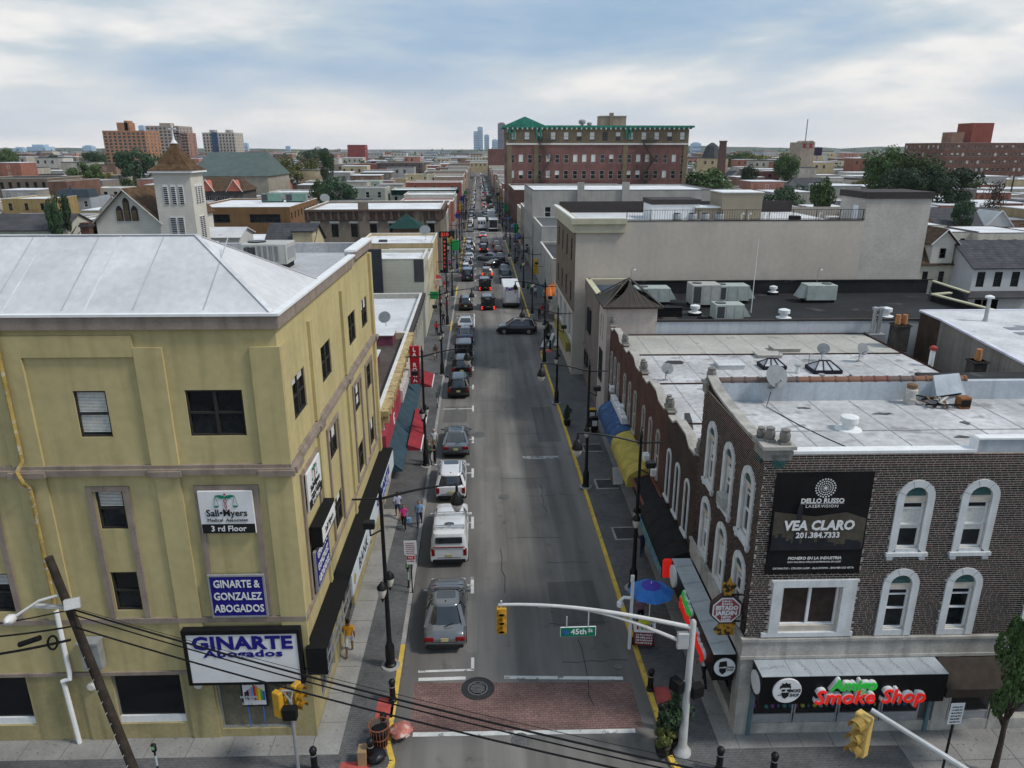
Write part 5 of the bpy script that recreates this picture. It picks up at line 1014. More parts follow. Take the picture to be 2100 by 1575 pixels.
mb = MB(); mb.box(-.4, 4.6, -.4, -.1, BZ+.3, BZ+.36); mb.box(-.4, -.1, -.1, BY, BZ+.3, BZ+.36); mb.build('cornice_top', WHITE, bg_)
mb = MB(); mb.box(.2, 27.3, .2, BY-.2, BZ-.75, BZ-.55); mb.build('flat_roof', WROOF2, bg_); mb = MB(); mb.box(4.7, 27.3, -.03, .1, BZ, BZ+.1); mb.box(.2, 27.3, BY-.4, BY-.1, BZ-.6, BZ+.7); mb.build('roof_edge', mat('dark_fascia', (.05, .043, .042)), bg_)
rl = MB()
for k in range(96): rl.box(4.75+k*.236, 4.77+k*.236, .05, .07, BZ+.1, BZ+1.0)
for z in (BZ+.15, BZ+1.0): rl.box(4.7, 27.35, .04, .08, z, z+.04)
for k in range(11): rl.box(4.7+k*2.25, 4.75+k*2.25, .03, .09, BZ+.1, BZ+1.05)
tag(rl.build('railing', BLACK, bg_), kind='stuff')
t = thing('roof_penthouse', 'white penthouse box with dark brown fascia on the beige roof', 'penthouse', (P(1386, 430, y=77).x, 77, BZ-.55)); q = MB(); q.box(-2.5, 2.5, 0, 4, 0, 1.5); q.build('wall', WHITE, t); q = MB(); q.box(-2.6, 2.6, -.1, 4.1, 1.5, 2.0); q.build('fascia', mat('dark_fascia', (.05, .043, .042)), t)
t = thing('roof_penthouse', 'tan clapboard stair penthouse on the beige roof', 'penthouse', (P(1521, 430, y=76).x, 76, BZ-.55)); SID = mat('tan_siding', (.29, .25, .19), .85, .08, 1, brick=(9, .16, (.2, .17, .13), .97, .012)); q = MB(); q.box(-2.1, 2.1, 0, 4, 0, 2.7); q.build('wall', SID, t); q = MB(); q.box(-2.2, 2.2, -.1, 4.1, 2.7, 2.8); q.build('roof', WHITE, t); q = MB(); q.box(-4.6, -2.1, .4, 3, 0, 1.2); q.build('lower_wing', SID, t); q = MB(); q.box(-4.7, -2.1, .3, 3.1, 1.2, 1.3); q.build('wing_roof', WHITE, t)
for k, x in enumerate((9.9, 11.4, 12.6, 14.0)):
    t = thing('condenser', 'round grey condenser behind the roof railing, %s from the left' % ('first', 'second', 'third', 'fourth')[k], 'air conditioner', (9.4+x, 70.6, BZ-.55), 0, 'roof condensers'); q = MB(); q.lathe([(.42, 0), (.42, 1.05), (.38, 1.1)], 14); q.build('casing', GREY, t, True, 40); q = MB(); q.lathe([(.36, 1.1), (.3, 1.16), (.05, 1.18)], 14); q.build('fan_guard', BLACKM, t)
for k, x in enumerate((16.5, 17.2, 18.6, 19.1, 24.2, 26.4)): q = MB(); q.tube([(0, 0, 0), (0, 0, .9), (.1, 0, 1.05), (.25, 0, .95)], .07, 7); tag(q.build('gooseneck_vent', OFFW, loc=(9.4+x, 71.5, BZ-.55)), 'white gooseneck vent on the beige roof behind the railing', 'roof vent', 'gooseneck vents')
t = thing('condenser', 'boxy beige condenser on the beige roof', 'air conditioner', (9.4+21.2, 70.2, BZ-.55)); q = MB(); q.bbox(-.45, .45, -.4, .4, 0, .9, .03); q.build('casing', BLACKM, t); q = MB(); q.box(-.35, .35, -.3, .3, .9, .94); q.build('guard', GREY, t)
t = thing('condenser', 'pale condenser with fan guard right of the railing middle', 'air conditioner', (9.4+24.9, 70.2, BZ-.55)); q = MB(); q.bbox(-.6, .6, -.4, .4, 0, .85, .03); q.build('casing', OFFW, t); q = MB(); q.box(-.5, .5, -.42, -.4, .1, .75); q.build('guard', GREY, t)
# yellow-green shop sign band on the beige block
t = thing('shop_sign', 'mustard shop sign band on the street side of the beige block', 'shop sign', (9.2, 70.0, 2.2)); q = MB(); q.box(-.35, 0, 0, 11, 0, .9); q.build('box', mat('mustard_sign', (.23, .2, .05), .6), t); q = MB(); q.box(-.37, -.35, .5, 10.5, .2, .7); q.build('face', mat('sign_yellow', (.4, .32, .06), .6, .3, 2), t)
# ---- grey-walled building with striped white roof at the right
GW = mat('grey_cement_wall', (.235, .225, .205), .9, .15, .5, streak=.4, streakcol=(.08, .08, .075)); OLDB = mat('old_brown_brick', (.085, .05, .035), .9, .3, 1, brick=(.24, .085, (.06, .05, .045), .6, .012))
gb = thing('grey_building', 'grey cement building with white striped flat roof at the right edge', 'building', FB.world(21.6, 16.5), GA); GX, GY, GZ = 22., 15.6, 9.55
mb = MB(); 
mb.add([(0, 0, 0), (2.0, GY-3, 0), (2.0, GY-3, GZ), (0, 0, GZ)], [(0, 3, 2, 1)]); mb.add([(0, 0, 0), (GX, 0, 0), (GX, 0, GZ), (0, 0, GZ)], [(0, 1, 2, 3)]); mb.add([(2.2, GY, 0), (GX, GY, 0), (GX, GY, GZ), (2.2, GY, GZ)], [(3, 2, 1, 0)]); mb.build('wall', GW, gb)
mb = MB(); mb.add([(2.0, GY-3, 0), (2.2, GY, 0), (2.2, GY, GZ), (2.0, GY-3, GZ)], [(0, 3, 2, 1)]); mb.build('brick_wall', OLDB, gb)
mb = MB(); mb.prism([(0, 0), (GX, 0), (GX, GY), (2.2, GY), (2.0, GY-3)], GZ-.02, GZ+.06); mb.build('flat_roof', WROOF2, gb); mb = MB()
for a, b in (((0, 0), (2, GY-3)), ((2, GY-3), (2.2, GY)), ((2.2, GY), (GX, GY))): mb.obox((*a, GZ+.05), (*b, GZ+.05), .3, .12)
mb.build('roof_edge', mat('bluish_white_edge', (.6, .6, .68), .6), gb)
for k in range(6): q = MB(); q.box(3.4-.28*k+1.4, GX, 9.2-1.45*k, 9.95-1.45*k, GZ+.06, GZ+.09); q.build('roof_strip', mat('grey_roof_strip', (.22, .23, .26), .8, .2, 1), gb)
t = thing('vent_pipe', 'tall white vent pipe on the striped roof', 'vent pipe', FB.world(26.4, 28.4, GZ+.06)); q = MB(); q.lathe([(.2, 0), (.13, .25), (.13, 1.7)], 10); q.build('pipe', STEEL, t, True); q = MB(); q.lathe([(.3, 1.7), (.3, 1.82), (.1, 1.9)], 12); q.build('cap', WHITE, t, True)
t = thing('vent_pipe', 'short white funnel vent on the striped roof', 'vent pipe', FB.world(28.4, 26.6, GZ+.06)); q = MB(); q.lathe([(.16, 0), (.13, .5)], 10); q.build('pipe', WHITE, t, True); q = MB(); q.lathe([(.13, .5), (.36, .7), (.36, .74)], 12); q.build('cap', WHITE, t, True)
def chimney(label, x, y, z0, h, m, pots=1, w_=.8): 
    t = thing('chimney', label, 'chimney', FB.world(x, y, z0), GA, 'chimneys by the grey building'); q = MB(); q.box(-w_/2, w_/2, -w_/2, w_/2, 0, h); q.box(-w_/2-.08, w_/2+.08, -w_/2-.08, w_/2+.08, h-.1, h); q.build('stack', m, t)
    for k in range(pots): q = MB(); q.lathe([(.2, h), (.17, h+.7), (.14, h+.7)], 10, ((k-(pots-1)/2)*.5, 0, 0)); q.build('pot', mat('terracotta', (.42, .19, .075), .8, .15, 4), t, True, 40)
chimney('crumbling chimney with two broken orange pots against the old brick', 20.6, 29.0, 7.3, 2.0, mat('sooty_brick', (.05, .045, .042), .9, .4, 3), 2, 1.0); chimney('dark chimney with one tall orange pot by the grey wall', 20.9, 20.5, 7.3, 1.7, MATS['sooty_brick'], 1)
t = thing('vent_pipe', 'red-capped white twin pipe by the grey wall', 'vent pipe', FB.world(20.2, 24.0, 7.3)); q = MB(); q.lathe([(.16, 0), (.16, 1.4)], 10); q.build('pipe', WHITE, t); q = MB(); q.lathe([(.24, 1.4), (.24, 1.6), (.1, 1.7)], 10); q.build('cap', mat('red_cap', (.3, .05, .04), .6), t)
yd = thing('dark_shed', 'dark felt-roofed lean-to in the gap beyond the brick building', 'shed', FB.world(14.8, 7.5, 0), GA); q = MB(); q.box(0, 8, 0, 9, 0, 9.3); q.build('wall', MATS['sooty_brick'], yd); q = MB(); q.box(-.1, 8.1, -.1, 9.1, 9.3, 9.42); q.build('roof', BROOF, yd)
# ---------------------------------------------------------------- generic town building, trees
OCC = []
def flat(*c, **k): return mat('paint_%02d_%02d_%02d' % tuple(int(q*99) for q in c), c, k.pop('rough', .88), k.pop('var', .14), k.pop('scale', .5), streak=k.pop('streak', .25), **k)
def brickm(*c): return mat('brick_%02d_%02d_%02d' % tuple(int(q*99) for q in c), c, .9, .2, .4, brick=(.5, .18, tuple(min(1, q*1.5+.03) for q in c), .78, .02), streak=.2)
W1 = mat('town_white_roof', (.66, .67, .69), .75, .14, .25, spots=(.4, .62, (.36, .36, .37), .6)); G1 = mat('town_grey_roof', (.30, .30, .31), .85, .2, .25); D1 = mat('town_dark_roof', (.06, .06, .065), .85, .25, .4); SHING = mat('brown_shingle', (.10, .065, .04), .9, .3, 1.2, brick=(.6, .25, (.05, .035, .025), .75, .02)); SHINGG = mat('grey_shingle', (.075, .078, .085), .9, .25, 1.2, brick=(.6, .25, (.04, .04, .045), .8, .02))
WSZ = {}
def win_row(t, side, o, L_, h, spec):
    rows, ww, wh, sp, style = spec[:5]; cols = spec[5] if len(spec) > 5 else max(1, int(L_/2.7)); fm = spec[6] if len(spec) > 6 else WHITE
    hs = []; top = spec[7] if len(spec) > 7 else h-1.1
    for r_ in range(rows):
        for c in range(cols):
            s = L_*(c+.5)/cols; z = top-wh/2-r_*sp
            if z-wh/2 < .4: continue
            hs.append((s, z, ww, wh, style, fm))
    return hs
def bld(label, x0, x1, y0, y1, h, wm, rm=W1, S=None, E=None, W=None, name='building', cat='building', group=None, cornice=None, parapet=.35, rz=0, detail=True, edge=None):
    t = thing(name, label, cat, (x0, y0, 0), rz, group); X, Y = x1-x0, y1-y0; OCC.append((x0-1, x1+1, y0-1, y1+1)); mb = MB(); allw = []
    for side, o, L_, sp in (('S', (0, 0), X, S), ('E', (X, 0), Y, E), ('W', (0, Y), Y, W), ('N', (X, Y), X, None)):
        ws = win_row(t, side, o, L_, h, sp) if sp else []
        holed_wall(mb, side, o, L_, 0, h, [(s-w_/2, s+w_/2, z-q/2, z+q/2) for s, z, w_, q, _, _ in ws], .14); allw += [(side, o, *q) for q in ws]
    if parapet:
        p = .22; holed_wall(mb, 'S', (p, Y-p), X-2*p, h-parapet, h, []); holed_wall(mb, 'W', (X-p, Y-p), Y-2*p, h-parapet, h, []); holed_wall(mb, 'E', (p, p), Y-2*p, h-parapet, h, [])
        c = MB()
        for a in ((-.04, X+.04, -.04, p), (-.04, X+.04, Y-p, Y+.04), (-.04, p, p, Y-p), (X-p, X+.04, p, Y-p)): c.box(*a, h, h+.07)
        c.build('coping', edge or OFFW, t)
    mb.build('wall', wm, t); q = MB(); q.box(.05, X-.05, .05, Y-.05, h-parapet-.1, h-parapet); q.build('roof', rm, t)
    for side, o, s, z, ww, wh, style, fm in allw: window(t, side, o, s, z, ww, wh, style if not (style == 'mix') else random.choice(('sash', 'sash blind half', 'sash blind', 'sash')), fm, GLASS, -.1)
    if cornice:
        m_, ch, cd, sides = cornice
        q = MB()
        for sd in sides:
            L_ = X if sd == 'S' else Y; o = {'S': (0, 0), 'E': (X, 0), 'W': (0, Y)}[sd]
            def bx(a, b, n0, n1, z0, z1):
                p, r_ = fpt(sd, o, a, n0, z0), fpt(sd, o, b, n1, z1); q.box(min(p[0], r_[0]), max(p[0], r_[0]), min(p[1], r_[1]), max(p[1], r_[1]), z0, z1)
            bx(-.0, L_+.0, .01, cd, h-.28, h+.06); bx(0, L_, .01, cd*.35, h-ch, h-.28)
            k = max(3, int(L_/1.3))
            for i in range(k): bx(L_*(i+.35)/k, L_*(i+.65)/k, cd*.36, cd*.85, h-ch+.12, h-.29)
        q.build('cornice', m_, t)
    return t
def pb(label, u0, u1, v, z, depth, wm, rm=W1, **k):
    a = P(u0, v, z=z); b = P(u1, v, z=z); y = (a.y+b.y)/2; sc = y/a.y; return bld(label, a.x*sc, b.x*y/b.y, y, y+depth, z, wm, rm, **k)
# trees
LEAF = []
def leafmat(name, col):
    m = bpy.data.materials.new(name); m.use_nodes = True; t = m.node_tree; n = t.nodes; k = t.links; b = n['Principled BSDF']; b.inputs['Roughness'].default_value = .75; b.inputs['Specular IOR Level'].default_value = .25
    oi = n.new('ShaderNodeObjectInfo'); ge = n.new('ShaderNodeNewGeometry'); hs = n.new('ShaderNodeHueSaturation'); hs.inputs['Color'].default_value = (*col, 1)
    def mr(s, a, b2):
        q = n.new('ShaderNodeMapRange'); k.new(s, q.inputs[0]); q.inputs[3].default_value = a; q.inputs[4].default_value = b2; return q.outputs[0]
    k.new(mr(oi.outputs['Random'], .48, .515), hs.inputs['Hue']); mu = n.new('ShaderNodeMath'); mu.operation = 'MULTIPLY'; k.new(mr(oi.outputs['Random'], .75, 1.25), mu.inputs[0]); k.new(mr(ge.outputs['Random Per Island'], .55, 1.5), mu.inputs[1]); k.new(mu.outputs[0], hs.inputs['Value']); k.new(hs.outputs[0], b.inputs['Base Color'])
    return m
LM = [leafmat('foliage_green', (.062, .10, .032)), leafmat('foliage_dark', (.036, .068, .032)), leafmat('foliage_yellowgreen', (.10, .115, .03)), leafmat('foliage_bronze', (.065, .045, .03))]
BARK = mat('bark', (.07, .055, .042), .95, .3, 4, bump=.5, bscale=12)
def crown_mesh(seed, n=2200, leaf=.05, clumps=26, m=0, flat_=.8):
    rnd = random.Random(seed); cl = []
    for _ in range(clumps):
        while True:
            p = Vector((rnd.uniform(-1, 1), rnd.uniform(-1, 1), rnd.uniform(-.9, 1)))
            if .3 < p.length < .86: break
        cl.append((p, rnd.uniform(.2, .38)))
    mb = MB()
    for i in range(n):
        c, r_ = rnd.choice(cl); d = Vector((rnd.gauss(0, 1), rnd.gauss(0, 1), rnd.gauss(0, .8))).normalized()*r_*rnd.uniform(.55, 1.08)**.5; p = c+d; p.z *= flat_
        nrm = (d.normalized()*.8+Vector((rnd.uniform(-1, 1), rnd.uniform(-1, 1), rnd.uniform(-.3, 1)))).normalized(); a = nrm.orthogonal().normalized(); a = (Matrix.Rotation(rnd.uniform(0, 6.28), 3, nrm) @ a); b = nrm.cross(a); s = leaf*rnd.uniform(.6, 1.4)
        mb.add([p-a*s, p+b*s*.55, p+a*s, p-b*s*.55], [(0, 1, 2, 3)])
    return mb.mesh('crown', LM[m])
def trunk_mesh(seed):
    rnd = random.Random(seed); mb = MB(); mb.tube([(0, 0, 0), (.02, 0, .3), (0, .02, .62), (.03, 0, .8)], [.055, .042, .034, .015], 7)
    for i in range(6):
        t = i*1.05+rnd.uniform(-.3, .3); z = .38+.06*i; r_ = rnd.uniform(.25, .38); mb.tube([(0, 0, z), (math.cos(t)*r_*.5, math.sin(t)*r_*.5, z+.12), (math.cos(t)*r_, math.sin(t)*r_, z+.26)], [.022, .015, .006], 5)
    return mb.mesh('trunk', BARK, True)
CROWNS = [[crown_mesh(31+7*i+m, m=m, n=5200, leaf=.05, clumps=26+5*i) for i in range(3)] for m in range(3)]+[[crown_mesh(91, m=3, n=1500, leaf=.05)]]
TRUNKS = [trunk_mesh(i) for i in range(3)]
def tree(label, x, y, h, r, m=0, z0=0., group='trees among the houses', k=None):
    k = random.randrange(3) if k is None else k; t = thing('tree', label, 'tree', (x, y, z0), random.uniform(0, 360), group)
    link('trunk', TRUNKS[k], t, scale=(h*.75, h*.75, h*.8)); c = CROWNS[m]; link('crown', c[k % len(c)], t, (0, 0, h-r*.8), scale=(r, r*random.uniform(.85, 1.1), max(r*.8, h*.42))); return t
def ptree(label, u, v, wpx, y, m=0, **k):
    "top of the crown at a pixel, crown width in pixels, distance y"
    p = P(u, v, y=y); r = wpx/2*y/F*1.12; return tree(label, p.x, y, max(3., p.z), r, m, **k)
# ---------------------------------------------------------------- left side of the street, first block
random.seed(17)
CREAMW = flat(.46, .42, .30); ORN = mat('ornate_cornice', (.40, .30, .15), .85, .3, 2, spots=(3., .56, (.16, .09, .05), .8))
lr = bld('cream two-storey shop row with ornate cornice beside the yellow building', -21, -5.95, 41.9, 62., 6.3, CREAMW, mat('dark_brown_roof', (.085, .07, .062), .9, .3, .4), E=(1, .8, 2.0, 3, 'sash', 12, OFFW), cornice=(ORN, 1.0, .55, 'E'), parapet=.5)
for k in range(13): q = MB(); q.box(15.06, 15.2, .6+k*1.55, .85+k*1.55, 3.2, 5.3); q.build('pilaster', OFFW, lr)
l2 = bld('grey-roofed two-storey shop row with white roof boxes past the ornate cornice', -21, -5.95, 62.1, 80., 6.3, flat(.38, .37, .33), WROOF, E=(1, .8, 1.9, 3, 'sash', 9, OFFW), cornice=(mat('dark_shop_cornice', (.05, .045, .045), .7), .7, .4, 'E'), parapet=.5)
MAG = mat('magenta_trim', (.16, .05, .08), .8, .2, 2)
for x, y, w_, d, h, lab in ((-9.0, 53.2, 3.0, 3.2, .9, 'nearest the ornate cornice'), (-8.2, 61.0, 2.4, 3.0, .9, 'in the middle'), (-8.6, 47.3, 2.6, 2.6, .8, 'dark one by the yellow wall')):
    t = thing('roof_box', 'magenta-sided roof box on the shop row, '+lab, 'roof hatch', (x, y, 5.75), 0, 'magenta-sided roof boxes'); q = MB(); q.box(-w_/2, w_/2, -d/2, d/2, 0, h); q.build('side', MAG, t); q = MB(); q.bbox(-w_/2-.1, w_/2+.1, -d/2-.1, d/2+.1, h, h+.1, .03); q.build('lid', WROOF2 if 'dark' not in lab else D1, t)
dish('big grey dish over the dark shop roof', (-10.2, 51.5, 5.8), 10, .9, 1.3); dish('grey dish on the white shop roof', (-9.6, 57.5, 5.8), 40, .8, 1.1); dish('small tilted dish farther up the shop roofs', (-8.3, 66, 5.8), -20, .6, 1.)
RED_C = mat('red_canvas', (.26, .028, .038), .8, .2, 1.2, spots=(2., .62, (.22, .03, .035), .7)); TEAL_C = mat('teal_canvas', (.035, .065, .085), .8, .2, 1.5)
FL = Frame(-5.95, 0, 0)
t = awning('long dark teal awning over the left pavement', 41.6, 62.5, TEAL_C, 2.5, 3.6, 1.2, False, FL, 0, .05, .1, sgn=1); q = MB(); q.box(.0, .3, -.05, 9, 1.2, 2.4); q.build('red_fascia', mat('red_fascia', (.34, .05, .07), .6, .15), t); text('G', 1.1, SIGNW, 'lettering', t, (.31, 4.4, 1.8), ROT['E'], bold=.03); q = MB(); q.box(.0, .45, 9.2, 20.5, 1.3, 2.2); q.build('striped_fascia', mat('striped_fascia', (.5, .47, .45), .7, .35, 4), t)
for k, (a, b, lab) in enumerate(((45.0, 48.6, 'nearest'), (48.7, 52.2, 'second'), (58.5, 62, 'farthest'))):
    t = awning('sloping red awning on the left pavement, %s one' % lab, a, b, RED_C, 2.45, 2.85, .85, False, FL, 0, 1.27, .1, group='red awnings', sgn=1); q = MB(); q.box(.82, .9, 0, b-a, -.06, .1); q.build('white_hem', WHITE, t)
t = thing('blade_sign', 'vertical red LA ROCA blade sign over the left pavement', 'sign', (-4.95, 56.0, 3.6)); q = MB(); q.bbox(-.38, .38, -.14, .14, 0, 3.1, .03); q.build('case', mat('sign_red', (.36, .012, .02), .5, .1), t)
for i, c in enumerate('LA ROCA'): 
    if c != ' ': text(c, .46, SIGNW, 'lettering', t, (0, -.15, 2.82-i*.42), ROT['S'], bold=.012)
q = MB(); q.obox((-.38, 0, .5), (-1.0, 0, .5), .06, .06); q.obox((-.38, 0, 2.6), (-1.0, 0, 2.6), .06, .06); q.build('bracket', BLACK, t)
SIDC = mat('cream_clapboard', (.50, .49, .41), .85, .08, .6, brick=(9, .17, (.36, .35, .29), .98, .015)); SIDW = mat('white_clapboard', (.55, .56, .56), .85, .08, .6, brick=(9, .17, (.4, .4, .4), .98, .015)); SIDG = mat('grey_clapboard', (.34, .37, .40), .85, .08, .6, brick=(9, .17, (.25, .27, .3), .98, .015))
t = bld('cream clapboard house with dark chimney stripe on its blank side', -15.3, -6, 84.6, 93, 9.4, SIDC, W1, E=(2, .8, 1.5, 3, 'sash', 4, OFFW)); q = MB(); q.box(3.0, 4.6, -.5, -.01, 3.5, 10.6); q.build('chimney_breast', mat('dark_slate', (.035, .04, .05), .8, .15, 1), t); q = MB(); q.box(8.2, 9.32, -.03, .0, 6.8, 9.4); q.build('dark_corner', D1, t)
bld('narrow white-roofed infill house behind the clapboard one', -12, -6, 93.2, 104.5, 8., flat(.5, .44, .3), W1, E=(2, .8, 1.5, 3, 'sash', 4, OFFW))
t = bld('peach-walled house with bright white roof', -16.5, -6, 105, 118, 8.7, flat(.47, .36, .21), W1, E=(2, .9, 1.6, 3.2, 'sash', 4, OFFW)); hq = MB(); hq.box(-.6, .6, -.4, .4, 0, .3); tag(hq.build('roof_hatch', D1, loc=(-13.6, 110, 8.35)), 'dark flat hatch on the bright white roof', 'roof hatch')
dish('dish standing on the bright white roof', (-7.5, 112, 8.4), 0, .8, 1.4)
GC = mat('green_gable', (.012, .045, .04), .8, .15, 2)
t = thing('gable_turret', 'dark green pyramid turret roof behind the bright white roof', 'turret', (-11.2, 122, 0)); q = MB(); q.box(-2, 2, -2, 2, 0, 9.3); q.build('wall', TANB, t); q = MB(); q.add([(-2.8, -2.8, 9.3), (2.8, -2.8, 9.3), (2.8, 2.8, 9.3), (-2.8, 2.8, 9.3), (0, 0, 11.4)], [(0, 1, 4), (1, 2, 4), (2, 3, 4), (3, 0, 4)]); q.build('roof', GC, t)
BRNC = mat('brown_cornice', (.12, .085, .07), .85, .2, 2)
t = bld('tan brick building with long brown bracketed cornice', -30.2, -6.2, 134.5, 157, 11.1, mat('dusty_tan_brick', (.235, .19, .15), .9, .14, .5, brick=(.5, .18, (.2, .17, .14), .9, .015)), W1, S=(2, 1.2, 2.3, 4.4, 'sash', 7, DKFR, 8.6), E=(2, 1., 2.1, 4.2, 'sash', 6, DKFR, 8.6), cornice=(BRNC, 1.9, .6, 'SE'), parapet=.4)
for x in (9.5, 19.2): q = MB(); q.box(x, x+1.8, -.35, -.0, 0, 11.15 if x > 15 else 12.4); q.build('chimney_breast', MATS['dusty_tan_brick'], t)
for k in range(7):
    for z in (8.75, 4.35): q = MB(); q.box(24*(k+.5)/7-.85, 24*(k+.5)/7+.85, -.08, -.005, z, z+.35); q.build('lintel', OFFW, t)
bld('brown stucco building with two strip windows and white roof', *[P(402, 422, z=10).x, P(602, 422, z=10).x], 156, 184, 10., flat(.20, .115, .055, streak=.35), W1, S=(1, 6.2, 1.7, 3, 'quad sash', 2, DKFR, 8.6), E=(2, 1., 1.4, 3.2, 'sash', 9, DKFR))
for k, x in enumerate((-46.5, -41)): rtu('green rooftop unit on the brown building, %s one' % ('left', 'right')[k], (x, 176, 9.65), 0, 4.6, 2.2, 1.7, mat('ac_green', (.16, .27, .22), .6), False, 'green rooftop units')
dish('dish at the edge of the brown building roof', (-31.5, 160, 9.7), 20, 1., 1.8)
# green-corniced and neighbours up the left side
bld('pale green house with dark green pedimented cornice', -27, -6, 246, 262, 8.6, flat(.40, .43, .37), W1, S=(1, .9, 1.4, 3, 'sash', 7, DKFR, 6.6), E=(2, .9, 1.5, 3, 'sash', 5), cornice=(GC, 1.5, .7, 'SE'))
bld('sage house with shuttered windows', -50, -28, 238, 252, 9.6, flat(.36, .38, .33), G1, S=(2, 1.1, 1.8, 4, 'sash', 6), E=(2, .9, 1.5, 3, 'sash', 4))
lc = [(.30, .10, .07), (.36, .33, .28), (.42, .40, .36), (.24, .18, .14), (.45, .40, .28), (.28, .12, .09), (.38, .36, .34), (.2, .16, .13)]
y = 274.8; k = 0
while y < 620:
    d = random.uniform(9, 19); h = random.uniform(6.6, 10.5); c = lc[k % 8]; bld('low shop building facing the street, far up on the left', xl(y)-2.9-random.uniform(12, 20), xl(y)-2.8, y, y+d-.3, h, flat(*c), (W1, G1, W1)[k % 3], E=(2, .9, 1.6, 3, 'mix', max(2, int(d/3))), S=(1, .9, 1.5, 3, 'sash', 3), group='shop buildings up the left side', parapet=.3); y += d; k += 1
for (y0, y1, h, c, lab) in ((158.2, 171, 8.4, (.36, .34, .3), 'pale plaster shop building just past the long brown cornice'), (171.2, 186, 9.2, (.25, .12, .09), 'red brick shop building at the corner before the side street'), (201, 214, 8., (.33, .12, .1), 'brick-red shop building just past the side street'), (214.2, 229, 9., (.42, .4, .36), 'cream shop building in the block past the side street'), (229.2, 245, 7.6, (.3, .28, .25), 'grey shop building before the green cornice')):
    bld(lab, -20, xl(y0)-3.3, y0, y1, h, flat(*c), W1, E=(2, .9, 1.6, 3, 'mix', 5), S=(1, .9, 1.5, 3, 'sash', 3))
# right side beyond the side street
GRYW = flat(.38, .365, .335); 
t = bld('tall pale grey building with blank side and chimneys, right side', 10.4, 44, 135.5, 158, 14.3, GRYW, W1, S=(1, 1.1, 1.9, 3, 'sash', 6, WHITE, 11.4), W=(3, .9, 1.8, 3.6, 'sash', 6, DKFR), parapet=.3, edge=mat('purple_edge', (.09, .06, .09), .8))
for x, w_ in ((8.1, 1.2), (16.2, 1.3)): q = MB(); q.box(x, x+w_, -.45, -.01, 6, 15.7); q.build('chimney_breast', GRYW, t)
bld('low grey building with sloping metal roof in front of the tall pale one', 10.6, 21, 118.3, 135.2, 9.6, flat(.36, .36, .34), mat('ribbed_dark_metal', (.10, .105, .11), .55, .12, 1, brick=(.9, 30, (.05, .05, .055), .95, .04)), W=(2, 1, 1.8, 3.4, 'sash', 4), S=(1, .9, 1.5, 3, 'sash', 1), parapet=.1)
t = bld('small grey shop building with dark roof at the side-street corner', 10.4, 18.5, 99, 118, 7.2, flat(.33, .33, .31), D1, W=(1, 1, 1.7, 3.2, 'sash', 4), S=(1, .9, 1.6, 3, 'sash', 1), parapet=.35)
ob = thing('restaurant_roof', 'low corner restaurant with bright orange tiled roof', 'building', (10.0, 93.3, 0)); q = MB(); q.box(0, 9, 0, 5.6, 0, 3.1); q.build('wall', flat(.16, .10, .07), ob)
OTILE = mat('orange_tile', (.52, .15, .03), .7, .25, 3)
for k in range(16): q = MB(); q.add([(-.7+k*.6, -.8, 2.9), (-.18+k*.6, -.8, 2.9), (-.18+k*.6, 1.6, 4.3), (-.7+k*.6, 1.6, 4.3), (-.44+k*.6, -.8, 3.05), (-.44+k*.6, 1.6, 4.45)], [(0, 4, 5, 3), (4, 1, 2, 5)]); q.build('roof_tile_row', OTILE, ob)
for k in range(12): q = MB(); q.add([(-.8, -.6+k*.55, 2.9), (-.8, -.12+k*.55, 2.9), (.8, -.12+k*.55, 4.3), (.8, -.6+k*.55, 4.3)], [(0, 3, 2, 1)]); q.build('roof_tile_row', OTILE, ob)
so_ = strokes(ob, mat('sign_cream', (.6, .52, .3), .6), [2.48], .6, 2.4, -.845); so_.location.x = 4.2; q = MB(); q.box(1.6, 6.8, -.84, -.75, 2.1, 2.85); q.build('sign_board', BLACKM, ob)
# brick apartment house, dark brick hall, hotel
bld('dark brick hall with arched window in front of the big hotel', 10.5, 44, 199.6, 233, 11., brickm(.09, .045, .035), W1, S=(1, 4.5, 1.9, 3, 'quad', 3, WHITE, 8.6), W=(2, 1.2, 2.2, 4, 'sash', 10, WHITE), parapet=.4)
HB1 = brickm(.15, .072, .062); HB2 = mat('hotel_tan_brick', (.20, .155, .10), .9, .15, .5, brick=(.7, .25, (.15, .12, .08), .85, .02)); COPG = mat('copper_green', (.035, .20, .14), .7, .2, 1, streak=.3, streakcol=(.02, .09, .07))
hx, hy, hw = 10.2, 235., 56.
t = bld('big brick hotel with green copper cornice and fire escapes', hx, hx+hw, hy, hy+24, 23.0, HB1, W1, S=(4, 1.35, 2.5, 4.75, 'mix', 20, OFFW, 19.65), W=(4, 1.3, 2.4, 4.75, 'mix', 8, OFFW, 19.65), parapet=0)
q = MB(); holed_wall(q, 'S', (0, 0), hw, 23., 27.4, [(hw*(k+.5)/14-.75, hw*(k+.5)/14+.75, 23.7, 26.2) for k in range(14)], .2, n=.05); holed_wall(q, 'W', (-.05, 24), 24, 23., 27.4, [(24*(k+.5)/6-.7, 24*(k+.5)/6+.7, 23.7, 26.2) for k in range(6)], .2); q.box(0, hw, .3, 24, 27.2, 27.4); q.build('attic_storey', HB2, t)
for k in range(14): window(t, 'S', (0, 0), hw*(k+.5)/14, 24.95, 1.5, 2.5, random.choice(('sash', 'sash blind half', 'sash blind')), DKFR, GLASS, -.05)
for k in range(6): window(t, 'W', (-.05, 24), 24*(k+.5)/6, 24.95, 1.4, 2.5, 'sash', DKFR, GLASS, -.05)
q = MB(); q.box(-.3, hw, -.3, .3, 22.5, 23.0); q.build('stone_belt', OFFW, t)
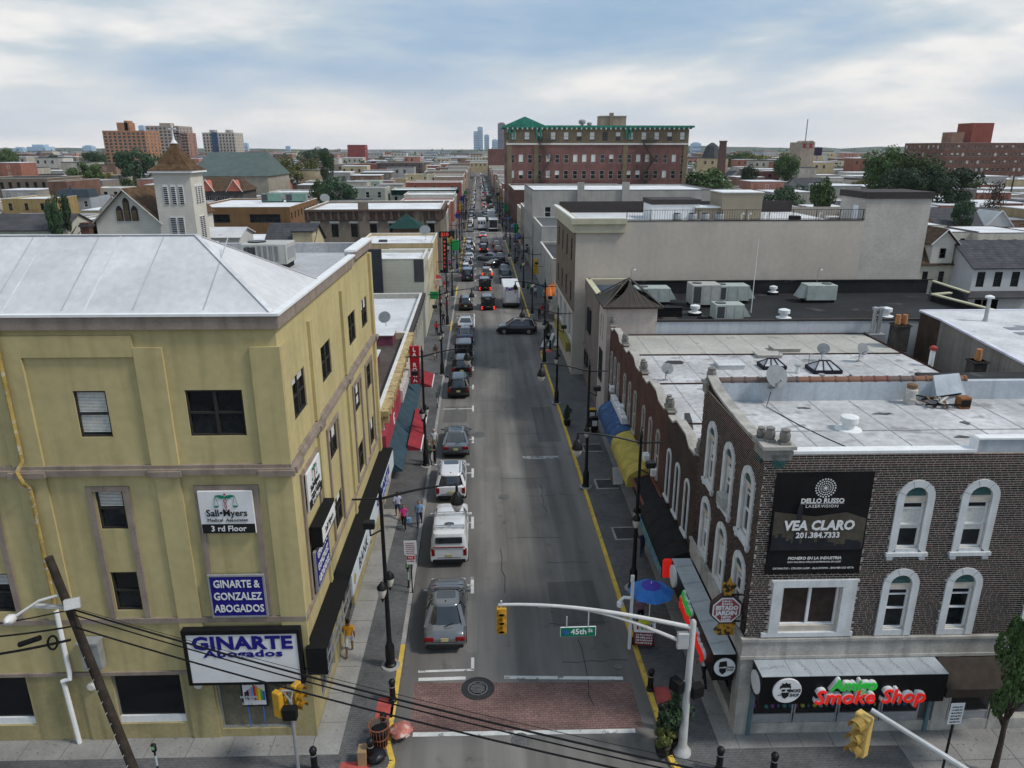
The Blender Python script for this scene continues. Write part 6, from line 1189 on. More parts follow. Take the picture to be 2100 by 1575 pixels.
for x in (0, 8.2, 35.8, hw-1.4): q = MB(); q.box(x, x+1.4, -.18, -.01, 0, 22.5); q.build('quoin_pier', HB2, t)
q = MB(); q.box(-1.3, hw+1.3, -1.3, .4, 27.5, 28.1); q.box(-1.3, .4, .4, 24, 27.5, 28.1); q.box(-.7, hw+.7, -.7, -.06, 27.1, 27.5); q.prism([(-.8, 28.1), (11.3, 28.1), (5.25, 30.6)], -1.35, 2, 'y'); q.build('copper_cornice', COPG, t)
for k in range(38): q = MB(); q.box(k*1.5-.15, k*1.5+.25, -1.2, -.7, 26.95, 27.49); q.build('dentil', OFFW, t)
for x in (.3, 1.7, 8.6, 9.8, 36.2, 37.4): q = MB(); q.box(x, x+.7, -1.0, -.06, 25.9, 27.45); q.box(x+.15, x+.55, -.6, -.06, 24.2, 25.9); q.build('bracket', COPG, t)
def escape(x):
    f = MB()
    for k, z in enumerate((23.4, 18.4, 13.5)):
        f.box(x-1.9, x+2.3, -1.25, -.2, z, z+.1)
        for zz_ in (.5, 1.0): f.obox((x-1.9, -1.25, z+zz_), (x+2.3, -1.25, z+zz_), .06, .06)
        for i in range(9): f.box(x-1.9+i*.52, x-1.85+i*.52, -1.28, -1.22, z, z+1.0)
        s = 1 if k % 2 else -1
        for dy in (-.5, -1.1): f.obox((x-s*1.2, dy, z-4.7), (x+s*2.0, dy, z), .08, .22)
        for i in range(10): f.box(x-s*1.2+s*3.2*i/10-.14, x-s*1.2+s*3.2*i/10+.14, -1.1, -.5, z-4.7+.47*i, z-4.66+.47*i)
    f.build('fire_escape', mat('rusty_green_iron', (.035, .045, .032), .7, .2), t)
escape(11.5); escape(43.6)
pt = thing('penthouse', 'tan stair penthouse with chimney on the hotel roof', 'penthouse', (hx+30, hy+6, 27.4)); q = MB(); q.box(-.5, 7.5, 0, 7, 0, 3.6); q.build('wall', flat(.33, .28, .22), pt); q = MB(); q.box(2.2, 3.4, -.5, .6, 0, 4.6); q.build('chimney', flat(.26, .21, .16), pt); q = MB(); q.box(-.7, 7.7, -.2, 7.2, 3.6, 3.8); q.build('roof', OFFW, pt)
for k, x in enumerate((23.5, 25.8)): wt = thing('roof_fan', 'round grey exhaust fan on the hotel roof, %s' % ('larger left one', 'smaller right one')[k], 'exhaust fan', (hx+x, hy+5, 27.4), 0, 'hotel roof fans'); s = 1.-.3*k; q = MB(); q.lathe([(.5*s, 0), (.5*s, 1.3*s)], 10); q.build('stack', GREY, wt); q = MB(); q.lathe([(.95*s, 1.3*s), (1.1*s, 1.7*s), (1.05*s, 2.3*s), (.6*s, 2.6*s)], 12); q.build('hood', GREY, wt, True, 40)
y = 260.5; k = 0
while y < 620:
    d = random.uniform(9, 19); h = random.uniform(6.4, 10.5); c = lc[(k*3+2) % 8]; bld('low shop building facing the street, far up on the right', xr(y)+2.9, xr(y)+2.9+random.uniform(11, 18), y+.2, y+d-.2, h, flat(*c), (W1, W1, G1)[k % 3], W=(2, .9, 1.6, 3, 'mix', max(2, int(d/3))), S=(1, .9, 1.5, 3, 'sash', 3), group='shop buildings up the right side', parapet=.3); y += d; k += 1
bld('blank brown brick block beside the far end of the street', 10.6, 44, 560, 590, 21., brickm(.13, .06, .05), D1, W=(5, 1, 1.6, 3.3, 'sash', 7), parapet=.3)
for (y0, y1, h, c, lab) in ((158.3, 172, 9.5, (.3, .25, .2), 'tan shop building past the tall pale one'), (172.2, 186.3, 8.2, (.4, .37, .3), 'cream shop building at the corner before the hall')): bld(lab, 10.5, 26, y0, y1, h, flat(*c), W1, W=(2, .9, 1.6, 3, 'mix', 5))
# ---------------------------------------------------------------- background town, left
random.seed(23)
def gable(label, x0, x1, y0, y1, he, hr, wm, rm, axis='y', S=None, E=None, W=None, name='house', cat='house', over=.35, trim=WHITE, group=None):
    "house with a pitched roof; axis = direction of the ridge"
    t = thing(name, label, cat, (x0, y0, 0), 0, group); X, Y = x1-x0, y1-y0; OCC.append((x0-1, x1+1, y0-1, y1+1)); mb = MB(); al = []
    for side, o, L_, sp in (('S', (0, 0), X, S), ('E', (X, 0), Y, E), ('W', (0, Y), Y, W), ('N', (X, Y), X, None)):
        ws = win_row(t, side, o, L_, he, sp) if sp else []
        holed_wall(mb, side, o, L_, 0, he, [(s-a/2, s+a/2, z-b/2, z+b/2) for s, z, a, b, _, _ in ws if z+b/2 < he-.05], .14); al += [(side, o, *q) for q in ws]
    if axis == 'y': mb.prism([(0, he), (X, he), (X/2, hr)], 0, Y, 'y')
    else: mb.prism([(0, he), (Y, he), (Y/2, hr)], 0, X, 'x')
    mb.build('wall', wm, t)
    for side, o, s, z, a, b, st, fm in al: window(t, side, o, s, z, a, b, st, fm, GLASS, -.1 if z+b/2 < he-.05 else .03)
    q = MB(); D = X if axis == 'y' else Y; k = (hr-he)/(D/2); e = over
    for sg in (0, 1):
        pr = [(-e, he-k*e), (D/2, hr), (D/2, hr+.16), (-e-.05, he-k*e+.12)]
        if sg: pr = [(D-a, b) for a, b in pr][::-1]
        if axis == 'y': q.prism(pr, -e, Y+e, 'y')
        else: q.prism(pr, -e, X+e, 'x')
    q.build('roof', rm, t)
    if axis == 'y':
        f = MB()
        for sg in (0, 1): a = (-e, he-k*e) if not sg else (X+e, he-k*e); f.obox((a[0], -e-.03, a[1]+.02), (X/2, -e-.03, hr+.02), .05, .26, up=(0, 1, 0))
        f.build('barge_board', trim, t)
    return t
def pg(label, u0, u1, v, he, hr, depth, wm, rm, **k):
    a = P(u0, v, z=he); b = P(u1, v, z=he); y = (a.y+b.y)/2; return gable(label, a.x*y/a.y, b.x*y/b.y, y, y+depth, he, hr, wm, rm, **k)
# church
CHW = mat('church_white_clapboard', (.58, .56, .50), .85, .07, .6, brick=(9, .2, (.44, .42, .37), .98, .02)); STEEP = mat('steeple_shingle', (.125, .075, .04), .9, .35, 1.4, brick=(.5, .22, (.05, .03, .02), .7, .02))
cyy = 98.; a = P(322, 420, y=cyy); b = P(397, 420, y=cyy); tw = b.x-a.x
t = thing('church', 'white clapboard church with brown pyramid steeple and gabled nave', 'church', (a.x, cyy, 0)); OCC.append((a.x-14, b.x+1, cyy-1, cyy+22)); zt = P(360, 352, y=cyy).z; LOUV = mat('louvre_dark', (.035, .03, .028), .8, .2)
q = MB(); holed_wall(q, 'S', (0, 0), tw, 0, zt, []); holed_wall(q, 'E', (tw, 0), tw, 0, zt, []); holed_wall(q, 'W', (0, tw), tw, 0, zt, []); holed_wall(q, 'N', (tw, tw), tw, 0, zt, []); q.build('tower', CHW, t)
q = MB(); c = tw/2; az = P(345, 288, y=cyy+2).z; q.add([(-.5, -.5, zt+.1), (tw+.5, -.5, zt+.1), (tw+.5, tw+.5, zt+.1), (-.5, tw+.5, zt+.1), (c*.22, c*.22, zt+.9), (tw-c*.22, c*.22, zt+.9), (tw-c*.22, tw-c*.22, zt+.9), (c*.22, tw-c*.22, zt+.9), (c, c, az)], [(0, 1, 5, 4), (1, 2, 6, 5), (2, 3, 7, 6), (3, 0, 4, 7), (4, 5, 8), (5, 6, 8), (6, 7, 8), (7, 4, 8)]); q.build('steeple', STEEP, t)
q = MB(); q.box(-.45, tw+.45, -.45, tw+.45, zt-.15, zt+.1); q.build('tower_cornice', WHITE, t)
q = MB(); q.lathe([(.45, az-.35), (.16, az+.1), (.1, az+.6)], 10, (c, c, 0)); q.box(c-.07, c+.07, c-.07, c+.07, az+.5, az+2.0); q.box(c-.5, c+.5, c-.07, c+.07, az+1.35, az+1.5); q.lathe([(.38, -.05), (.38, .05), (.28, .05), (.28, -.05)], 14, (0, 0, 0)); q.build('cross', WHITE, t)
for sd, o in (('S', (0, 0)), ('E', (tw, 0))):
    for n_, z0_, z1_, ws in ((3, zt-4.0, zt-1.6, .62), (2, zt-10.2, zt-5.6, .8)):
        for k in range(n_):
            s = tw*(.5+(k-(n_-1)/2)*.21); m_ = MB(); m_.box(-ws/2, ws/2, -.08, .0, z0_, z1_); f = m_.build('louvre_frame', WHITE, t, loc=fpt(sd, o, s, 0, 0), rot=(0, 0, RZ[sd])); m_ = MB()
            for i in range(int((z1_-z0_)/.24)): m_.obox((-ws/2+.07, -.1, z0_+.12+i*.24), (ws/2-.07, -.1, z0_+.12+i*.24), .03, .15)
            m_.build('louvre', LOUV, f)
nx0 = P(196, 455, y=cyy+.5).x-a.x; nx1 = -.02; he, hr = P(260, 455, y=cyy).z, P(262, 390, y=cyy).z
q = MB(); q.box(nx0, nx1, .6, 20, 0, he); q.prism([(nx0, he), (nx1, he), ((nx0+nx1)/2, hr)], .6, 20, 'y'); q.box(nx0-3.4, nx0, 2.0, 16, 0, he-2.6); q.build('nave', CHW, t); q = MB(); kk = (hr-he)/((nx1-nx0)/2); mx_ = (nx0+nx1)/2
for sg in (-1, 1): e_ = mx_+sg*((nx1-nx0)/2+.4); q.prism([(e_, he-kk*.4), (mx_, hr), (mx_, hr+.2), (e_, he-kk*.4+.2)][::-sg], .1, 20.3, 'y')
q.prism([(nx0-3.8, he-2.8), (nx0-.02, he-.2), (nx0-.02, he), (nx0-3.8, he-2.6)], 1.6, 16, 'y'); q.build('nave_roof', STEEP, t)
for dx, h in ((-.95, 1.9), (0, 2.9), (.95, 1.9)): q = MB(); q.prism([(-.38, 0), (.38, 0), (.38, h-.5), (.2, h-.15), (0, h), (-.2, h-.15), (-.38, h-.5)][::-1], -.1, 0, 'y'); f = q.build('lancet_frame', LOUV, t, loc=(mx_+dx, .58, he+.1)); q = MB(); q.box(-.28, .28, -.13, -.1, .1, h-.6); q.build('pane', mat('stained_glass', (.12, .09, .05), .3, .5, 5), f)
q = MB(); q.obox((nx0-.5, .05, he-kk*.5), (mx_, .05, hr+.05), .06, .4, up=(0, 1, 0)); q.obox((nx1+.4, .05, he-kk*.4), (mx_, .05, hr+.05), .06, .4, up=(0, 1, 0)); q.build('barge_board', mat('pale_green_trim', (.42, .46, .44), .8), t)
pg('cream house gable just behind the church nave', 208, 262, 428, 9.5, 12., 14, CHW, SHING, S=(1, 1, 1.2, 3, 'sash', 1, WHITE, 11.2))
# rest of the left
pb('weathered brown brick tenement at the left edge', -60, 96, 366, 12.5, 22, flat(.16, .125, .095, streak=.5), D1, S=(3, 1.1, 2.0, 4.2, 'sash', 9, DKFR), E=None)
def fire_escape(t, X0, zs, w_=3.2):
    f = MB()
    for z in zs:
        f.box(X0, X0+w_, -1.1, -.1, z, z+.08)
        for i in range(8): f.box(X0+i*w_/7.2, X0+i*w_/7.2+.05, -1.12, -1.07, z, z+.95)
        f.obox((X0, -1.1, z+.95), (X0+w_, -1.1, z+.95), .06, .06)
    for a_, b_ in zip(zs, zs[1:]): f.obox((X0+.4, -.6, b_), (X0+w_-.4, -.6, a_), .5, .12)
    f.build('fire_escape', mat('rust_iron', (.12, .06, .04), .8, .3), t)
t = pb('ochre stucco building with rusty fire escape', 2, 100, 408, 9., 16, flat(.34, .25, .11, streak=.5), W1, S=(2, .9, 1.8, 3.4, 'sash', 3, DKFR)); fire_escape(t, 5.6, [5.4, 2.2])
t = pb('brown brick corner block next to the tenement', 97, 136, 372, 12.3, 20, brickm(.14, .075, .055), D1)
pb('yellow stucco block with arched balcony band', 136, 194, 357, 11.5, 16, flat(.42, .30, .09), D1, S=(1, 3.2, 1.6, 3, 'quad', 2, DKFR, 9.6))
pb('cream stucco block with rounded gable', 194, 242, 360, 10.5, 14, flat(.37, .34, .29), G1, S=(1, .8, 1.4, 3, 'sash', 2))
t = pb('pale blue-grey house with dark slate mansard', 120, 184, 404, 8.6, 12, SIDG, D1, S=(2, 1., 1.6, 3.4, 'sash', 3), parapet=0); q = MB(); q.add([(-.3, -.3, 8.6), (8.6, -.3, 8.6), (8.6, 5, 8.6), (-.3, 5, 8.6), (.3, .5, 10.6), (8.0, .5, 10.6), (8.0, 5, 10.6), (.3, 5, 10.6), (2, -.4, 8.9), (4.6, -.4, 8.9), (3.3, .8, 11.9)], [(0, 1, 5, 4), (1, 2, 6, 5), (3, 0, 4, 7), (4, 5, 6, 7), (8, 9, 10)]); q.build('mansard', mat('blue_slate', (.04, .055, .07), .8, .2, 2), t)
pb('white two-window house right of the slate mansard', 184, 246, 386, 9.4, 12, flat(.52, .50, .44), W1, S=(2, 1.1, 1.9, 3.4, 'sash', 3, DKFR))
pb('long orange brick school with grey window bands', 216, 420, 346, 11., 20, brickm(.30, .12, .055), G1, S=(1, 6.2, 1.9, 3, 'quad sash', 4, GREY, 9.2))
t = pb('white row houses with red wavy roof line', -60, 142, 342, 9., 14, flat(.45, .44, .42), D1, S=(2, .9, 1.5, 3, 'sash', 20), cornice=(mat('red_roofline', (.26, .07, .06), .8), 1.0, .5, 'S'))
pb('long dark brick building low on the left horizon', -60, 82, 314, 15.5, 30, brickm(.10, .055, .045), D1, S=(2, 1.3, 2, 4.5, 'sash', 16, DKFR))
for k, (u0, u1, v, z, c) in enumerate(((86, 130, 322, 12, (.16, .1, .07)), (130, 166, 322, 10, (.5, .48, .42)), (0, 45, 330, 9, (.3, .26, .2)), (186, 208, 315, 12, (.5, .5, .5)))): pb('small far house between trees on the left, %s' % ('brown brick', 'white', 'tan at the edge', 'pale by the orange tower')[k], u0, u1, v, z, 14, flat(*c), G1, S=(2, 1, 1.5, 3, 'sash', 5))
# immediate roofs behind the yellow building
t = pg('black felt roof house at the left edge', -70, 128, 472, 8.5, 10.6, 11, flat(.42, .42, .36), D1, axis='x'); 
pb('white roofed stone-walled house below the church', 135, 180, 452, 8.3, 13, flat(.3, .3, .28), W1)
pb('white flat-roofed house behind the hip roof', 258, 398, 470, 8., 9, flat(.2, .22, .2), WROOF, parapet=.05)
pg('brown shingled low house in front of the church', 185, 246, 486, 7.2, 8.8, 6, CHW, mat('rust_shingle', (.17, .085, .05), .9, .3, 1), axis='x')
t = pg('white gabled house with grey roof beside the roof unit', 408, 490, 487, 9.2, 10.2, 7, SIDW, WROOF, axis='x')
t = pg('dark shingled dormer house with cream gable', 545, 640, 502, 8., 10.6, 9, flat(.48, .42, .28), SHINGG, axis='x'); q = MB(); q.box(4.2, 7, -.8, 2, 8.0, 9.9); q.build('dormer', flat(.48, .42, .28), t); q = MB(); q.box(4.0, 7.2, -1.0, 2.4, 9.9, 10.1); q.build('dormer_roof', D1, t)
q = MB(); q.bbox(-.5, .5, -.12, .12, 0, 5.0, .02); t = tag(q.build('billboard', SIGNW, loc=(*P(643, 500, y=128).xy, 4.4)), 'tall narrow white sign board behind the roof parapet', 'sign')
t = thing('chimney', 'tall dark brick chimney by the church house', 'chimney', (*P(178, 470, y=92).xy, 0)); q = MB(); q.box(-.5, .5, -.5, .5, 0, 13.0); q.build('stack', brickm(.09, .04, .03), t); q = MB(); q.box(-.62, .62, -.62, .62, 12.5, 12.8); q.build('cap', D1, t)
# victorian row, coral wall, green hall
t = pb('dark victorian row with red gables beside the coral wall', 404, 498, 392, 9.2, 14, flat(.09, .08, .075), SHING, S=(1, 1.2, 2., 3, 'double', 6, OFFW, 7.6), parapet=0); X_ = P(498, 392, z=9.2).x-P(404, 392, z=9.2).x
for s in (.06, .66): q = MB(); w_ = X_*.3; q.prism([(X_*s, 9.2), (X_*s+w_, 9.2), (X_*s+w_/2, 12.4)][::-1], -.5, 4, 'y'); q.build('gable', mat('coral_paint', (.46, .14, .10), .85, .12), t); q = MB(); q.obox((X_*s-.4, -.6, 9.0), (X_*s+w_/2, -.6, 12.6), .12, .4, up=(0, 1, 0)); q.obox((X_*s+w_+.4, -.6, 9.0), (X_*s+w_/2, -.6, 12.6), .12, .4, up=(0, 1, 0)); q.build('gable_trim', OFFW, t)
q = MB(); q.add([(-.5, -.3, 9.2), (X_+.5, -.3, 9.2), (X_+.5, 14, 9.2), (-.5, 14, 9.2), (2, 6, 13), (X_-2, 6, 13)], [(0, 1, 5, 4), (1, 2, 5), (2, 3, 4, 5), (3, 0, 4)]); q.build('hip_roof', SHING, t)
pb('house with flat coral-painted side wall', 499, 549, 364, 11.6, 14, MATS['coral_paint'], G1, S=(1, .9, 1.8, 3, 'sash', 2, DKFR, 7.6))
t = thing('green_hall', 'large hall with long grey-green roof on the left', 'hall', (*P(385, 352, y=262).xy, 0)); X_ = P(548, 352, y=262).x-P(385, 352, y=262).x; OCC.append((P(385, 352, y=262).x, P(548, 352, y=262).x+4, 260, 300)); q = MB(); q.box(0, X_, 0, 30, 0, 12.5); q.build('wall', flat(.3, .27, .22), t); q = MB(); q.add([(-.6, -.6, 12.5), (X_+.6, -.6, 12.5), (X_-3, 15, 20.2), (3, 15, 20.2), (X_+.6, 30, 12.5), (-.6, 30, 12.5)], [(0, 1, 2, 3), (1, 4, 2), (4, 5, 3, 2), (5, 0, 3)]); q.build('roof', mat('grey_green_roof', (.085, .115, .11), .85, .15, .5), t)
# middle distance blocks left of the street
for u0, u1, v, z, d, m_, S_, lab in ((608, 730, 337, 12, 22, flat(.27, .22, .18), (2, 3.4, 2.2, 4.4, 'quad', 6, OFFW, 10.6), 'cream-trimmed school with wide window groups'), (727, 771, 336, 12.5, 18, brickm(.22, .08, .06), None, 'red brick block joined to the school'), (770, 866, 334, 13, 22, brickm(.10, .075, .07), (3, 1.3, 2, 4, 'sash', 7, OFFW), 'dark brown apartment block near the street'),
        (660, 740, 320, 13, 16, brickm(.24, .09, .07), (1, 1, 1.6, 3, 'sash', 5), 'red brick block with white parapets behind the school'), (712, 748, 297, 24.5, 18, brickm(.22, .05, .05), None, 'tall maroon block on the left skyline'), (740, 798, 318, 12.5, 16, flat(.52, .47, .34), (1, 1.2, 2, 3, 'sash', 3, DKFR), 'cream and white block left of the street'), (888, 925, 320, 12, 18, flat(.45, .48, .5), (2, 1.2, 1.8, 3.4, 'sash', 7), 'pale blue-white apartment building near the street'),
        (922, 962, 313, 14, 24, flat(.22, .2, .18), (2, 1.2, 1.8, 3.4, 'sash', 6), 'grey-brown block at the far left of the street'), (870, 958, 352, 8.6, 20, flat(.5, .5, .5), (1, 1, 1.2, 3, 'sash', 10, DKFR), 'long white-roofed market building on the left'), (830, 885, 358, 9.3, 12, flat(.52, .44, .27), (1, .9, 1.2, 3, 'sash', 2), 'cream house with pale metal roof'), (800, 832, 367, 8.4, 12, flat(.42, .32, .2), None, 'low tan house next to the cream one'), (850, 948, 372, 8., 14, flat(.4, .32, .28), None, 'pink-beige flat block before the market'),
        (548, 640, 395, 8.2, 16, flat(.4, .4, .36), (2, .9, 1.5, 3, 'sash', 6), 'white-roofed plaster house behind the brown building'), (580, 625, 362, 9, 12, flat(.43, .41, .37), (2, 1, 1.6, 3, 'sash', 4), 'plain plaster rowhouse left of the round tree'), (625, 682, 372, 8.4, 14, flat(.38, .37, .34), (1, 1, 1.6, 3, 'sash', 5), 'plaster rowhouse behind the round tree'), (722, 778, 372, 9.2, 12, flat(.36, .42, .33), (2, 1, 1.4, 3, 'sash', 3), 'green plaster house with dormers'), (545, 575, 318, 14, 20, brickm(.14, .09, .08), (3, 1, 1.6, 3.4, 'sash', 5), 'narrow brown brick block right of the green hall'), (440, 560, 310, 16.5, 26, brickm(.25, .11, .08), None, 'long low red brick block on the left skyline')):
    pb(lab, u0, u1, v, z, d, m_, random.choice((W1, W1, G1)), S=S_, E=(2, 1, 1.6, 3.4, 'sash', 4))
# towers on the left skyline
def tower(label, u0, u1, v, y, depth, m_, rows, cols, roofbits=(), rz=0, fm=OFFW, W=1.6, Hh=1.7):
    a = P(u0, v, y=y); b = P(u1, v, y=y); h = a.z; t = bld(label, a.x, b.x, y, y+depth, h, m_, D1, S=(rows, W, Hh, (h-3)/rows, 'sash', cols, fm, h-1.2), E=(rows, W, Hh, (h-3)/rows, 'sash', max(2, cols//2), fm, h-1.2), name='apartment_tower', cat='tower', parapet=.5); X_ = b.x-a.x
    for s0, s1, v1 in roofbits: q = MB(); q.box(X_*s0, X_*s1, 3, 12, h, P(u0, v1, y=y).z); q.build('roof_plant', m_, t)
    return t
tower('orange and tan brick apartment tower on the left skyline', 209, 296, 268, 560, 26, brickm(.33, .16, .085), 13, 9, ((.32, .62, 251), (.5, .58, 247)), W=2.2, Hh=1.6); tower('mauve and cream apartment tower behind the church cross', 298, 366, 258, 640, 30, flat(.36, .29, .25), 14, 8, ((.38, .7, 252),), W=2.2, Hh=1.6); tower('balconied brick tower right of the church cross', 352, 383, 272, 640, 20, brickm(.27, .15, .11), 13, 5, W=2.4, Hh=1.6); t = tower('grey and beige office tower on the left skyline', 414, 480, 272, 700, 26, flat(.43, .39, .34), 12, 10, ((.2, .35, 266), (.7, .85, 266)), W=1.4)
q = MB(); q.box(8, 13.2, -.3, -.02, 4, 35); q.build('glass_bay', mat('blue_curtain_glass', (.05, .09, .17), .15, .3, .3), t)
BLUT = mat('hazy_blue_glass_tower', (.34, .47, .60), .3, .15, .02); SLT = mat('slate_tower', (.16, .16, .19), .6, .15, .05)  # distance haze put into the pale blue of the towers
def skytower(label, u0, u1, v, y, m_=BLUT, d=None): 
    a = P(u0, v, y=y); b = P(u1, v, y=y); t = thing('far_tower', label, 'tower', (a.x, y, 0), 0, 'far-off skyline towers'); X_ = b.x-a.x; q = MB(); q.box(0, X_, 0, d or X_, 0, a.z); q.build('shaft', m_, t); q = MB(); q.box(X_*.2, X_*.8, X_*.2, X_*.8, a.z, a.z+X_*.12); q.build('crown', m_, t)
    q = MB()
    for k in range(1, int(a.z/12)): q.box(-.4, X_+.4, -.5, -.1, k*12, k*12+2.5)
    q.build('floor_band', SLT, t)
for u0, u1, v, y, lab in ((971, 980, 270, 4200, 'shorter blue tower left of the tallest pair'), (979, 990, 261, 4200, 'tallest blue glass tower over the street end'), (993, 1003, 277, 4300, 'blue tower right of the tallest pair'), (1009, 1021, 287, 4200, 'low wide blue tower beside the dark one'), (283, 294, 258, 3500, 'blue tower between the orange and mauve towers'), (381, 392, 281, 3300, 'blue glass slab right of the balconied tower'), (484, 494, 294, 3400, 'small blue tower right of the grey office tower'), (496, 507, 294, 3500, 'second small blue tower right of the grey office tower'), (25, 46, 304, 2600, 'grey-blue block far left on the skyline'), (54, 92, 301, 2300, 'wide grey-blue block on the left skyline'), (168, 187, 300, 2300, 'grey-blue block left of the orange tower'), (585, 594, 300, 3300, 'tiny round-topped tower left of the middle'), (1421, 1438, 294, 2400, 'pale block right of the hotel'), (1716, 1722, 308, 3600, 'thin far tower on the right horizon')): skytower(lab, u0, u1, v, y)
skytower('dark slate tower rising behind the hotel roof', 1021, 1036, 253, 1500, SLT)
for u, v, w_, y, m_, lab in ((275, 302, 66, 330, 1, 'broad dark tree below the orange tower'), (172, 328, 60, 300, 0, 'round green tree left of the church'), (190, 312, 40, 400, 1, 'dark tree behind the round green one'), (105, 313, 40, 520, 1, 'dark tree on the left skyline'), (8, 306, 40, 500, 0, 'tree at the far left edge'), (668, 327, 26, 260, 1, 'tall dark columnar tree in front of the school'), (690, 362, 66, 225, 1, 'large dark tree left of the sage house'), (655, 371, 40, 235, 0, 'round tree beside the large dark one'), (590, 326, 50, 330, 2, 'yellow-green tree right of the green hall'), (625, 318, 44, 420, 2, 'second yellow-green tree farther back'), (118, 420, 36, 128, 1, 'dark tree between the ochre building and the mansard'), (108, 440, 30, 122, 1, 'low dark shrub tree by the ochre building'), (345, 318, 36, 340, 1, 'dark tree right of the steeple'), (640, 300, 50, 760, 1, 'dark tree clump on the middle skyline'), (655, 295, 40, 900, 1, 'dark tree on the skyline left of the maroon block')): ptree(lab, u, v, w_, y, m_)
# ---------------------------------------------------------------- background town, right
t = thing('church_tower', 'small dark octagonal tower roof by the brick chimney', 'tower', (*P(1459, 320, y=430).xy, 0)); q = MB(); q.lathe([(3.4, 0), (3.4, 15.5)], 8); q.build('wall', brickm(.2, .07, .06), t); q = MB(); q.lathe([(6.2, 15.5), (3.2, 22.8), (.8, 24.5)], 8); q.build('roof', D1, t)
t = thing('chimney', 'tall square brick factory chimney right of the hotel', 'chimney', (*P(1480, 330, y=360).xy, 0)); q = MB(); q.add([(-1.8, -1.8, 0), (1.8, -1.8, 0), (1.8, 1.8, 0), (-1.8, 1.8, 0), (-1.3, -1.3, 24.6), (1.3, -1.3, 24.6), (1.3, 1.3, 24.6), (-1.3, 1.3, 24.6)], [(0, 1, 5, 4), (1, 2, 6, 5), (2, 3, 7, 6), (3, 0, 4, 7), (4, 5, 6, 7)]); q.build('stack', brickm(.11, .06, .05), t); q = MB(); q.box(-1.5, 1.5, -1.5, 1.5, 24.2, 24.9); q.build('cap', brickm(.11, .06, .05), t)
for u0, u1, v, z, d, m_, S_, lab in ((1416, 1536, 322, 14, 24, brickm(.13, .09, .075), (2, 1.1, 1.7, 3.5, 'sash', 14), 'long dark factory with grey roof right of the hotel'), (1534, 1600, 325, 12.5, 18, brickm(.22, .055, .05), (1, 1.6, 2.2, 3, 'sash', 7, OFFW), 'red brick factory wing right of the long factory'), (1548, 1632, 352, 11, 16, brickm(.15, .055, .05), (2, 1, 1.6, 3.4, 'sash', 4, DKFR), 'red brick block crowded with rooftop units'),
        (1634, 1696, 316, 16, 22, mat('grey_cmu', (.22, .215, .21), .9, .12, .4, brick=(.6, .3, (.17, .17, .165), .9, .02)), (3, .9, 1.2, 4, 'sash', 2), 'blank grey block building on the right'), (1520, 1586, 384, 8.4, 10, flat(.38, .50, .42), (1, .8, 1.1, 3, 'sash', 2), 'mint green house behind the beige roof'), (1455, 1522, 388, 9, 14, flat(.38, .34, .3), None, 'beige flat house in front of the gable houses'), (1700, 1765, 365, 9.5, 16, flat(.42, .4, .37), None, 'grey-white warehouse right of the block building'), (1728, 1770, 372, 10.4, 14, flat(.4, .37, .31), (3, .9, 1.5, 3, 'sash', 3, DKFR), 'cream tenement with red fire escape'),
        (1735, 1784, 325, 13, 16, brickm(.25, .10, .06), (3, 1, 1.5, 3, 'sash', 6), 'orange-brown brick apartment block left of the big trees'), (1700, 1738, 330, 12.5, 14, flat(.5, .44, .33), (2, 1, 1.5, 3, 'sash', 4), 'cream apartment house left of the brick block'), (1600, 1712, 312, 15, 30, flat(.45, .40, .27), (1, 1, 1.5, 3, 'sash', 8), 'long yellow building below the K tower'), (1700, 1765, 412, 7.2, 10, flat(.46, .45, .42), (1, .9, 1.4, 3, 'sash', 4, DKFR), 'white plaster house behind the beige roof'), (1580, 1690, 430, 5.6, 12, flat(.30, .29, .27), None, 'low ribbed garage behind the beige roof'), (1585, 1640, 422, 6., 8, flat(.5, .5, .48), None, 'small white garage behind the beige roof'), (1690, 1762, 428, 6.2, 10, flat(.30, .05, .045), None, 'low red-walled shed behind the stair tower')):
    pb(lab, u0, u1, v, z, d, m_, random.choice((W1, W1, G1)), S=S_, W=(2, 1, 1.5, 3.4, 'sash', 3))
for u0, u1, v, he, hr, d, wm, rm, ax_, lab in ((1498, 1522, 362, 7.5, 10.2, 12, SIDW, SHINGG, 'y', 'white gable house near the round tree'), (1520, 1548, 366, 7.3, 9.8, 12, SIDG, SHING, 'y', 'blue-grey gable house next to the white gable'), (1640, 1712, 382, 7.6, 10.4, 13, flat(.36, .36, .36), SHINGG, 'x', 'grey house with wide dark roof right of the mint house'), (1440, 1500, 402, 6.4, 9.2, 10, flat(.2, .18, .16), SHINGG, 'x', 'dark roofed house just behind the tan penthouse')): pg(lab, u0, u1, v, he, hr, d, wm, rm, axis=ax_, S=(1, .9, 1.4, 3, 'sash', 2))
t = pb('square tower with two rounded tops and a painted K K sign', 1643, 1672, 292, 24, 12, flat(.36, .29, .23), G1); X_ = P(1672, 292, z=24).x
a = P(1643, 292, z=24); wk = P(1672, 292, z=24).x-a.x
for s in (.27, .73): q = MB(); q.prism([(wk*s+wk*.22*math.cos(math.pi*i/8), 24+wk*.12*math.sin(math.pi*i/8)) for i in range(9)][::-1], -.3, 6, 'y'); q.build('rounded_top', MATS['paint_35_28_22'] if 'paint_35_28_22' in MATS else flat(.36, .29, .23), t); text('K', wk*.34, MAROON, 'lettering', t, (wk*s, -.4, 22.4), ROT['S'], bold=.2)
q = MB(); q.tube([(0, 0, 24), (0, 0, 34)], .25, 5); q.build('flagpole', GREY, t, loc=(wk/2, 3, 0))
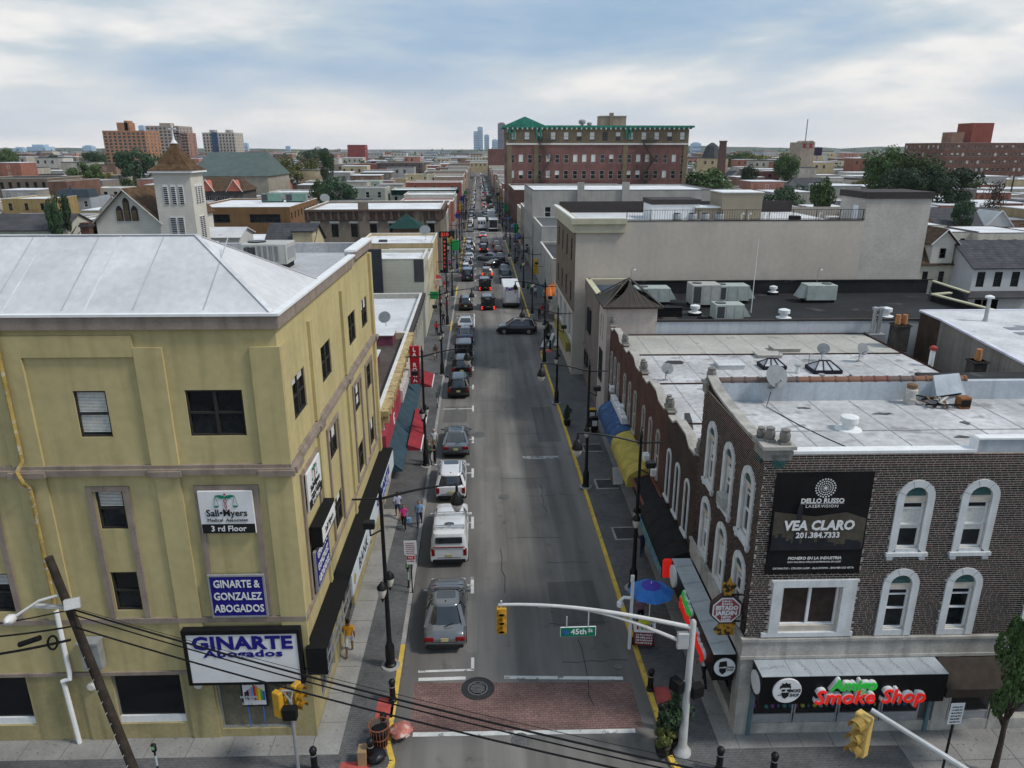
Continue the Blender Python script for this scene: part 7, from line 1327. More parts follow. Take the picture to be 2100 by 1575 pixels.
for k, (u0, u1) in enumerate(((1652, 1667), (1669, 1686))): t = thing('billboard', 'dark billboard below the K tower, %s one' % ('left', 'right')[k], 'billboard', (*P(u0, 306, y=430).xy, 0), 0, 'dark billboards'); w_ = P(u1, 306, y=430).x-P(u0, 306, y=430).x; q = MB(); q.box(0, w_, -.3, .3, 17.5, 22); q.build('panel', mat('billboard_dark', (.03, .02, .05), .6, .3, .5), t); q = MB(); q.box(w_*.45, w_*.55, -.2, .2, 0, 17.5); q.build('post', GREY, t)
a = P(1940, 293, y=360); bx = P(2110, 293, y=360).x
t = bld('massive dark brick apartment complex at the right', a.x, bx+40, 360, 395, a.z, brickm(.15, .075, .055), D1, S=(6, 1.2, 1.7, 3.5, 'mix', 30, OFFW), W=(6, 1.2, 1.7, 3.5, 'mix', 9, OFFW), parapet=.5, name='apartment_block'); k0 = 360/F*1.05
q = MB(); q.box(16, 26.5, 6, 18, a.z, P(2005, 252, y=366).z); q.build('red_tower', mat('red_tower', (.26, .075, .055), .85, .2, .2), t); q = MB(); q.box(5, 11, 4, 12, a.z, a.z+5); q.build('water_tank_house', brickm(.26, .15, .1), t)
t = pb('long blank beige wall of a warehouse at the right edge', 2018, 2200, 357, 8.5, 30, flat(.46, .41, .33), G1); pb('low pale shops in front of the brick complex', 2025, 2180, 340, 11, 12, flat(.42, .41, .38), D1, S=(1, 2.4, 1.7, 3, 'sash', 8, DKFR))
# houses right of the stair tower
gd = pg('cream house with brown shingled mansard and gabled dormer', 1884, 1984, 543, 6.3, 6.6, 9, flat(.48, .45, .36), SHING, axis='x', S=(1, .8, 1.9, 3, 'sash', 3, DKFR, 5.4)); Xg = P(1984, 543, z=6.3).x-P(1884, 543, z=6.3).x
q = MB(); q.add([(-.3, -.3, 6.3), (Xg+.3, -.3, 6.3), (Xg-.3, 2.6, 9.6), (.3, 2.6, 9.6), (Xg+.3, 9, 6.3), (-.3, 9, 6.3), (Xg-.3, 8, 9.6), (.3, 8, 9.6)], [(0, 1, 2, 3), (1, 4, 6, 2), (5, 0, 3, 7), (3, 2, 6, 7)]); q.build('mansard', SHING, gd)
q = MB(); dx = Xg*.22; dw = Xg*.46; q.box(dx, dx+dw, -.1, 4, 6.4, 9.2); q.prism([(dx-.2, 9.2), (dx+dw+.2, 9.2), (dx+dw/2, 10.9)][::-1], -.15, 4, 'y'); q.build('dormer', CHW, gd); q = MB(); q.obox((dx-.5, -.3, 9.0), (dx+dw/2, -.3, 11.05), 5.0, .16, up=(0, 0, 1)); q = MB()
for sg in (0, 1): e_ = dx-.5 if not sg else dx+dw+.5; q.prism([(e_, 9.0), (dx+dw/2, 11.0), (dx+dw/2, 11.2), (e_, 9.2)][::-1 if not sg else 1], -.5, 4.2, 'y')
q.build('dormer_roof', SHING, gd); q = MB(); q.obox((dx-.5, -.52, 9.1), (dx+dw/2, -.52, 11.1), .06, .3, up=(0, 1, 0)); q.obox((dx+dw+.5, -.52, 9.1), (dx+dw/2, -.52, 11.1), .06, .3, up=(0, 1, 0)); q.build('barge_board', WHITE, gd); window(gd, 'S', (0, 0), dx+dw/2, 7.9, .8, 1.3, 'sash', DKFR, GLASS, .13)
gh_ = pg('white house with grey roof, bay windows and dark porch at the right edge', 1998, 2140, 548, 6.6, 9.4, 10, SIDW, SHINGG, axis='x', S=(1, 1.1, 2.0, 3, 'sash', 4, DKFR, 6.0)); Xw = P(2140, 548, z=6.6).x-P(1998, 548, z=6.6).x; q = MB(); q.add([(-1.2, -.2, 3.5), (Xw, -.2, 3.5), (Xw, -1.6, 2.9), (-1.2, -1.6, 2.9), (-1.2, -1.6, 2.7), (Xw, -1.6, 2.7)], [(3, 2, 1, 0), (4, 5, 2, 3)]); q.build('porch_roof', D1, gh_); window(gh_, 'S', (0, 0), Xw*.28, 1.6, 3.4, 1.6, 'triple', WHITE, GLASS2, .03)
for u0, u1, v, z, d, lab, cols in ((1888, 1942, 462, 7.6, 8, 'white flat-roofed house touching the stair tower', 1), (1946, 2008, 476, 7.2, 12, 'white flat-roofed rowhouse with dark-framed windows, left half', 3), (2008, 2130, 478, 7.2, 12, 'white flat-roofed rowhouse with dark-framed windows, right half', 4)): pb(lab, u0, u1, v, z, d, flat(.52, .50, .42), W1, S=(1, .9, 1.7, 3, 'sash', cols, DKFR), parapet=.06, edge=mat('dark_edge', (.06, .04, .05), .8))
pb('cream garage with flat roof between the houses', 1968, 2005, 503, 4.6, 7, flat(.47, .44, .35), W1, parapet=.1)
gg = pg('long grey-shingled house with white gable end on the right', 1925, 2075, 462, 6.2, 9.0, 15, flat(.4, .2, .09), SHINGG, axis='x', over=.5)
q = MB(); xg = P(2045, 462, z=6.2).x-P(1925, 462, z=6.2).x; q.prism([(xg-2.9, 6.0), (xg+2.9, 6.0), (xg, 9.1)][::-1], -1.2, 6, 'y'); q.build('front_gable', SIDW, gg); q = MB(); q.obox((xg-3.1, -1.3, 5.95), (xg, -1.3, 9.3), .12, .35, up=(0, 1, 0)); q.obox((xg+3.1, -1.3, 5.95), (xg, -1.3, 9.3), .12, .35, up=(0, 1, 0)); q.build('gable_trim', WHITE, gg)
for u, v, w_, y, m_, lab in ((1455, 328, 100, 250, 0, 'large round green tree right of the hotel'), (1615, 322, 46, 300, 0, 'green tree in front of the grey block building'), (1540, 345, 34, 270, 1, 'dark tree left of the crowded rooftop units'), (1610, 367, 92, 205, 1, 'wide dark tree in front of the red brick block'), (1690, 376, 52, 165, 0, 'green tree beside the stair tower'), (1560, 303, 90, 520, 2, 'yellow-green tree line right of the chimney'), (1520, 305, 60, 560, 0, 'green trees behind the chimney'), (1820, 312, 84, 205, 0, 'tall tree left in the big group by the stair tower'), (1880, 318, 96, 200, 0, 'tall bright tree in the middle of the big group'), (1855, 345, 80, 185, 1, 'dark lower tree in the big group'), (1958, 338, 96, 190, 1, 'very dark tree at the right of the big group'), (2042, 385, 46, 170, 3, 'bronze-leaved tree by the utility pole'), (1900, 300, 120, 420, 2, 'yellow-green trees behind the big group'), (1790, 312, 70, 420, 0, 'green trees left behind the big group'), (1980, 420, 40, 150, 1, 'dark shrub tree behind the grey gable house')): ptree(lab, u, v, w_, y, m_)
# ---------------------------------------------------------------- the rest of the town, out to the horizon
random.seed(41)
def free(x0, x1, y0, y1): return not any(x0 < b and x1 > a and y0 < d and y1 > c for a, b, c, d in OCC)
WS = MB(); WSM = win_mesh(1.1, 1.7, 'sash', WHITE, GLASS); WSM2 = win_mesh(1.1, 1.7, 'sash blind half', DKFR, GLASS)
cols_ = [(.42, .39, .33), (.3, .13, .09), (.36, .35, .33), (.5, .48, .42), (.22, .14, .1), (.45, .36, .22), (.33, .36, .38), (.2, .17, .15), (.4, .2, .15)]; cm = [flat(*c) for c in cols_]; far = MB(); fmats = cm+[W1, G1, D1]; nfill = 0; ntree = 0
y = 132.
while y < 1750:
    step = 13+y*.011; wx = 9+y*.010; half = y*.74+30; x = -half
    while x < half:
        w_ = wx*random.uniform(.75, 1.2); d = step*random.uniform(.6, .85); x0, x1, y0, y1 = x, x+w_, y, y+d; x += w_+random.choice((.3, .3, .6, 4.))
        if -24 < x1 and x0 < 27 and y < 640: continue
        if x0 > -3 and x0 < 9 or x1 > -3 and x1 < 9: continue
        if not free(x0, x1, y0, y1): continue
        r_ = random.random()
        cap = 8.2 if y < 220 else 11.
        if r_ < .11 and ntree < 200:
            ntree += 1; tree('leafy tree standing among far-off houses', (x0+x1)/2, (y0+y1)/2, random.uniform(6.5, min(cap+2.5, 12)), random.uniform(3, 4.8)*(1+y/1500), random.choice((0, 0, 1, 2)), group='trees among the far-off houses'); continue
        h = random.uniform(5.6, cap)*(1.5 if random.random() < .16 and y > 300 else 1); ci = random.randrange(len(cm)); rf = random.choice((0, 0, 0, 1, 2))
        if nfill < 290:
            nfill += 1; t = thing('town_house', 'plain low-rise house in the far-off town', 'house', (x0, y0, 0), 0, 'far-off low-rise houses'); q = MB(); q.box(0, w_, 0, d, 0, h); q.build('wall', cm[ci], t); q = MB(); q.box(-.1, w_+.1, -.1, d+.1, h, h+.18); q.build('roof', (W1, G1, D1)[rf], t)
            for c in range(max(1, int(w_/3.4))):
                for k in range(2 if h > 6.2 else 1): link('window', WSM if c % 2 else WSM2, t, (w_*(c+.5)/max(1, int(w_/3.4)), -.0, h-1.7-k*3.0))
        else:
            far.box(x0, x1, y0, y1, 0, h, ci, False); far.box(x0-.1, x1+.1, y0-.1, y1+.1, h, h+.2, len(cm)+rf, False)
            for c in range(int(w_/4)): far.box(x0+1+c*4, x0+2.2+c*4, y0-.06, y0, h-3, h-1.3, len(cm)+2, False)
    y += step+(7 if random.random() < .2 else 1.5)
tag(far.build('far_town', fmats), 'mass of far-off low-rise buildings stretching to the horizon', 'town', kind='stuff')
fw = MB(); rnd = random.Random(4)
for i in range(420):
    y = 500+rnd.random()**1.5*2400; x = rnd.uniform(-.75, .75)*y; 
    if abs(x-2) < 26: continue
    r_ = rnd.uniform(5, 11)*(1+y/3000); h = rnd.uniform(6, 9.5)*(1+y/5000)
    for k in range(34): p = Vector((rnd.gauss(0, .5), rnd.gauss(0, .5), rnd.gauss(0, .32))); s = r_*.24; c = Vector((x, y, h-r_*.4))+p*r_; n_ = Vector((rnd.uniform(-1, 1), rnd.uniform(-1, .2), rnd.uniform(-.2, 1))).normalized(); a = n_.orthogonal().normalized()*s; b = n_.cross(a); fw.add([c-a, c+b*.7, c+a, c-b*.7], [(0, 1, 2, 3)], i % 3)
    fw.box(x-.4, x+.4, y-.4, y+.4, 0, h-r_*.5, 3, False)
tag(fw.build('far_trees', LM[:3]+[BARK]), 'far-off tree canopy mass between the houses near the horizon', 'trees', kind='stuff')
hl = MB(); prev = None; rnd = random.Random(8)
for lay, (yy, hh, xs) in enumerate(((3000, 28, (200, 3900)), (3900, 52, (700, 5000)), (3700, 38, (-5000, 200)))):
    n = 60; o = len(hl.v)
    for i in range(n+1):
        x = xs[0]+(xs[1]-xs[0])*i/n; z = hh*(.45+.55*mnoise.noise(Vector((x*.0011, lay*7.3, 0)))+.18*mnoise.noise(Vector((x*.006, lay, 3)))); hl.v += [(x, yy, -1), (x, yy+300, max(4, z)), (x, yy+1400, -1)]
    for i in range(n): a = o+i*3; hl.f += [[a, a+3, a+4, a+1], [a+1, a+4, a+5, a+2]]; hl.m += [0, 0]
tag(hl.build('hills', mat('far_hill', (.06, .075, .05), .95, .3, .01), None, True), kind='structure')
hz_ = MB(); hz_.box(-5500, 5500, -300, 5600, -1.1, 260); hm = bpy.data.materials.new('haze'); hm.use_nodes = True; nn = hm.node_tree.nodes
for n in list(nn): nn.remove(n)
ho = nn.new('ShaderNodeOutputMaterial'); hv = nn.new('ShaderNodeVolumePrincipled'); hv.inputs['Color'].default_value = (.80, .88, .97, 1); hv.inputs['Density'].default_value = .00005; hv.inputs['Anisotropy'].default_value = .2; hm.node_tree.links.new(hv.outputs[0], ho.inputs['Volume'])
tag(hz_.build('haze', hm), 'thin summer haze over the whole town', 'haze', kind='stuff')
# ---------------------------------------------------------------- vehicles
TYRE = mat('tyre_rubber', (.015, .015, .015), .9, .1); RIM = mat('alloy_rim', (.35, .35, .36), .3, .1, metal=.8); CGL = mat('car_glass', (.014, .017, .020), .04, .3, 2, spec=.8, coat=.6); REDL = mat('tail_lamp_red', (.20, .010, .010), .25, .1, 8); REDON = mat('brake_lamp_lit', (.9, .03, .02), .3, 0, emit=1.2); HEADL = mat('headlamp', (.5, .52, .55), .1, .1); PLATE = mat('licence_plate', (.48, .44, .22), .5, .2, 12); TRIM = mat('car_black_trim', (.018, .018, .019), .55, .1); CHROME = mat('chrome', (.55, .55, .56), .15, 0, metal=1.)
def paint(name, c, met=.35): return mat('car_paint_'+name, c, .28, .05, 3, metal=met, coat=.8, spec=.5)
PAINTS = {'grey': paint('grey', (.14, .148, .16)), 'white': paint('white', (.62, .63, .64), 0), 'black': paint('black', (.009, .009, .011)), 'bluegrey': paint('bluegrey', (.115, .13, .15)), 'silver': paint('silver', (.30, .31, .33)), 'navy': paint('navy', (.012, .022, .06)), 'maroon': paint('maroon', (.13, .018, .022)), 'tan': paint('tan', (.22, .17, .11)), 'charcoal': paint('charcoal', (.03, .032, .036)), 'blue': paint('blue', (.02, .07, .18))}  # grey lightened: sky reflections on the body put into the paint
def loft(mb, rings, m=0, cap=True):
    n = len(rings[0]); o = len(mb.v)
    for r_ in rings: mb.v += [tuple(p) for p in r_]
    for i in range(len(rings)-1):
        for j in range(n): k = (j+1) % n; mb.f.append([o+i*n+j, o+i*n+k, o+(i+1)*n+k, o+(i+1)*n+j]); mb.m.append(m)
    if cap: mb.f.append([o+j for j in range(n-1, -1, -1)]); mb.m.append(m); q = o+(len(rings)-1)*n; mb.f.append([q+j for j in range(n)]); mb.m.append(m)
def sring(x, y0, y1, z, ex=4.5, n=24):
    c, h = (y0+y1)/2, (y1-y0)/2; out_ = []
    for i in range(n): t = 2*math.pi*(i+.5)/n; ct, st = math.cos(t), math.sin(t); out_.append((x*math.copysign(abs(ct)**(2/ex), ct), c+h*math.copysign(abs(st)**(2/ex), st), z))
    return out_
KIND = {  # L, W, H, stations (y, ztop, wscale), glass base (y0,y1,z), roof (y0,y1), roof half width, squareness, wheel radius
 'sedan': (4.8, 1.84, 1.45, [(-2.4, .62, .86), (-2.34, .86, .93), (-2.15, .97, .97), (-1.5, 1.0, 1), (-.4, .97, 1), (1.0, .95, 1), (1.75, .86, .985), (2.2, .74, .93), (2.4, .52, .84)], (-1.95, 1.25, .93), (-.95, .25), .60, 4, .33),
 'hatch': (4.7, 1.86, 1.42, [(-2.35, .62, .86), (-2.3, .90, .93), (-2.1, 1.0, .97), (-1.4, .99, 1), (-.4, .96, 1), (1.0, .94, 1), (1.7, .85, .985), (2.15, .73, .93), (2.35, .5, .84)], (-2.15, 1.25, .93), (-.75, .25), .60, 4, .34),
 'suv': (4.65, 1.88, 1.68, [(-2.32, .62, .9), (-2.28, 1.0, .95), (-2.1, 1.08, .98), (-1.4, 1.06, 1), (-.4, 1.04, 1), (1.0, 1.03, 1), (1.7, .97, .985), (2.15, .86, .95), (2.32, .6, .88)], (-2.22, 1.3, 1.02), (-1.85, .35), .66, 5, .37),
 'jeep': (4.3, 1.88, 1.86, [(-2.1, .6, .94), (-2.08, 1.12, .97), (-1.9, 1.15, .99), (-.4, 1.14, 1), (.8, 1.12, 1), (1.3, 1.1, .96), (1.95, 1.04, .94), (2.1, .65, .9)], (-2.04, .98, 1.12), (-1.98, .55), .76, 10, .40),
 'van': (5.1, 2.0, 1.98, [(-2.55, .6, .93), (-2.52, 1.12, .96), (-2.3, 1.17, .99), (-.4, 1.15, 1), (1.2, 1.12, 1), (1.95, 1.02, .97), (2.4, .85, .92), (2.55, .55, .86)], (-2.46, 1.9, 1.12), (-2.3, .75), .78, 7, .36),
 'pickup': (5.5, 1.95, 1.82, [(-2.75, .6, .95), (-2.74, 1.08, .97), (-2.5, 1.12, .99), (-.4, 1.12, 1), (1.0, 1.10, 1), (1.8, 1.06, .98), (2.5, .96, .95), (2.75, .6, .88)], (-.55, 1.35, 1.08), (-.35, .55), .70, 6, .40)}
PROTO = {}
def car_parts(kind, col, full=True, lit=False, extra=None):
    L_, W_, H_, st, (g0, g1, gz), (r0, r1), rw, ex, wr = KIND[kind]; hw = W_/2; pm = PAINTS[col]; parts = []
    mb = MB(); rings = []
    ys = [s[0] for s in st]
    def itp(y, k):
        for a, b in zip(st, st[1:]):
            if a[0] <= y <= b[0]: f = (y-a[0])/(b[0]-a[0]); return a[k]+(b[k]-a[k])*f
        return st[-1][k]
    yy = sorted(set(ys+[ys[0]+(ys[-1]-ys[0])*i/18 for i in range(19)]))
    for y in yy:
        zt, ws = itp(y, 1), itp(y, 2)*hw; zb = .2+.16*max(0, abs(y)/(L_/2)-.82)/.18; sh = min(.34, (zt-zb)*.45)
        half = [(ws*.90, zb), (ws*.985, zb+.10), (ws, zb+(zt-zb)*.5), (ws*.985, zt-.14), (ws*.94, zt-.05), (ws*.84, zt), (ws*.45, zt+.025)]
        rings.append([(x, y, z) for x, z in half]+[(-x, y, z) for x, z in half[::-1]])
    loft(mb, [r_[::-1] for r_ in rings]); parts.append(('body', mb.mesh('body', pm, True, 50), None))
    g = MB(); rr = []
    for f in (0, .35, .7, .92, 1.): z = gz+(H_-.05-gz)*f; x = hw*.93+(rw-hw*.93)*(f**1.25); rr.append(sring(x, g0+(r0-g0)*f**1.15, g1+(r1-g1)*f, z, ex))
    loft(g, rr); parts.append(('glasshouse', g.mesh('glasshouse', CGL, True, 50), None))
    rf = MB(); loft(rf, [sring(rw*1.03, r0-.06, r1+.05, H_-.09, ex), sring(rw*1.01, r0-.03, r1+.02, H_-.035, ex), sring(rw*.9, r0+.1, r1-.1, H_, ex), sring(rw*.5, r0+.45, r1-.45, H_+.012, ex)]); parts.append(('roof', rf.mesh('roof', pm, True, 50), None))
    def bar(*a, **k): pl = MB(); pl.obox(*a, **k); parts.append(('pillar', pl.mesh('pillar', pm), None))
    for sx in (-1, 1) if full else ():
        bar((sx*hw*.90, g1-.06, gz), (sx*rw*.99, r1-.02, H_-.06), .07, .06); bar((sx*hw*.90, g0+.10, gz), (sx*rw*.97, r0+.06, H_-.06), .16 if kind != 'jeep' else .12, .07)
        ym = (r0+r1)/2-.1; bar((sx*(hw*.945), ym, gz), (sx*(rw+.015), ym, H_-.07), .09, .04, up=(0, 1, 0))
        if kind in ('suv', 'van'): bar((sx*(hw*.945), r0+.75, gz), (sx*(rw+.015), r0+.65, H_-.07), .10, .04, up=(0, 1, 0))
    wm_ = MB(); wm_.tube([(-.11, 0, 0), (.11, 0, 0)], wr, 18); wm_.tube([(-.125, 0, 0), (.125, 0, 0)], wr*.9, 18); wme = wm_.mesh('wheel', TYRE, True, 40); rm_ = MB(); rm_.tube([(-.128, 0, 0), (.128, 0, 0)], wr*.62, 16); rme = rm_.mesh('rim', RIM, True, 40); ar = MB(); ar.tube([(-.006, 0, 0), (.006, 0, 0)], wr*1.2, 18); arm = ar.mesh('wheel_arch', TRIM)
    wy = (L_*.5-.88, -(L_*.5-.92))
    for sx in (-1, 1):
        for y in wy: parts.append(('wheel', wme, ((sx*(hw-.125), y, wr), rme))); parts.append(('wheel_arch', arm, ((sx*hw*.985, y, wr+.02), None)))
    zl = itp(-L_/2+.05, 1); tl = MB(); tl.bbox(-.2, .2, -.06, .1, -.1, .1, .03) if kind not in ('suv', 'jeep', 'van', 'pickup') else tl.bbox(-.1, .1, -.06, .1, -.19, .19, .03); tm_ = tl.mesh('tail_lamp', REDON if lit else REDL, True, 40)
    for sx in (-1, 1): parts.append(('tail_lamp', tm_, ((sx*(hw*.93-(.2 if kind in ('sedan', 'hatch') else .1)), -L_/2+.05, zl-.10 if kind in ('sedan', 'hatch') else zl-.2), None)))
    if full:
        hl_ = MB(); hl_.bbox(-.2, .2, -.1, .06, -.08, .08, .03); hm_ = hl_.mesh('headlamp', HEADL, True, 40); 
        for sx in (-1, 1): parts.append(('headlamp', hm_, ((sx*(hw*.9-.2), L_/2-.12, itp(L_/2-.15, 1)-.08), None)))
        p_ = MB(); p_.box(-.16, .16, -.015, .01, -.08, .08); parts.append(('licence_plate', p_.mesh('licence_plate', PLATE), ((0, -L_/2-.012, .72 if kind != 'jeep' else .55), None)))
        b_ = MB(); b_.bbox(-hw*.86, hw*.86, -.1, .1, -.12, .1, .04); bm_ = b_.mesh('bumper', TRIM, True, 40); parts.append(('bumper', bm_, ((0, -L_/2+.06, .42), None))); parts.append(('bumper', bm_, ((0, L_/2-.08, .38), None)))
        pg_ = lambda *a: parts.append(('panel_gap', MB().box(*a).mesh('panel_gap', TRIM), None))
        for sx in (-1, 1):
            for y in (g1-.3, (r0+r1)/2-.1, max(r0-.1, wy[1]+.45)): x = sx*hw*1.0; pg_(min(x, x+sx*.006), max(x, x+sx*.006), y-.008, y+.008, .35, gz-.12)
        pg_(-hw*.62, hw*.62, -L_/2-.012, -L_/2+.03, .6, .615); pg_(-hw*.8, hw*.8, g1+.12, g1+.135, .9, itp(g1+.12, 1)+.028)
        mi = MB(); mi.bbox(-.1, .1, -.06, .06, -.07, .07, .025); mm_ = mi.mesh('mirror', pm, True, 40)
        for sx in (-1, 1): parts.append(('mirror', mm_, ((sx*(hw+.08), g1-.42, gz+.05), None)))
        if kind in ('suv',):
            ra = MB(); 
            for sx in (-1, 1): ra.obox((sx*rw*.88, r0+.25, H_+.05), (sx*rw*.88, r1-.2, H_+.05), .05, .04)
            parts.append(('roof_rail', ra.mesh('roof_rail', CHROME if col != 'black' else TRIM), None))
        if kind == 'jeep': sp = MB(); sp.tube([(0, -.1, 0), (0, .1, 0)], .36, 18); parts.append(('spare_wheel', sp.mesh('spare_wheel', TYRE, True, 40), ((0, -L_/2-.12, .98), None)))
        if kind in ('sedan', 'suv', 'hatch'): w2 = MB(); w2.obox((-.02, g0-.02, gz+.12), (.35, g0+.12, gz+.2), .03, .03); parts.append(('wiper', w2.mesh('wiper', TRIM), None)); sf_ = MB(); sf_.lathe([(.05, 0), (.02, .06)], 6); parts.append(('antenna', sf_.mesh('antenna', TRIM), ((0, r0+.25, H_-.01), None)))
        if kind in ('sedan', 'hatch', 'suv'): s2 = MB(); loft(s2, [sring(rw*.7, r1-.75, r1-.1, H_+.004, 6), sring(rw*.68, r1-.73, r1-.12, H_+.016, 6)]); parts.append(('sunroof', s2.mesh('sunroof', CGL), None))
    return parts
def car(label, kind, col, loc, rz=0, full=True, lit=False, group=None, cat='car', name=None):
    key = (kind, col, full, lit)
    if key not in PROTO: PROTO[key] = car_parts(kind, col, full, lit)
    t = thing(name or {'suv': 'sport_utility_car', 'jeep': 'off_road_car', 'pickup': 'pickup_truck', 'van': 'passenger_van'}.get(kind, 'car'), label, cat, loc, rz, group)
    if full: t.scale = (1.05,)*3
    for nm, me, pos in PROTO[key]:
        o = link(nm, me, t, pos[0] if pos else (0, 0, 0))
        if pos and pos[1]: link('rim', pos[1], o)
    return t
def pcar(label, kind, col, u, v, rz=0, dx=0, **k):
    p = P(u, v, z=0); L_ = KIND[kind][0]; a = R(rz); return car(label, kind, col, (p.x+dx-math.sin(a)*L_/2, p.y+math.cos(a)*L_/2, 0), rz, **k)
pk = 'cars parked along the left kerb'
pcar('dark grey sedan with sunroof, nearest car parked at the left kerb', 'sedan', 'grey', 913, 1338, group=pk)
t = pcar('white pickup with canopy and ladder racks parked at the left kerb', 'pickup', 'white', 922, 1162, group=pk, cat='pickup')
q = MB(); hw = .93; rr = [sring(hw, -2.74, -.52, 1.10, 9), sring(hw*.985, -2.70, -.50, 1.5, 9), sring(hw*.86, -2.6, -.48, 1.86, 9), sring(hw*.7, -2.45, -.6, 1.93, 9)]; loft(q, rr); q.build('canopy', PAINTS['white'], t, True, 45); q = MB(); q.bbox(-.68, .68, -.03, .02, -.16, .17, .03); q.build('canopy_window', CGL, t, loc=(0, -2.70, 1.56), rot=(R(-11), 0, 0)); q = MB(); q.bbox(-.8, .8, -.02, .02, -.025, .025, .01); q.build('red_white_strip', REDL, t, loc=(0, -2.76, 1.2))
for y in (-2.2, -.75): q = MB(); q.obox((-.78, y, 2.03), (.78, y, 2.03), .05, .04); q.obox((-.78, y+.22, 2.03), (.78, y+.22, 2.03), .05, .04); [q.obox((x, y, 2.03), (x, y+.22, 2.03), .03, .04) for x in (-.78, -.3, .3, .78)]; q.obox((-.75, y+.1, 1.86), (-.75, y+.1, 2.03), .05, .05); q.obox((.75, y+.1, 1.86), (.75, y+.1, 2.03), .05, .05); q.build('ladder_rack', STEEL, t)
q = MB(); q.lathe([(.2, 0), (.2, .05), (.1, .1)], 12, sx=1.3); q.build('roof_vent', CGL, t, loc=(0, -1.7, 1.92))
pcar('white SUV with roof rails parked behind the pickup', 'suv', 'white', 925, 1030, group=pk); pcar('blue-grey fastback parked alone beside the long pavement gap', 'hatch', 'bluegrey', 935, 940, group=pk)
for u, v, kd, c, lab in ((937, 818, 'suv', 'black', 'black SUV parked next after the empty bay'), (944, 775, 'suv', 'black', 'black SUV with roof rails, second after the empty bay'), (948, 742, 'jeep', 'black', 'boxy black car, third after the empty bay'), (951, 706, 'sedan', 'navy', 'dark blue sedan parked behind the boxy black car'), (952, 681, 'sedan', 'white', 'white sedan parked before the red-kerb gap'), (953, 638, 'suv', 'black', 'black SUV parked beyond the marked gap'), (957, 578, 'van', 'navy', 'dark blue van parked at the left kerb'), (959, 552, 'sedan', 'silver', 'silver sedan parked ahead of the dark blue van'), (961, 537, 'sedan', 'white', 'white sedan parked ahead of the silver one'), (962, 526, 'suv', 'charcoal', 'charcoal SUV parked near the second corner'), (964, 515, 'suv', 'bluegrey', 'blue-grey SUV parked at the second corner')): pcar(lab, kd, c, u, v, dx=.15, group=pk)
mt = 'cars moving up the street'
p = P(1060, 684, z=0); car('black SUV turning across the street, seen from its side', 'suv', 'black', (p.x, p.y+.4, 0), 86, group=mt)
for u, v, kd, c, rz, lab, lit in ((1001, 637, 'jeep', 'black', 0, 'boxy black off-roader, nearest car driving up the street', True), (995, 597, 'jeep', 'black', 0, 'boxy black off-roader second in the lane', True), (999, 572, 'suv', 'tan', 0, 'tan-roofed SUV with brake lights on', True), (992, 519, 'suv', 'charcoal', 0, 'dark SUV beyond the white sedan', True), (993, 503, 'sedan', 'charcoal', 0, 'dark sedan at the second crossing', False), (990, 489, 'sedan', 'silver', 0, 'silver car behind the white shuttle bus', True)): pcar(lab, kd, c, u, v, rz, group=mt, lit=lit)
p = P(1003, 535, z=0); car('white sedan pulling out at an angle across the lane', 'sedan', 'silver', (p.x, p.y+.8, 0), 62, group=mt); p = P(1019, 548, z=0); car('black car nosing out from the right kerb', 'sedan', 'black', (p.x, p.y, 0), -55, group=mt)
rk = 'cars parked along the right kerb'
for u, v, kd, c, lab in ((1041, 582, 'pickup', 'black', 'black pickup parked ahead of the delivery truck'), (1037, 563, 'sedan', 'navy', 'dark blue sedan ahead of the black pickup'), (1028, 537, 'sedan', 'charcoal', 'dark sedan with yellow taxi board at the right kerb'), (1024, 521, 'sedan', 'maroon', 'maroon sedan parked at the right kerb'), (1021, 510, 'sedan', 'maroon', 'second maroon sedan by the crossing')): pcar(lab, kd, c, u, v, dx=-.2, group=rk)
# delivery truck
p = P(1049, 633, z=0); t = thing('delivery_truck', 'white delivery step van with purple and orange lettering', 'truck', (p.x, p.y, 0)); VW = mat('truck_white', (.62, .63, .64), .45, .08, .8, streak=.2)
q = MB(); q.bbox(-1.2, 1.2, 0, 6.6, .75, 3.15, .09); q.build('box_body', VW, t, True, 30); q = MB(); q.box(-.85, .85, -.03, .02, .95, 2.6); q.build('rear_door', mat('truck_door', (.42, .44, .48), .5, .08), t); q = MB(); [q.box(a, b, -.05, -.0, c, d) for a, b, c, d in ((-.92, -.85, .9, 2.68), (.85, .92, .9, 2.68), (-.92, .92, 2.6, 2.68))]; q.build('door_frame', GREY, t)
q = MB(); q.bbox(-1.15, 1.15, -.12, .3, .45, .72, .04); q.build('bumper', TRIM, t); q = MB(); q.box(-1.12, 1.12, .1, 6.4, .45, .76); q.build('chassis', TRIM, t)
text('Fed', .62, mat('logo_purple', (.06, .015, .2), .5), 'lettering', t, (-.33, -.05, 2.83), ROT['S'], bold=.02); text('Ex', .62, mat('logo_red', (.55, .03, .03), .5), 'lettering', t, (.46, -.05, 2.83), ROT['S'], bold=.02); q = MB(); q.box(-.16, .16, -.05, -.03, .55, .7); q.build('licence_plate', PLATE, t)
for sx in (-1, 1):
    for z in (1.1, 1.45): q = MB(); q.bbox(-.06, .06, -.03, .02, -.1, .1, .01); q.build('tail_lamp', REDL, t, loc=(sx*1.08, -.01, z))
    for y in (1.5, 5.4): q = MB(); q.tube([(-.15, 0, 0), (.15, 0, 0)], .42, 16); q.build('wheel', TYRE, t, True, loc=(sx*1.02, y, .42))
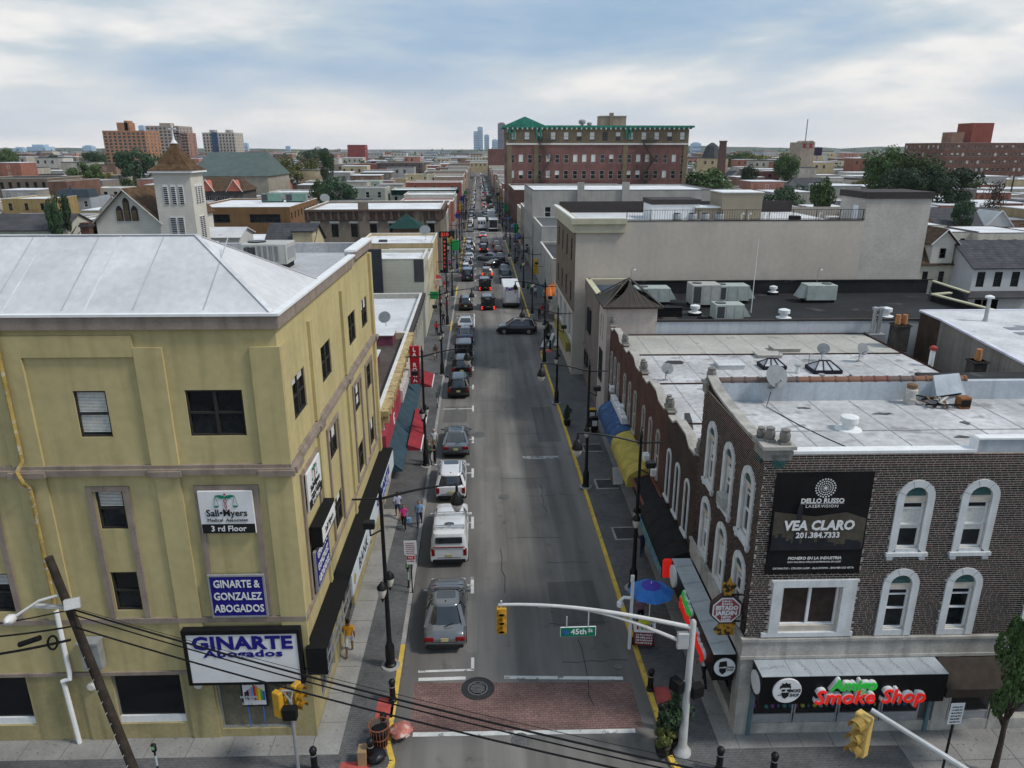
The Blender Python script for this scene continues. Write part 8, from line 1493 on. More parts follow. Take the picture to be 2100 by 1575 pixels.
# shuttle bus, box truck and a second truck farther up
p = P(988, 473, z=0); t = thing('shuttle_bus', 'white shuttle bus with dark rear windows far up the lane', 'bus', (p.x, p.y, 0)); q = MB(); q.bbox(-1.15, 1.15, 0, 7, .6, 3.0, .12); q.build('body', VW, t, True, 30)
for x, w_ in ((-.72, .24), (0, .3), (.72, .24)): q = MB(); q.box(x-w_, x+w_, -.02, .0, 1.7, 2.5); q.build('rear_window', CGL, t)
for sx in (-1, 1):
    q = MB(); q.box(-.08, .08, -.03, 0, -.15, .15); q.build('tail_lamp', REDL, t, loc=(sx*1.0, 0, 1.2)); [MB().tube([(-.15, 0, 0), (.15, 0, 0)], .42, 14).build('wheel', TYRE, t, True, loc=(sx*1.0, y, .42)) for y in (1.6, 5.6)]
def boxtruck(label, x, y, m_, open_):
    t = thing('box_truck', label, 'truck', (x, y, 0), 0, 'box trucks at the right kerb'); q = MB()
    if open_: [q.box(*b) for b in ((-1.2, 1.2, 0, 6, .9, 1.0), (-1.2, 1.2, 0, 6, 3.2, 3.3), (-1.2, -1.12, 0, 6, 1.0, 3.2), (1.12, 1.2, 0, 6, 1.0, 3.2), (-1.12, 1.12, 5.9, 6, 1, 3.2))]
    else: q.bbox(-1.2, 1.2, 0, 6, .9, 3.3, .05)
    q.build('cargo_box', m_, t); q = MB(); q.bbox(-1.05, 1.05, 6.1, 8.0, .6, 2.5, .2); q.build('cab', VW, t, True, 30); q = MB(); q.box(-.95, .95, .2, 7.5, .5, .88); q.build('chassis', TRIM, t)
    for sx in (-1, 1):
        for y_ in (1.4, 7.0): MB().tube([(-.15, 0, 0), (.15, 0, 0)], .45, 14).build('wheel', TYRE, t, True, loc=(sx*.95, y_, .45))
p = P(1012, 476, z=0); boxtruck('white box truck with its dark cargo bay open at the rear', p.x, p.y, VW, True); p = P(1008, 455, z=0); boxtruck('pale truck with green stripe parked ahead of the open one', p.x, p.y, VW, False); p = P(1003, 418, z=0); boxtruck('far dark box truck at the right kerb', p.x, p.y, mat('truck_dark', (.06, .06, .06), .6), False)
# the long rows of far cars
random.seed(77); fc = ['white', 'silver', 'black', 'grey', 'white', 'silver', 'charcoal', 'navy', 'black', 'maroon', 'white', 'tan']; y = 202.; 
while y < 620:
    if not 258 < y < 272: car('small far-off car parked in the left-hand row', random.choice(('sedan', 'suv', 'suv')), random.choice(fc), (xl(y)+1.15, y, 0), 0, False, group='far-off cars parked on the left')
    y += random.uniform(5.9, 7.2)
for y0 in (134, 141, 148, 155, 162, 169, 176): car('parked car in the block between the two crossings, left row', random.choice(('sedan', 'suv')), random.choice(fc[:6]), (xl(y0)+1.15, y0, 0), 0, False, group='cars parked in the middle block')
y = 222.
while y < 620:
    if not 258 < y < 272 and random.random() < .7: car('small far-off car parked in the right-hand row', random.choice(('sedan', 'suv', 'jeep')), random.choice(fc), (xr(y)-1.15, y, 0), 0, False, group='far-off cars parked on the right')
    y += random.uniform(6, 8.5)
y = 232.
while y < 640: car('far-off car in the traffic lane', random.choice(('sedan', 'suv')), random.choice(fc), (2.6+.0035*y+random.uniform(-.3, .3), y, 0), 0, False, random.random() < .4, group='far-off cars in the lane'); y += random.uniform(9, 26)
# ---------------------------------------------------------------- street furniture
def proto(fn): return fn
LANT = mat('lantern_glass', (.55, .53, .47), .3, .1, 3)
_LP = {}
def lamp(label, x, y, s, full=True):
    "black street lamp; s = +1 when the long arm reaches towards +X"
    t = thing('street_lamp', label, 'street lamp', (x, y, SWH), 0, 'black street lamps')
    if not _LP:
        q = MB(); q.lathe([(.26, 0), (.26, .12), (.2, .18), (.2, 1.0), (.15, 1.1), (.11, 1.3), (.085, 4.5), (.07, 8.3), (.1, 8.36), (.05, 8.5), (.02, 8.8)], 12); _LP['pole'] = q.mesh('pole', BLACK, True, 40)
        q = MB(); q.lathe([(.42, 0), (.40, .05)], 16); _LP['base_plate'] = q.mesh('base_plate', KERBG)
        for nm, l in (('arm', 3.1), ('short_arm', -1.15)):
            q = MB(); n = 8; q.tube([(l*i/n, 0, 8.0+(.55*math.sin(math.pi*.5*i/n) if l > 0 else 0)) for i in range(n+1)], [.055-.02*i/n for i in range(n+1)], 7); _LP[nm] = q.mesh(nm, BLACK, True, 40)
        q = MB(); q.lathe([(.05, .75), (.06, .5), (.14, .42), (.2, .3), (.27, .1), (.27, .0)], 12); _LP['lantern_hood'] = q.mesh('lantern_hood', BLACK, True, 40); q = MB(); q.lathe([(.24, 0), (.21, -.16), (.12, -.34), (.03, -.42)], 12); _LP['lantern_globe'] = q.mesh('lantern_globe', LANT, True, 40)
        q = MB(); q.obox((0, 0, 0), (.45, 0, -.25), .05, .05); q.obox((.45, 0, -.25), (.45, 0, .1), .05, .05); q.bbox(.25, .7, -.16, .16, .1, .42, .03); _LP['floodlight'] = q.mesh('floodlight', BLACK)
        q = MB(); q.obox((0, 0, .3), (.42, 0, .3), .045, .045); q.lathe([(.03, .55), (.1, .45), (.2, .32), (.21, .22)], 10, (.42, 0, 0)); q.lathe([(.1, -.2), (.06, -.3), (.03, -.4)], 8, (.42, 0, 0)); _LP['side_lantern'] = q.mesh('side_lantern', BLACK, True, 40); q = MB(); q.lathe([(.19, .22), (.17, .0), (.09, -.2)], 10, (.42, 0, 0)); _LP['side_globe'] = q.mesh('side_globe', LANT, True, 40)
    a = 0 if s > 0 else math.pi
    link('pole', _LP['pole'], t); link('base_plate', _LP['base_plate'], t); link('arm', _LP['arm'], t, rot=(0, 0, a)); link('short_arm', _LP['short_arm'], t, rot=(0, 0, a))
    h = link('lantern_hood', _LP['lantern_hood'], t, (3.05*s, 0, 7.75)); link('lantern_globe', _LP['lantern_globe'], h)
    if full:
        link('floodlight', _LP['floodlight'], t, (-.05*s, 0, 6.6), (0, 0, math.pi-a))
        for r_ in (a, math.pi+a, ): l_ = link('side_lantern', _LP['side_lantern'], t, (0, 0, 3.9), (0, 0, r_+R(75))); link('side_globe', _LP['side_globe'], l_)
    return t
lamp('black street lamp nearest the camera on the left pavement', -3.95, 26.7, 1); lamp('black street lamp nearest the camera on the right pavement', 7.75, 32., -1)
for (u, v, s, lab) in ((874, 955, 1, 'street lamp beside the red awnings'), (907, 768, 1, 'street lamp by the last black parked cars'), (1201, 998, -1, 'street lamp in front of the yellow awning'), (1141, 826, -1, 'street lamp by the potted conifer'), (1116, 743, -1, 'street lamp at the side-street corner')): p = P(u, v, z=SWH); lamp(lab, p.x, p.y, s)
for i, y in enumerate((91, 110, 136, 158, 180, 206, 232, 256)): lamp('distant black street lamp on the left, number %s up the street' % ('one', 'two', 'three', 'four', 'five', 'six', 'seven', 'eight')[i], xl(y)-.6, y, 1, i < 3); lamp('distant black street lamp on the right, number %s up the street' % ('one', 'two', 'three', 'four', 'five', 'six', 'seven', 'eight')[i], xr(y)+.6, y+6, -1, i < 3)
# traffic signals
TSY = mat('signal_yellow', (.55, .30, .03), .55, .12, 3); GALV = mat('pale_galvanised', (.52, .52, .51), .5, .1, 2, metal=.2)
def head(parent, loc, rz=0, m=TSY, visor=True, n=3):
    q = MB(); q.bbox(-.17, .17, -.1, .12, -.52, .52, .03); h = q.build('signal_head', m, parent, loc=loc, rot=(0, 0, R(rz)))
    for k in range(n):
        z = .34-.34*k; q = MB(); q.lathe([(.12, 0), (.12, .01)], 12); q.build('lens', BLACKM, h, loc=(0, -.105, z), rot=(math.pi/2, 0, 0)); q = MB(); q.add([(.15*math.cos(R(a)), -.1-d, z+.15*math.sin(R(a))) for d in (0, .24) for a in range(-30, 211, 30)], [(i, i+1, i+10, i+9) for i in range(8)]+[(i+9, i+10, i+1, i) for i in range(8)]); q.build('visor', m, h)
    return h
bp_ = P(1398, 1543, z=SWH); zt = P(1413, 1275, y=bp_.y).z; al_ = P(1022, 1240, y=bp_.y)
t = thing('traffic_signal', 'pale steel signal pole with long arm, street-name sign and yellow head', 'traffic signal', (bp_.x, bp_.y, SWH)); h = zt-SWH
q = MB(); q.lathe([(.34, 0), (.34, .1), (.22, .25), (.17, .4), (.13, 2.5), (.11, h), (.05, h+.08)], 12); q.build('pole', GALV, t, True, 40); ax0 = al_.x-bp_.x; az0 = al_.z-SWH
q = MB(); n = 10; q.tube([(ax0*i/n, 0, (h-.25)+(az0-h+.25)*math.sin(math.pi/2*i/n)) for i in range(n+1)], [.085-.035*i/n for i in range(n+1)], 8); q.build('upper_arm', GALV, t, True); q = MB(); q.tube([(ax0*.8*i/n, 0, (h-1.0)+(az0-.1-h+1.0)*math.sin(math.pi/2*i/n)) for i in range(n+1)], [.075-.03*i/n for i in range(n+1)], 8); q.build('lower_arm', GALV, t, True)
for f in (.2, .42, .62): q = MB(); q.obox((ax0*f, 0, h-.25+(az0-h+.25)*math.sin(math.pi/2*f)), (ax0*f, 0, h-1.0+(az0-.1-h+1.0)*math.sin(math.pi/2*min(1, f/.8))), .06, .06); q.build('strut', GALV, t)
head(t, (ax0*.985, 0, az0-.62), 0); q = MB(); q.obox((0, 0, 0), (0, 0, .3), .06, .06); q.build('hanger', GALV, t, loc=(ax0*.985, 0, az0-.15))
SGN = mat('street_sign_green', (.008, .16, .085), .5, .05); p = P(1185, 1293, y=bp_.y); sx_ = p.x-bp_.x; sz_ = p.z-SWH; q = MB(); q.bbox(-.62, .62, -.02, .02, -.2, .2, .015); f = q.build('street_name_sign', SIGNW, t, loc=(sx_, -.05, sz_)); q = MB(); q.box(-.6, .6, -.026, -.02, -.18, .18); q.build('green_face', SGN, f); text('45th', .3, SIGNW, 'lettering', f, (.02, -.03, 0), ROT['S'], bold=.006, extrude=.003); text('St', .2, SIGNW, 'lettering', f, (.42, -.03, .04), ROT['S'], bold=.004, extrude=.003); q = MB(); q.lathe([(.11, 0), (.11, .005)], 16); q.build('town_seal', mat('seal_blue', (.03, .12, .3), .5, .4, 20), f, loc=(-.42, -.03, 0), rot=(math.pi/2, 0, 0)); q = MB(); q.obox((-.4, 0, .2), (-.4, 0, .62), .04, .03); q.obox((.35, 0, .2), (.35, 0, .75), .04, .03); q.build('sign_hanger', GALV, f)
for a, z, rz in ((.35, 2.75, 200), (-.38, 3.0, 120)): q = MB(); q.bbox(-.24, .24, -.16, .16, -.24, .24, .02); q.build('pedestrian_signal', BLACKM, t, loc=(a, .05, z), rot=(0, 0, R(rz))); q = MB(); q.obox((0, 0, z+.2), (a, 0, z+.2), .05, .05); q.build('bracket', GALV, t)
q = MB(); q.bbox(-.2, .2, -.1, .1, -.32, .32, .02); q.build('control_box', GALV, t, loc=(-.32, 0, h-.75))
lp = P(612, 1580, z=SWH); zl_ = P(600, 1412, y=lp.y).z
t = thing('traffic_signal', 'grey pole with two yellow signal heads at the left corner', 'traffic signal', (lp.x, lp.y, SWH)); q = MB(); q.tube([(0, 0, 0), (0, 0, zl_-SWH-.5)], [.07, .06], 10); q.tube([(0, 0, zl_-SWH-.55), (-.25, 0, zl_-SWH-.05)], .03, 6); q.tube([(0, 0, zl_-SWH-.55), (.12, .25, zl_-SWH)], .03, 6); q.tube([(-.3, 0, zl_-SWH-.08), (.1, 0, zl_-SWH-.08)], .035, 6); q.build('pole', GREY, t, True); head(t, (-.42, 0, zl_-SWH-.62), 150); head(t, (.16, .3, zl_-SWH-.55), 60); q = MB(); q.bbox(-.24, .24, -.14, .14, -.24, .24, .02); q.build('pedestrian_signal', BLACKM, t, loc=(0, -.2, zl_-SWH-.85))
hp = P(1766, 1505, y=12.4); t = thing('traffic_signal', 'yellow signal head on a pale arm at the bottom right', 'traffic signal', (hp.x+3.3, 8.6, 0)); hl2 = (hp.x-(hp.x+3.3), 12.4-8.6, hp.z); q = MB(); q.tube([(0, 0, 0), (0, 0, hp.z+.2)], [.12, .1], 10); q.tube([(0, 0, hp.z+.05), (hl2[0]+.1, hl2[1]-.05, hp.z+.68)], [.08, .05], 8); q.build('pole', GALV, t, True); head(t, hl2, 300, mat('signal_yellow_pale', (.58, .40, .12), .55, .1, 3))
# leaning utility pole with street light and cables
b0 = P(283, 1600, y=20.2); b1 = P(100, 1143, y=20.2); t = thing('utility_pole', 'leaning dark wooden utility pole with street light arm in front of the yellow building', 'utility pole', (b0.x, 20.2, 0)); WOODP = mat('dark_pole_wood', (.045, .036, .028), .95, .35, 3, bump=.5, bscale=8)
g0_ = Vector((b0.x+(b0.x-b1.x)*(b0.z)/(b1.z-b0.z), 20.2, 0)); L0 = lambda v: Vector(v)-Vector((b0.x, 20.2, 0))
q = MB(); q.tube([L0(g0_), L0(b1)], [.17, .125], 10); q.build('pole', WOODP, t, True, 40)
pl_ = lambda u, v, dy=0: L0(P(u, v, y=20.2+dy)); q = MB(); q.tube([pl_(128, 1218), pl_(80, 1232, -.3), pl_(22, 1270, -.7)], .045, 7); q.build('light_arm', GALV, t, True); q = MB(); a = pl_(22, 1270, -.7); q.lathe([(.02, .5), (.13, .3), (.16, 0), (.1, -.35), (.03, -.45)], 10); q.build('light_head', WHITE, t, True, loc=a, rot=(R(60), R(40), 0))
q = MB(); a = pl_(148, 1238, -.3); q.bbox(-.22, .22, -.12, .12, -.16, .16, .02); q.build('photocell_box', GALV, t, loc=a, rot=(R(-20), 0, R(20))); q = MB(); q.obox(pl_(65, 1242), pl_(140, 1245), .12, .1); q.build('crossarm', GALV, t); q = MB(); q.tube([pl_(108+10*math.cos(i), 1318+14*math.sin(i), -.2) for i in [k*.5 for k in range(14)]], .035, 6); q.build('cable_coil', BLACKM, t, True); q = MB(); q.tube([pl_(40, 1322, -.2), pl_(82, 1308, -.2)], .09, 8); q.build('splice_case', BLACKM, t, True)
for n_ in range(14): q = MB(); f = .05+n_*.045; c_ = L0(g0_.lerp(b1, f)); q.tube([c_+Vector((-.02, -.14, 0)), c_+Vector((-.02, -.28, .02))], .02, 4); q.build('step_spike', GREY, t)
def wire(label, p0, p1, r_=.03, sag=.5, m=BLACKM):
    q = MB(); p0 = Vector(p0); p1 = Vector(p1); q.tube([p0.lerp(p1, i/16)-Vector((0, 0, sag*4*(i/16)*(1-i/16))) for i in range(17)], r_, 6); tag(q.build('overhead_cable', m, None, True), label, 'cable', 'overhead cables')
for (u0, v0, u1, v1, r_, lab) in ((150, 1250, 1400, 1556, .028, 'thick upper overhead cable bundle crossing the foreground'), (155, 1262, 1395, 1568, .02, 'middle overhead cable crossing the foreground'), (150, 1285, 1330, 1575, .026, 'thick lower overhead cable crossing the foreground'), (150, 1246, 1420, 1545, .008, 'thin top overhead wire crossing the foreground')):
    a, b = P(u0, v0, y=20.1), P(u1, v1, y=13.6); b = a+(b-a)*1.25; wire(lab, a, b, r_, .35)
for (v0, v1, r_, lab) in ((1250, 1282, .02, 'overhead wire leaving left from the pole, upper'), (1285, 1300, .028, 'overhead cable leaving left from the pole, lower'), (1312, 1345, .04, 'thick cable with splice leaving left from the pole')): wire(lab, P(145, v0, y=20.1), P(-150, v1+14, y=19.6), r_, .1)
t = thing('utility_pole', 'dark wooden utility pole among the houses at the right edge', 'utility pole', (*P(2072, 622, z=0).xy, 0)); p = P(2072, 622, z=0); zt = P(2090, 495, y=p.y).z; q = MB(); q.tube([(0, 0, 0), (.6, 0, zt)], [.3, .2], 8); q.build('pole', WOODP, t, True); q = MB(); q.obox((-.6, 0, zt-.6), (1.8, 0, zt-.4), .15, .15); q.build('crossarm', WOODP, t)
for k, dz in enumerate((0, -1.6, -3.4)): wire('thin wire strung from the right-edge pole, %s' % ('top', 'middle', 'lowest')[k], (p.x+.5, p.y, zt-.5+dz), (p.x-26, p.y-1.5, zt-1.2+dz), .025, .6)
t = thing('utility_pole', 'far utility pole beside the bronze-leaved tree', 'utility pole', (*P(2068, 420, z=2).xy, 0)); p = P(2068, 420, z=2); q = MB(); q.tube([(0, 0, 0), (0, 0, 12)], .25, 6); q.build('pole', WOODP, t); q = MB(); q.box(-1.5, 1.5, -.1, .1, 11, 11.2); q.build('crossarm', WOODP, t)
# bollards, meters, bins
_B = {}
def simple(kind, label, x, y, group, cat, rz=0): 
    t = thing(kind, label, cat, (x, y, SWH), rz, group)
    for nm, me in _B[kind]: link(nm, me, t)
    return t
q = MB(); q.lathe([(.16, 0), (.16, .1), (.12, .14), (.115, .85), (.14, .88), (.14, .94), (.1, 1.02), (.02, 1.06)], 12); q2 = MB(); q2.lathe([(.118, .7), (.122, .72), (.118, .74)], 12); _B['bollard'] = [('post', q.mesh('post', BLACK, True, 40)), ('ring', q2.mesh('ring', GREY))]
q = MB(); q.lathe([(.1, 0), (.05, .06), (.035, .1), (.035, 1.05)], 8); q2 = MB(); q2.bbox(-.09, .09, -.07, .07, 1.05, 1.42, .05); q3 = MB(); q3.box(-.05, .05, -.075, -.07, 1.2, 1.34); q4 = MB(); q4.lathe([(.04, .45), (.042, .9)], 8); _B['parking_meter'] = [('post', q.mesh('post', BLACK, True, 40)), ('meter_head', q2.mesh('meter_head', BLACK, True, 40)), ('display', q3.mesh('display', mat('meter_green', (.2, .45, .2), .4))), ('sleeve', q4.mesh('sleeve', mat('meter_sleeve', (.4, .5, .5), .6)))]
for u, v, lab in ((806, 1437, 'black bollard below the near left lamp'), (788, 1508, 'black bollard at the left kerb ramp'), (762, 1562, 'black bollard beside the cardboard box'), (646, 1580, 'black bollard at the bottom left of the corner'), (1333, 1415, 'black bollard above the right red pad'), (1354, 1488, 'black bollard hidden by the corner shrub'), (1474, 1580, 'black bollard at the bottom right, left one'), (1584, 1592, 'black bollard at the bottom right, right one'), (1128, 716, 'far bollard at the right side-street corner')): p = P(u, v, z=SWH); simple('bollard', lab, p.x, p.y, 'black bollards', 'bollard')
for u, v, lab in ((838, 1204, 'parking meter by the no-parking sign'), (897, 837, 'parking meter left of the first parked black SUV'), (885, 955, 'parking meter beside the standing men'), (326, 1590, 'parking meter at the bottom left edge')): p = P(u, v, z=SWH); simple('parking_meter', lab, p.x, p.y, 'parking meters', 'parking meter')
def post_sign(label, u, v, hgt, w_, hh, lines, y=None, top=None):
    p = P(u, v, z=SWH); t = thing('post_sign', label, 'sign', (p.x, p.y, SWH)); q = MB(); q.box(-.03, .03, -.03, .03, 0, hgt); q.build('post', BLACK, t); q = MB(); q.bbox(-w_/2, w_/2, -.05, -.03, hgt-hh, hgt, .008); q.build('plate', SIGNW, t); strokes(t, MAROON if lines else INKB, [hgt-hh*f for f in (.18, .32, .46, .6, .74, .88)], hh*.075, w_*.36, -.051)
    if not lines: return
    q = MB(); q.bbox(-w_*.35, w_*.35, -.05, -.03, hgt-hh-.55, hgt-hh-.03, .008); q.build('lower_plate', SIGNW, t)
    text('NO', .15, SIGNW, 'lettering', t, (0, -.062, hgt-hh-.16), ROT['S'], extrude=.002, bold=.004); q = MB(); q.box(-w_*.32, w_*.32, -.058, -.05, hgt-hh-.27, hgt-hh-.05); q.build('red_band', mat('sign_bright_red', (.5, .02, .03), .5), t); strokes(t, MAROON, [hgt-hh-.36], .07, w_*.28, -.051)
post_sign('white no-parking sign with red lettering on a black post', 846, 1216, 3.0, .62, .78, 1); post_sign('grey-white sign on a black post at the bottom right', 1930, 1590, 3.2, .5, .9, '')
p = P(780, 1530, z=SWH); t = thing('litter_basket', 'rusty orange wire litter basket full of rubbish', 'litter bin', (p.x, p.y, SWH)); RUSTW = mat('rust_wire', (.26, .09, .045), .7, .2, 5); q = MB()
for k in range(18): a = 2*math.pi*k/18; q.tube([(.26*math.cos(a), .26*math.sin(a), .05), (.38*math.cos(a), .38*math.sin(a), 1.0)], .014, 4)
tag(q.build('wire_cage', RUSTW, t), kind='stuff'); q = MB()
for r_, z in ((.27, .08), (.32, .5), (.38, 1.0)): q.tube([(r_*math.cos(k*.3142), r_*math.sin(k*.3142), z) for k in range(21)], .022, 5)
q.build('hoop', RUSTW, t); q = MB(); q.lathe([(.24, .06), (.33, .75), (.2, .85)], 12); q.build('liner', BLACKM, t)
def bag(label, u, v, r_, m_, sz=.75, up=0):
    p = P(u, v, z=SWH); q = MB(); n = 14; rings = []; rnd = random.Random(u)
    for i in range(1, 9): f = i/9; rr_ = r_*math.sin(math.pi*f)**.7; rings.append([(rr_*math.cos(6.283*k/n)*(1+.16*math.sin(5*k+i*2)), rr_*math.sin(6.283*k/n)*(1+.14*math.cos(4*k+i)), r_*2*sz*f) for k in range(n)])
    loft(q, rings); tag(q.build('rubbish_bag', m_, None, True, loc=(p.x, p.y, SWH+up)), label, 'rubbish bag', 'rubbish bags at the corner')
bag('pink and white striped rubbish bag on the kerb', 822, 1508, .42, mat('pink_bag', (.55, .2, .16), .5, .35, 3, spots=(3., .52, (.6, .5, .45), .8)), .6); bag('black rubbish bag beside the litter basket', 772, 1560, .34, mat('black_bag', (.015, .015, .018), .35), .7)
p = P(745, 1562, z=SWH); q = MB(); q.bbox(-.16, .16, -.22, .22, 0, .62, .01); q.box(-.165, .165, -.01, .01, .1, .625); tag(q.build('cardboard_box', mat('cardboard', (.33, .22, .12), .9, .1), loc=(p.x, p.y, SWH)), 'brown cardboard box standing between the bollards', 'box')
# planters, board, boxes
def planter(label, x, y, h, r_, m, k=0, pot=.32): t = thing('planter', label, 'plant', (x, y, SWH), 0, 'potted plants'); q = MB(); q.lathe([(pot*.7, 0), (pot, .45), (pot*.9, .47)], 12); q.build('pot', BLACK, t, True, 40); link('foliage', PLM[m], t, (0, 0, .45+h*.5), scale=(r_, r_, h*.55)); return t
PLM = [crown_mesh(301, 1500, .11, 16, 1, 1.), crown_mesh(302, 900, .16, 12, 2, 1.)]
p = P(1163, 872, z=SWH); t = planter('dark conical conifer in a black pot on the right pavement', p.x, p.y, 1.25, .34, 0); p = P(1378, 1528, z=SWH); planter('bushy dark evergreen in a pot beside the signal pole', p.x, p.y, 1.9, .62, 0, pot=.4); p = P(1358, 1545, z=SWH); planter('bright lime green trailing plant at the signal pole', p.x, p.y, .7, .42, 1); p = P(1125, 700, z=SWH); planter('dark bush at the side-street corner', p.x, p.y+1, 1.6, .5, 0)
p = P(1265, 990, z=SWH); t = thing('pavement_board', 'white A-frame menu board on the right pavement', 'board', (p.x, p.y, SWH), 8); q = MB(); q.obox((0, -.28, 0), (0, 0, 1.15), .7, .04, up=(0, 1, 0)); q.build('front_panel', SIGNW, t); q = MB(); q.obox((0, .28, 0), (0, .04, 1.15), .7, .04, up=(0, 1, 0)); q.build('back_panel', mat('board_wood', (.3, .2, .1), .8), t)
for k, (u, v, c) in enumerate(((1218, 886, BLACKM), (1213, 868, TSY))): p = P(u, v, z=SWH); t = thing('newspaper_box', 'newspaper box by the blue awning, %s' % ('black', 'black with yellow top')[k], 'newspaper box', (p.x, p.y, SWH)); q = MB(); q.bbox(-.28, .28, -.24, .24, .2, 1.2, .03); q.box(-.2, .2, -.2, .2, 0, .2); q.build('casing', BLACKM, t); q = MB(); q.bbox(-.29, .29, -.25, .25, 1.2, 1.28, .02); q.build('top', c, t); q = MB(); q.box(-.2, .2, -.25, -.24, .6, 1.05); q.build('window', SIGNW, t)
# vendor cart and umbrella
p = P(1318, 1325, z=SWH); t = thing('vendor_cart', 'red and white street vendor cart with bottles on top', 'cart', (p.x, p.y, SWH), -8); q = MB(); q.bbox(-.42, .42, -.3, .3, .25, .95, .02); q.build('body', mat('cart_red', (.2, .03, .03), .5, .3, 4), t); q = MB(); q.bbox(-.46, .46, -.34, .34, .95, 1.05, .02); q.build('counter', SIGNW, t); strokes(t, SIGNW, [.82, .68, .54, .4], .1, .36, -.302); q = MB(); q.bbox(-.25, .25, -.1, .2, 1.05, 1.3, .05); q.build('yellow_cover', mat('lime_yellow', (.55, .58, .03), .6), t)
for k, c in enumerate(((.5, .03, .03), (.03, .3, .08), (.5, .25, .02), (.05, .05, .4))): q = MB(); q.lathe([(.045, 0), (.045, .2), (.015, .26), (.015, .32)], 8); q.build('bottle', mat('syrup%d' % k, c, .3), t, loc=(-.3+k*.2, -.22, 1.05))
for sx in (-1, 1): q = MB(); q.tube([(-.04, 0, 0), (.04, 0, 0)], .17, 14); q.build('wheel', TYRE, t, loc=(sx*.44, .1, .17))
p = P(1328, 1325, z=SWH); uz = P(1330, 1203, y=p.y).z; t = thing('umbrella', 'large blue and violet sun umbrella over the vendor cart', 'umbrella', (p.x+.05, p.y+.25, SWH)); h = uz-SWH; q = MB(); n = 8; ro = 1.02
for i in range(n): a, b = 2*math.pi*i/n, 2*math.pi*(i+1)/n; q.add([(ro*math.cos(a), ro*math.sin(a), h-.42), (ro*math.cos(b), ro*math.sin(b), h-.42), (.45*math.cos(b), .45*math.sin(b), h-.12), (.45*math.cos(a), .45*math.sin(a), h-.12)], [(0, 1, 2, 3)], 0); q.add([(.45*math.cos(a), .45*math.sin(a), h-.12), (.45*math.cos(b), .45*math.sin(b), h-.12), (0, 0, h)], [(0, 1, 2)], 1)
q.build('canopy', [mat('umbrella_blue', (.04, .17, .50), .7, .15, 3), mat('umbrella_violet', (.07, .05, .36), .7, .1, 3)], t); q = MB(); q.tube([(0, 0, 0), (0, 0, h+.08)], .022, 6); q.build('pole', WHITE, t); q = MB(); [q.tube([(0, 0, h-.3), (ro*.97*math.cos(2*math.pi*i/n), ro*.97*math.sin(2*math.pi*i/n), h-.43)], .008, 4) for i in range(n)]; q.build('rib', GREY, t)
p = P(1290, 1330, z=SWH); zc_ = P(1285, 1235, y=p.y).z; t = thing('camera_pole', 'white traffic camera on a bent bracket beside the umbrella', 'camera', (p.x, p.y, SWH)); q = MB(); q.box(-.06, .06, -.06, .06, 0, zc_-SWH+1.0); q.build('post', WHITE, t); zz_ = zc_-SWH; q = MB(); q.tube([(0, 0, zz_+.2), (-.35, 0, zz_+.25), (-.5, 0, zz_+.1)], .07, 8); q.lathe([(.14, -.18), (.14, .0), (.08, .06)], 12, (-.52, 0, zz_)); q.build('camera_dome', WHITE, t, True, 40); q = MB(); q.bbox(-.1, .06, -.06, .06, zz_+1.0, zz_+1.35, .02); q.build('sensor', WHITE, t)
p = P(2040, 1585, z=SWH); tt = tree('young street tree at the bottom right corner', p.x-.05, p.y, P(2060, 1335, y=p.y).z, .95, 0, SWH, 'street trees', 1); [setattr(c, 'data', crown_mesh(77, 4600, .06, 15, 0, 1.)) for c in tt.children if c.name.startswith('crown')]; [setattr(c, 'scale', (2.2, 2.2, c.scale[2])) for c in tt.children if c.name.startswith('trunk')]
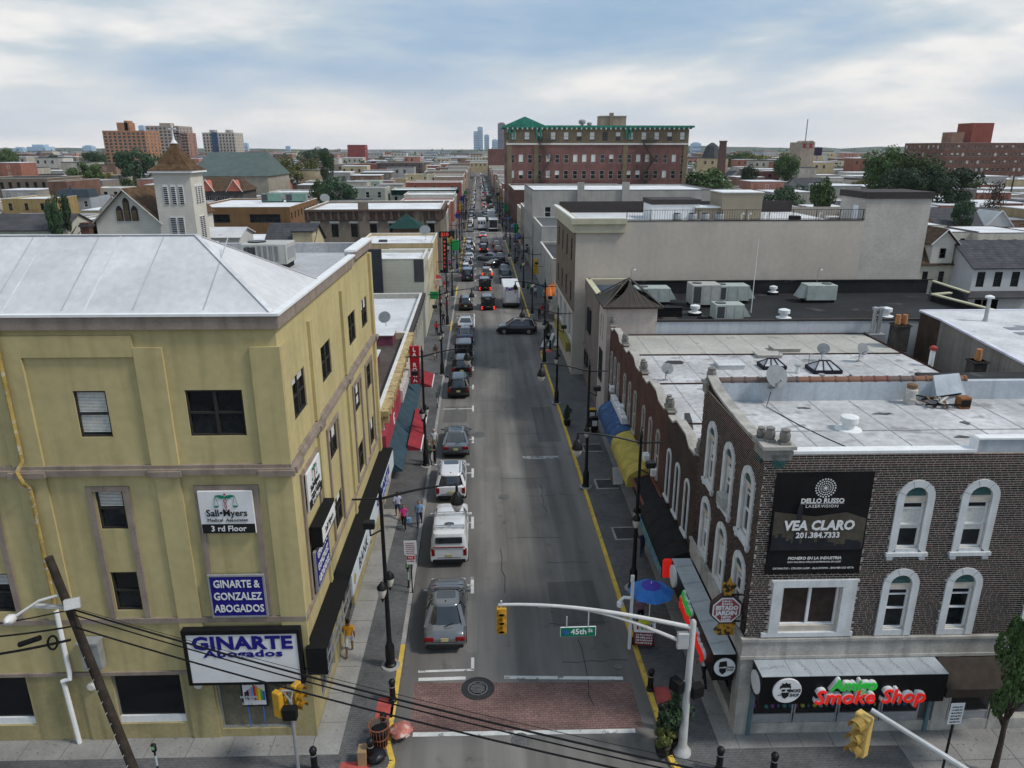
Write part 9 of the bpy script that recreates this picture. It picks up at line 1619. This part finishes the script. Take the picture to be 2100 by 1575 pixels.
# ---------------------------------------------------------------- people
def human_mesh(walk, armf):
    me = bpy.data.meshes.new('person'); J = {}; V = []; E_ = []; RD = []
    def v(n, p, r_, par=None): J[n] = len(V); V.append(p); RD.append(r_); par is not None and E_.append((J[par], J[n]))
    w_ = walk; v('pelvis', (0, 0, .95), .15); v('waist', (0, .0, 1.1), .135, 'pelvis'); v('chest', (0, -.01, 1.32), .16, 'waist'); v('neck', (0, 0, 1.48), .062, 'chest'); v('head0', (0, .015, 1.56), .085, 'neck'); v('head1', (0, .015, 1.66), .098, 'head0'); v('crown', (0, .0, 1.74), .07, 'head1')
    for s, sn in ((-1, 'l'), (1, 'r')):
        f = w_*s; v('hip'+sn, (s*.095, 0, .90), .105, 'pelvis'); v('knee'+sn, (s*.10, .22*f+.04*abs(w_), .50), .068, 'hip'+sn); v('ankle'+sn, (s*.10, .30*f-.10*abs(w_), .09), .045, 'knee'+sn); v('toe'+sn, (s*.11, .30*f-.10*abs(w_)+.16, .035), .038, 'ankle'+sn)
        v('sh'+sn, (s*.185, 0, 1.39), .062, 'chest'); v('elb'+sn, (s*.25, -.12*f, 1.12), .045, 'sh'+sn); v('wr'+sn, (s*.25, -.16*f+armf*.2+.06, .90+armf*.22), .032, 'elb'+sn); v('palm'+sn, (s*.245, -.17*f+armf*.26+.08, .83+armf*.27), .030, 'wr'+sn)
    me.from_pydata(V, E_, []); o = bpy.data.objects.new('person', me); sm = o.modifiers.new('skin', 'SKIN')
    for d, r_ in zip(me.skin_vertices[0].data, RD): d.radius = (r_, r_*(.8 if r_ > .12 else 1)); 
    me.skin_vertices[0].data[0].use_root = True; ss_ = o.modifiers.new('s', 'SUBSURF'); ss_.levels = 1
    out_ = baked(o); hands = [Vector(V[J['palm'+c]]) for c in 'lr']; bpy.data.objects.remove(o)
    mb = MB(); mb.v = [tuple(q.co) for q in out_.vertices]; mb.f = [list(q.vertices) for q in out_.polygons]
    for f in out_.polygons:
        c = f.center; m_ = 2
        if c.z > 1.475: m_ = 1 if (c.z > 1.69 or c.y < -.02 and c.z > 1.56) else 0
        elif abs(c.x) > .205 and c.z < 1.2: m_ = 0
        elif c.z < .07: m_ = 5
        elif c.z < .5: m_ = 4
        elif c.z < .97: m_ = 3
        mb.m.append(m_)
    for h, s in zip(hands, (-1, 1)):
        for k in range(4): mb.tube([h+Vector((s*.005, -.025+k*.017, 0)), h+Vector((-s*.008, -.022+k*.018, -.06-.008*(k in (1, 2)))), h+Vector((-s*.025, -.018+k*.018, -.095-.008*(k in (1, 2))))], [.009, .008, .006], 5, 0)
        mb.tube([h+Vector((0, .03, .02)), h+Vector((-s*.02, .055, -.02)), h+Vector((-s*.03, .05, -.05))], [.010, .009, .007], 5, 0)
    mb.add([(-.014, .105, 1.60), (.014, .105, 1.60), (0, .14, 1.605), (0, .108, 1.65)], [(0, 1, 2), (1, 3, 2), (3, 0, 2)], 0)
    for s in (-1, 1): mb.box(s*.036-.013, s*.036+.013, .098, .112, 1.642, 1.656, 1); mb.box(s*.098-.01, s*.098+.01, -.01, .035, 1.59, 1.65, 0)
    mb.box(-.025, .025, .095, .106, 1.555, 1.563, 3); return mb.mesh('person', [SIGNW]*6, True)
HM = [human_mesh(1, .2), human_mesh(-1, .5), human_mesh(.12, .15), human_mesh(.1, 1.)]
SK = [mat('skin_a', (.34, .19, .12), .6, .05), mat('skin_b', (.2, .105, .065), .6, .05), mat('skin_c', (.42, .26, .18), .6, .05)]; HAIR = mat('hair_dark', (.012, .01, .009), .6, .1); DEN = mat('denim', (.03, .045, .09), .85, .15, 6); BLKC = mat('cloth_black', (.015, .015, .017), .9, .1); KHA = mat('cloth_cream', (.42, .37, .29), .9, .1); WHC = mat('cloth_white', (.55, .56, .58), .9, .08)
def cloth(n, c): return mat('cloth_'+n, c, .9, .12, 6)
def person(label, x, y, rz, pose, skin, shirt, pants, lower, shoes=BLKC, hair=HAIR, s=1., group='people on the pavements', z=SWH):
    o = link('person', HM[pose], None, (x, y, z), (0, 0, R(rz)), (s, s, s)); tag(o, label, 'person', group)
    for i, m_ in enumerate((SK[skin], hair, shirt, pants, lower, shoes)): o.material_slots[i].link = 'OBJECT'; o.material_slots[i].material = m_
    return o
def pperson(label, u, v, *a, **k): p = P(u, v, z=SWH); return person(label, p.x, p.y, *a, **k)
ORG = cloth('orange', (.60, .27, .02)); PNK = cloth('pink', (.55, .05, .22)); LBL = cloth('light_blue', (.2, .36, .55)); PBL = cloth('pale_blue', (.42, .44, .58))
pperson('man in orange shirt and pale shorts walking away on the left pavement', 718, 1340, 5, 0, 1, ORG, WHC, SK[1], WHC, s=1.02)
o = pperson('woman in pink top and black trousers walking on the left pavement', 829, 1085, 180, 1, 0, PNK, BLKC, BLKC, WHC, s=.93); q = MB(); q.bbox(-.14, .14, -.06, .06, -.36, 0, .04); tag(q.build('shopping_bag', LBL, loc=o.location+Vector((.3, -.1, .82))), 'light blue bag in the hand of the woman in pink', 'bag')
pperson('woman in light blue top and jeans walking on the left pavement', 861, 1078, 180, 0, 2, LBL, DEN, DEN, s=.96); pperson('person in pale lilac shirt and dark shorts walking away by the shop wall', 817, 1062, 10, 1, 1, PBL, DEN, SK[1])
pperson('man in cream clothes standing by the kerb', 880, 948, 150, 2, 0, KHA, KHA, KHA, WHC); pperson('man in black looking down at his hands by the kerb', 892, 950, 100, 3, 0, BLKC, BLKC, BLKC); pperson('man in white cap and white shirt behind the two men', 891, 925, 190, 2, 2, WHC, KHA, KHA, hair=WHC)
pperson('man in white shirt and black trousers under the smoke shop sign', 1443, 1402, 10, 0, 1, WHC, BLKC, BLKC); p = P(1312, 1285, z=SWH); person('vendor in mauve shirt behind the cart under the umbrella', p.x, p.y, 180, 3, 1, cloth('mauve', (.25, .14, .2)), BLKC, BLKC)
pperson('seated-looking figure in jeans by the black awning', 1316, 1140, 200, 2, 0, DEN, DEN, DEN, s=.9); pperson('man in brown walking beyond the red awning', 894, 738, 180, 0, 1, cloth('brown', (.12, .07, .05)), KHA, SK[1]); pperson('person in red shirt by the left kerb', 896, 688, 0, 1, 1, cloth('red', (.4, .02, .03)), BLKC, BLKC); pperson('person in black near the far lamp', 1106, 655, 180, 2, 0, BLKC, BLKC, BLKC)
random.seed(55); cl_ = [BLKC, WHC, DEN, PNK, LBL, cloth('red', (.4, .02, .03)), cloth('green', (.05, .2, .08)), KHA, cloth('grey', (.2, .2, .2))]
for i in range(120):
    y = 92+i*2.6+random.uniform(-1, 1); s = random.choice((-1, 1))
    if 118 < y < 133 or 186 < y < 201 or 260 < y < 275: continue
    person('small far-off pedestrian on the pavement up the street', (xl(y)-random.uniform(.9, 2.3)) if s < 0 else (xr(y)+random.uniform(.9, 2.6)), y, random.choice((0, 180, 170, 10)), random.randrange(3), random.randrange(3), random.choice(cl_), random.choice((BLKC, DEN, KHA)), random.choice((BLKC, DEN, SK[0])), group='far-off pedestrians', s=random.uniform(.9, 1.04))
# blade signs crowding the far pavements
for i in range(26):
    y = 84+i*9.5; s = -1 if i % 3 else 1
    if 118 < y < 132 or 186 < y < 200: continue
    c = random.choice(((.4, .02, .03), (.02, .25, .08), (.5, .45, .4), (.03, .06, .3), (.5, .3, .03), (.03, .03, .03))); t = thing('blade_sign', 'small shop blade sign jutting over the far pavement', 'sign', ((xl(y)-2.3) if s < 0 else (xr(y)+2.2), y, 3.0), 0, 'far shop blade signs'); w_, h = random.uniform(.8, 1.3), random.uniform(.7, 2.4); q = MB(); q.bbox(-w_/2, w_/2, -.1, .1, 0, h, .02); q.build('panel', mat('blade_%d' % int(c[0]*90+c[1]*9), c, .5, .3, 2), t); q = MB(); q.box(w_/2*s if s > 0 else -w_/2-.9, w_/2+.9 if s > 0 else -w_/2, -.03, .03, h*.5, h*.5+.06); q.build('bracket', BLACK, t)
for i in range(22):
    y = 96+i*11; s = -1 if i % 2 else 1
    if 116 < y < 134 or 184 < y < 202: continue
    awning('small shop awning up the street', y, y+random.uniform(4, 8), random.choice((RED_C, TEAL_C, BLU_C, BLK_C, MATS['copper_green'])), 2.5, 3.3, 1.0, False, Frame((xl(y)-3.2) if s < 0 else xr(y)+2.95, 0), 0, 0., .15, 'far shop awnings', -s if s > 0 else 1)
t = thing('blade_sign', 'black tower sign with red $10 and letters on the left pavement', 'sign', (-4.6, 112, 4.4)); q = MB(); q.bbox(-.85, .85, -.2, .2, 4.3, 5.2, .04); q.build('top_box', BLACKM, t); SRED = mat('sign_glow_red', (.5, .06, .04), .5, 0, emit=.25); text('$10', .75, SRED, 'lettering', t, (0, -.22, 4.75), ROT['S'], bold=.03); q = MB(); q.bbox(-.35, .35, -.15, .15, -1, 4.2, .03); q.build('column', BLACKM, t); strokes(t, SRED, [3.7-i*.62 for i in range(7)], .42, .2, -.155); q = MB(); q.bbox(.9, 2.1, -.1, .1, 2.4, 3.9, .03); q.build('green_panel', mat('sign_bright_green', (.015, .26, .06), .5), t)  # red lettering given a faint glow of its own, though the sign is unlit
bpy.data.scenes.remove(TMP)
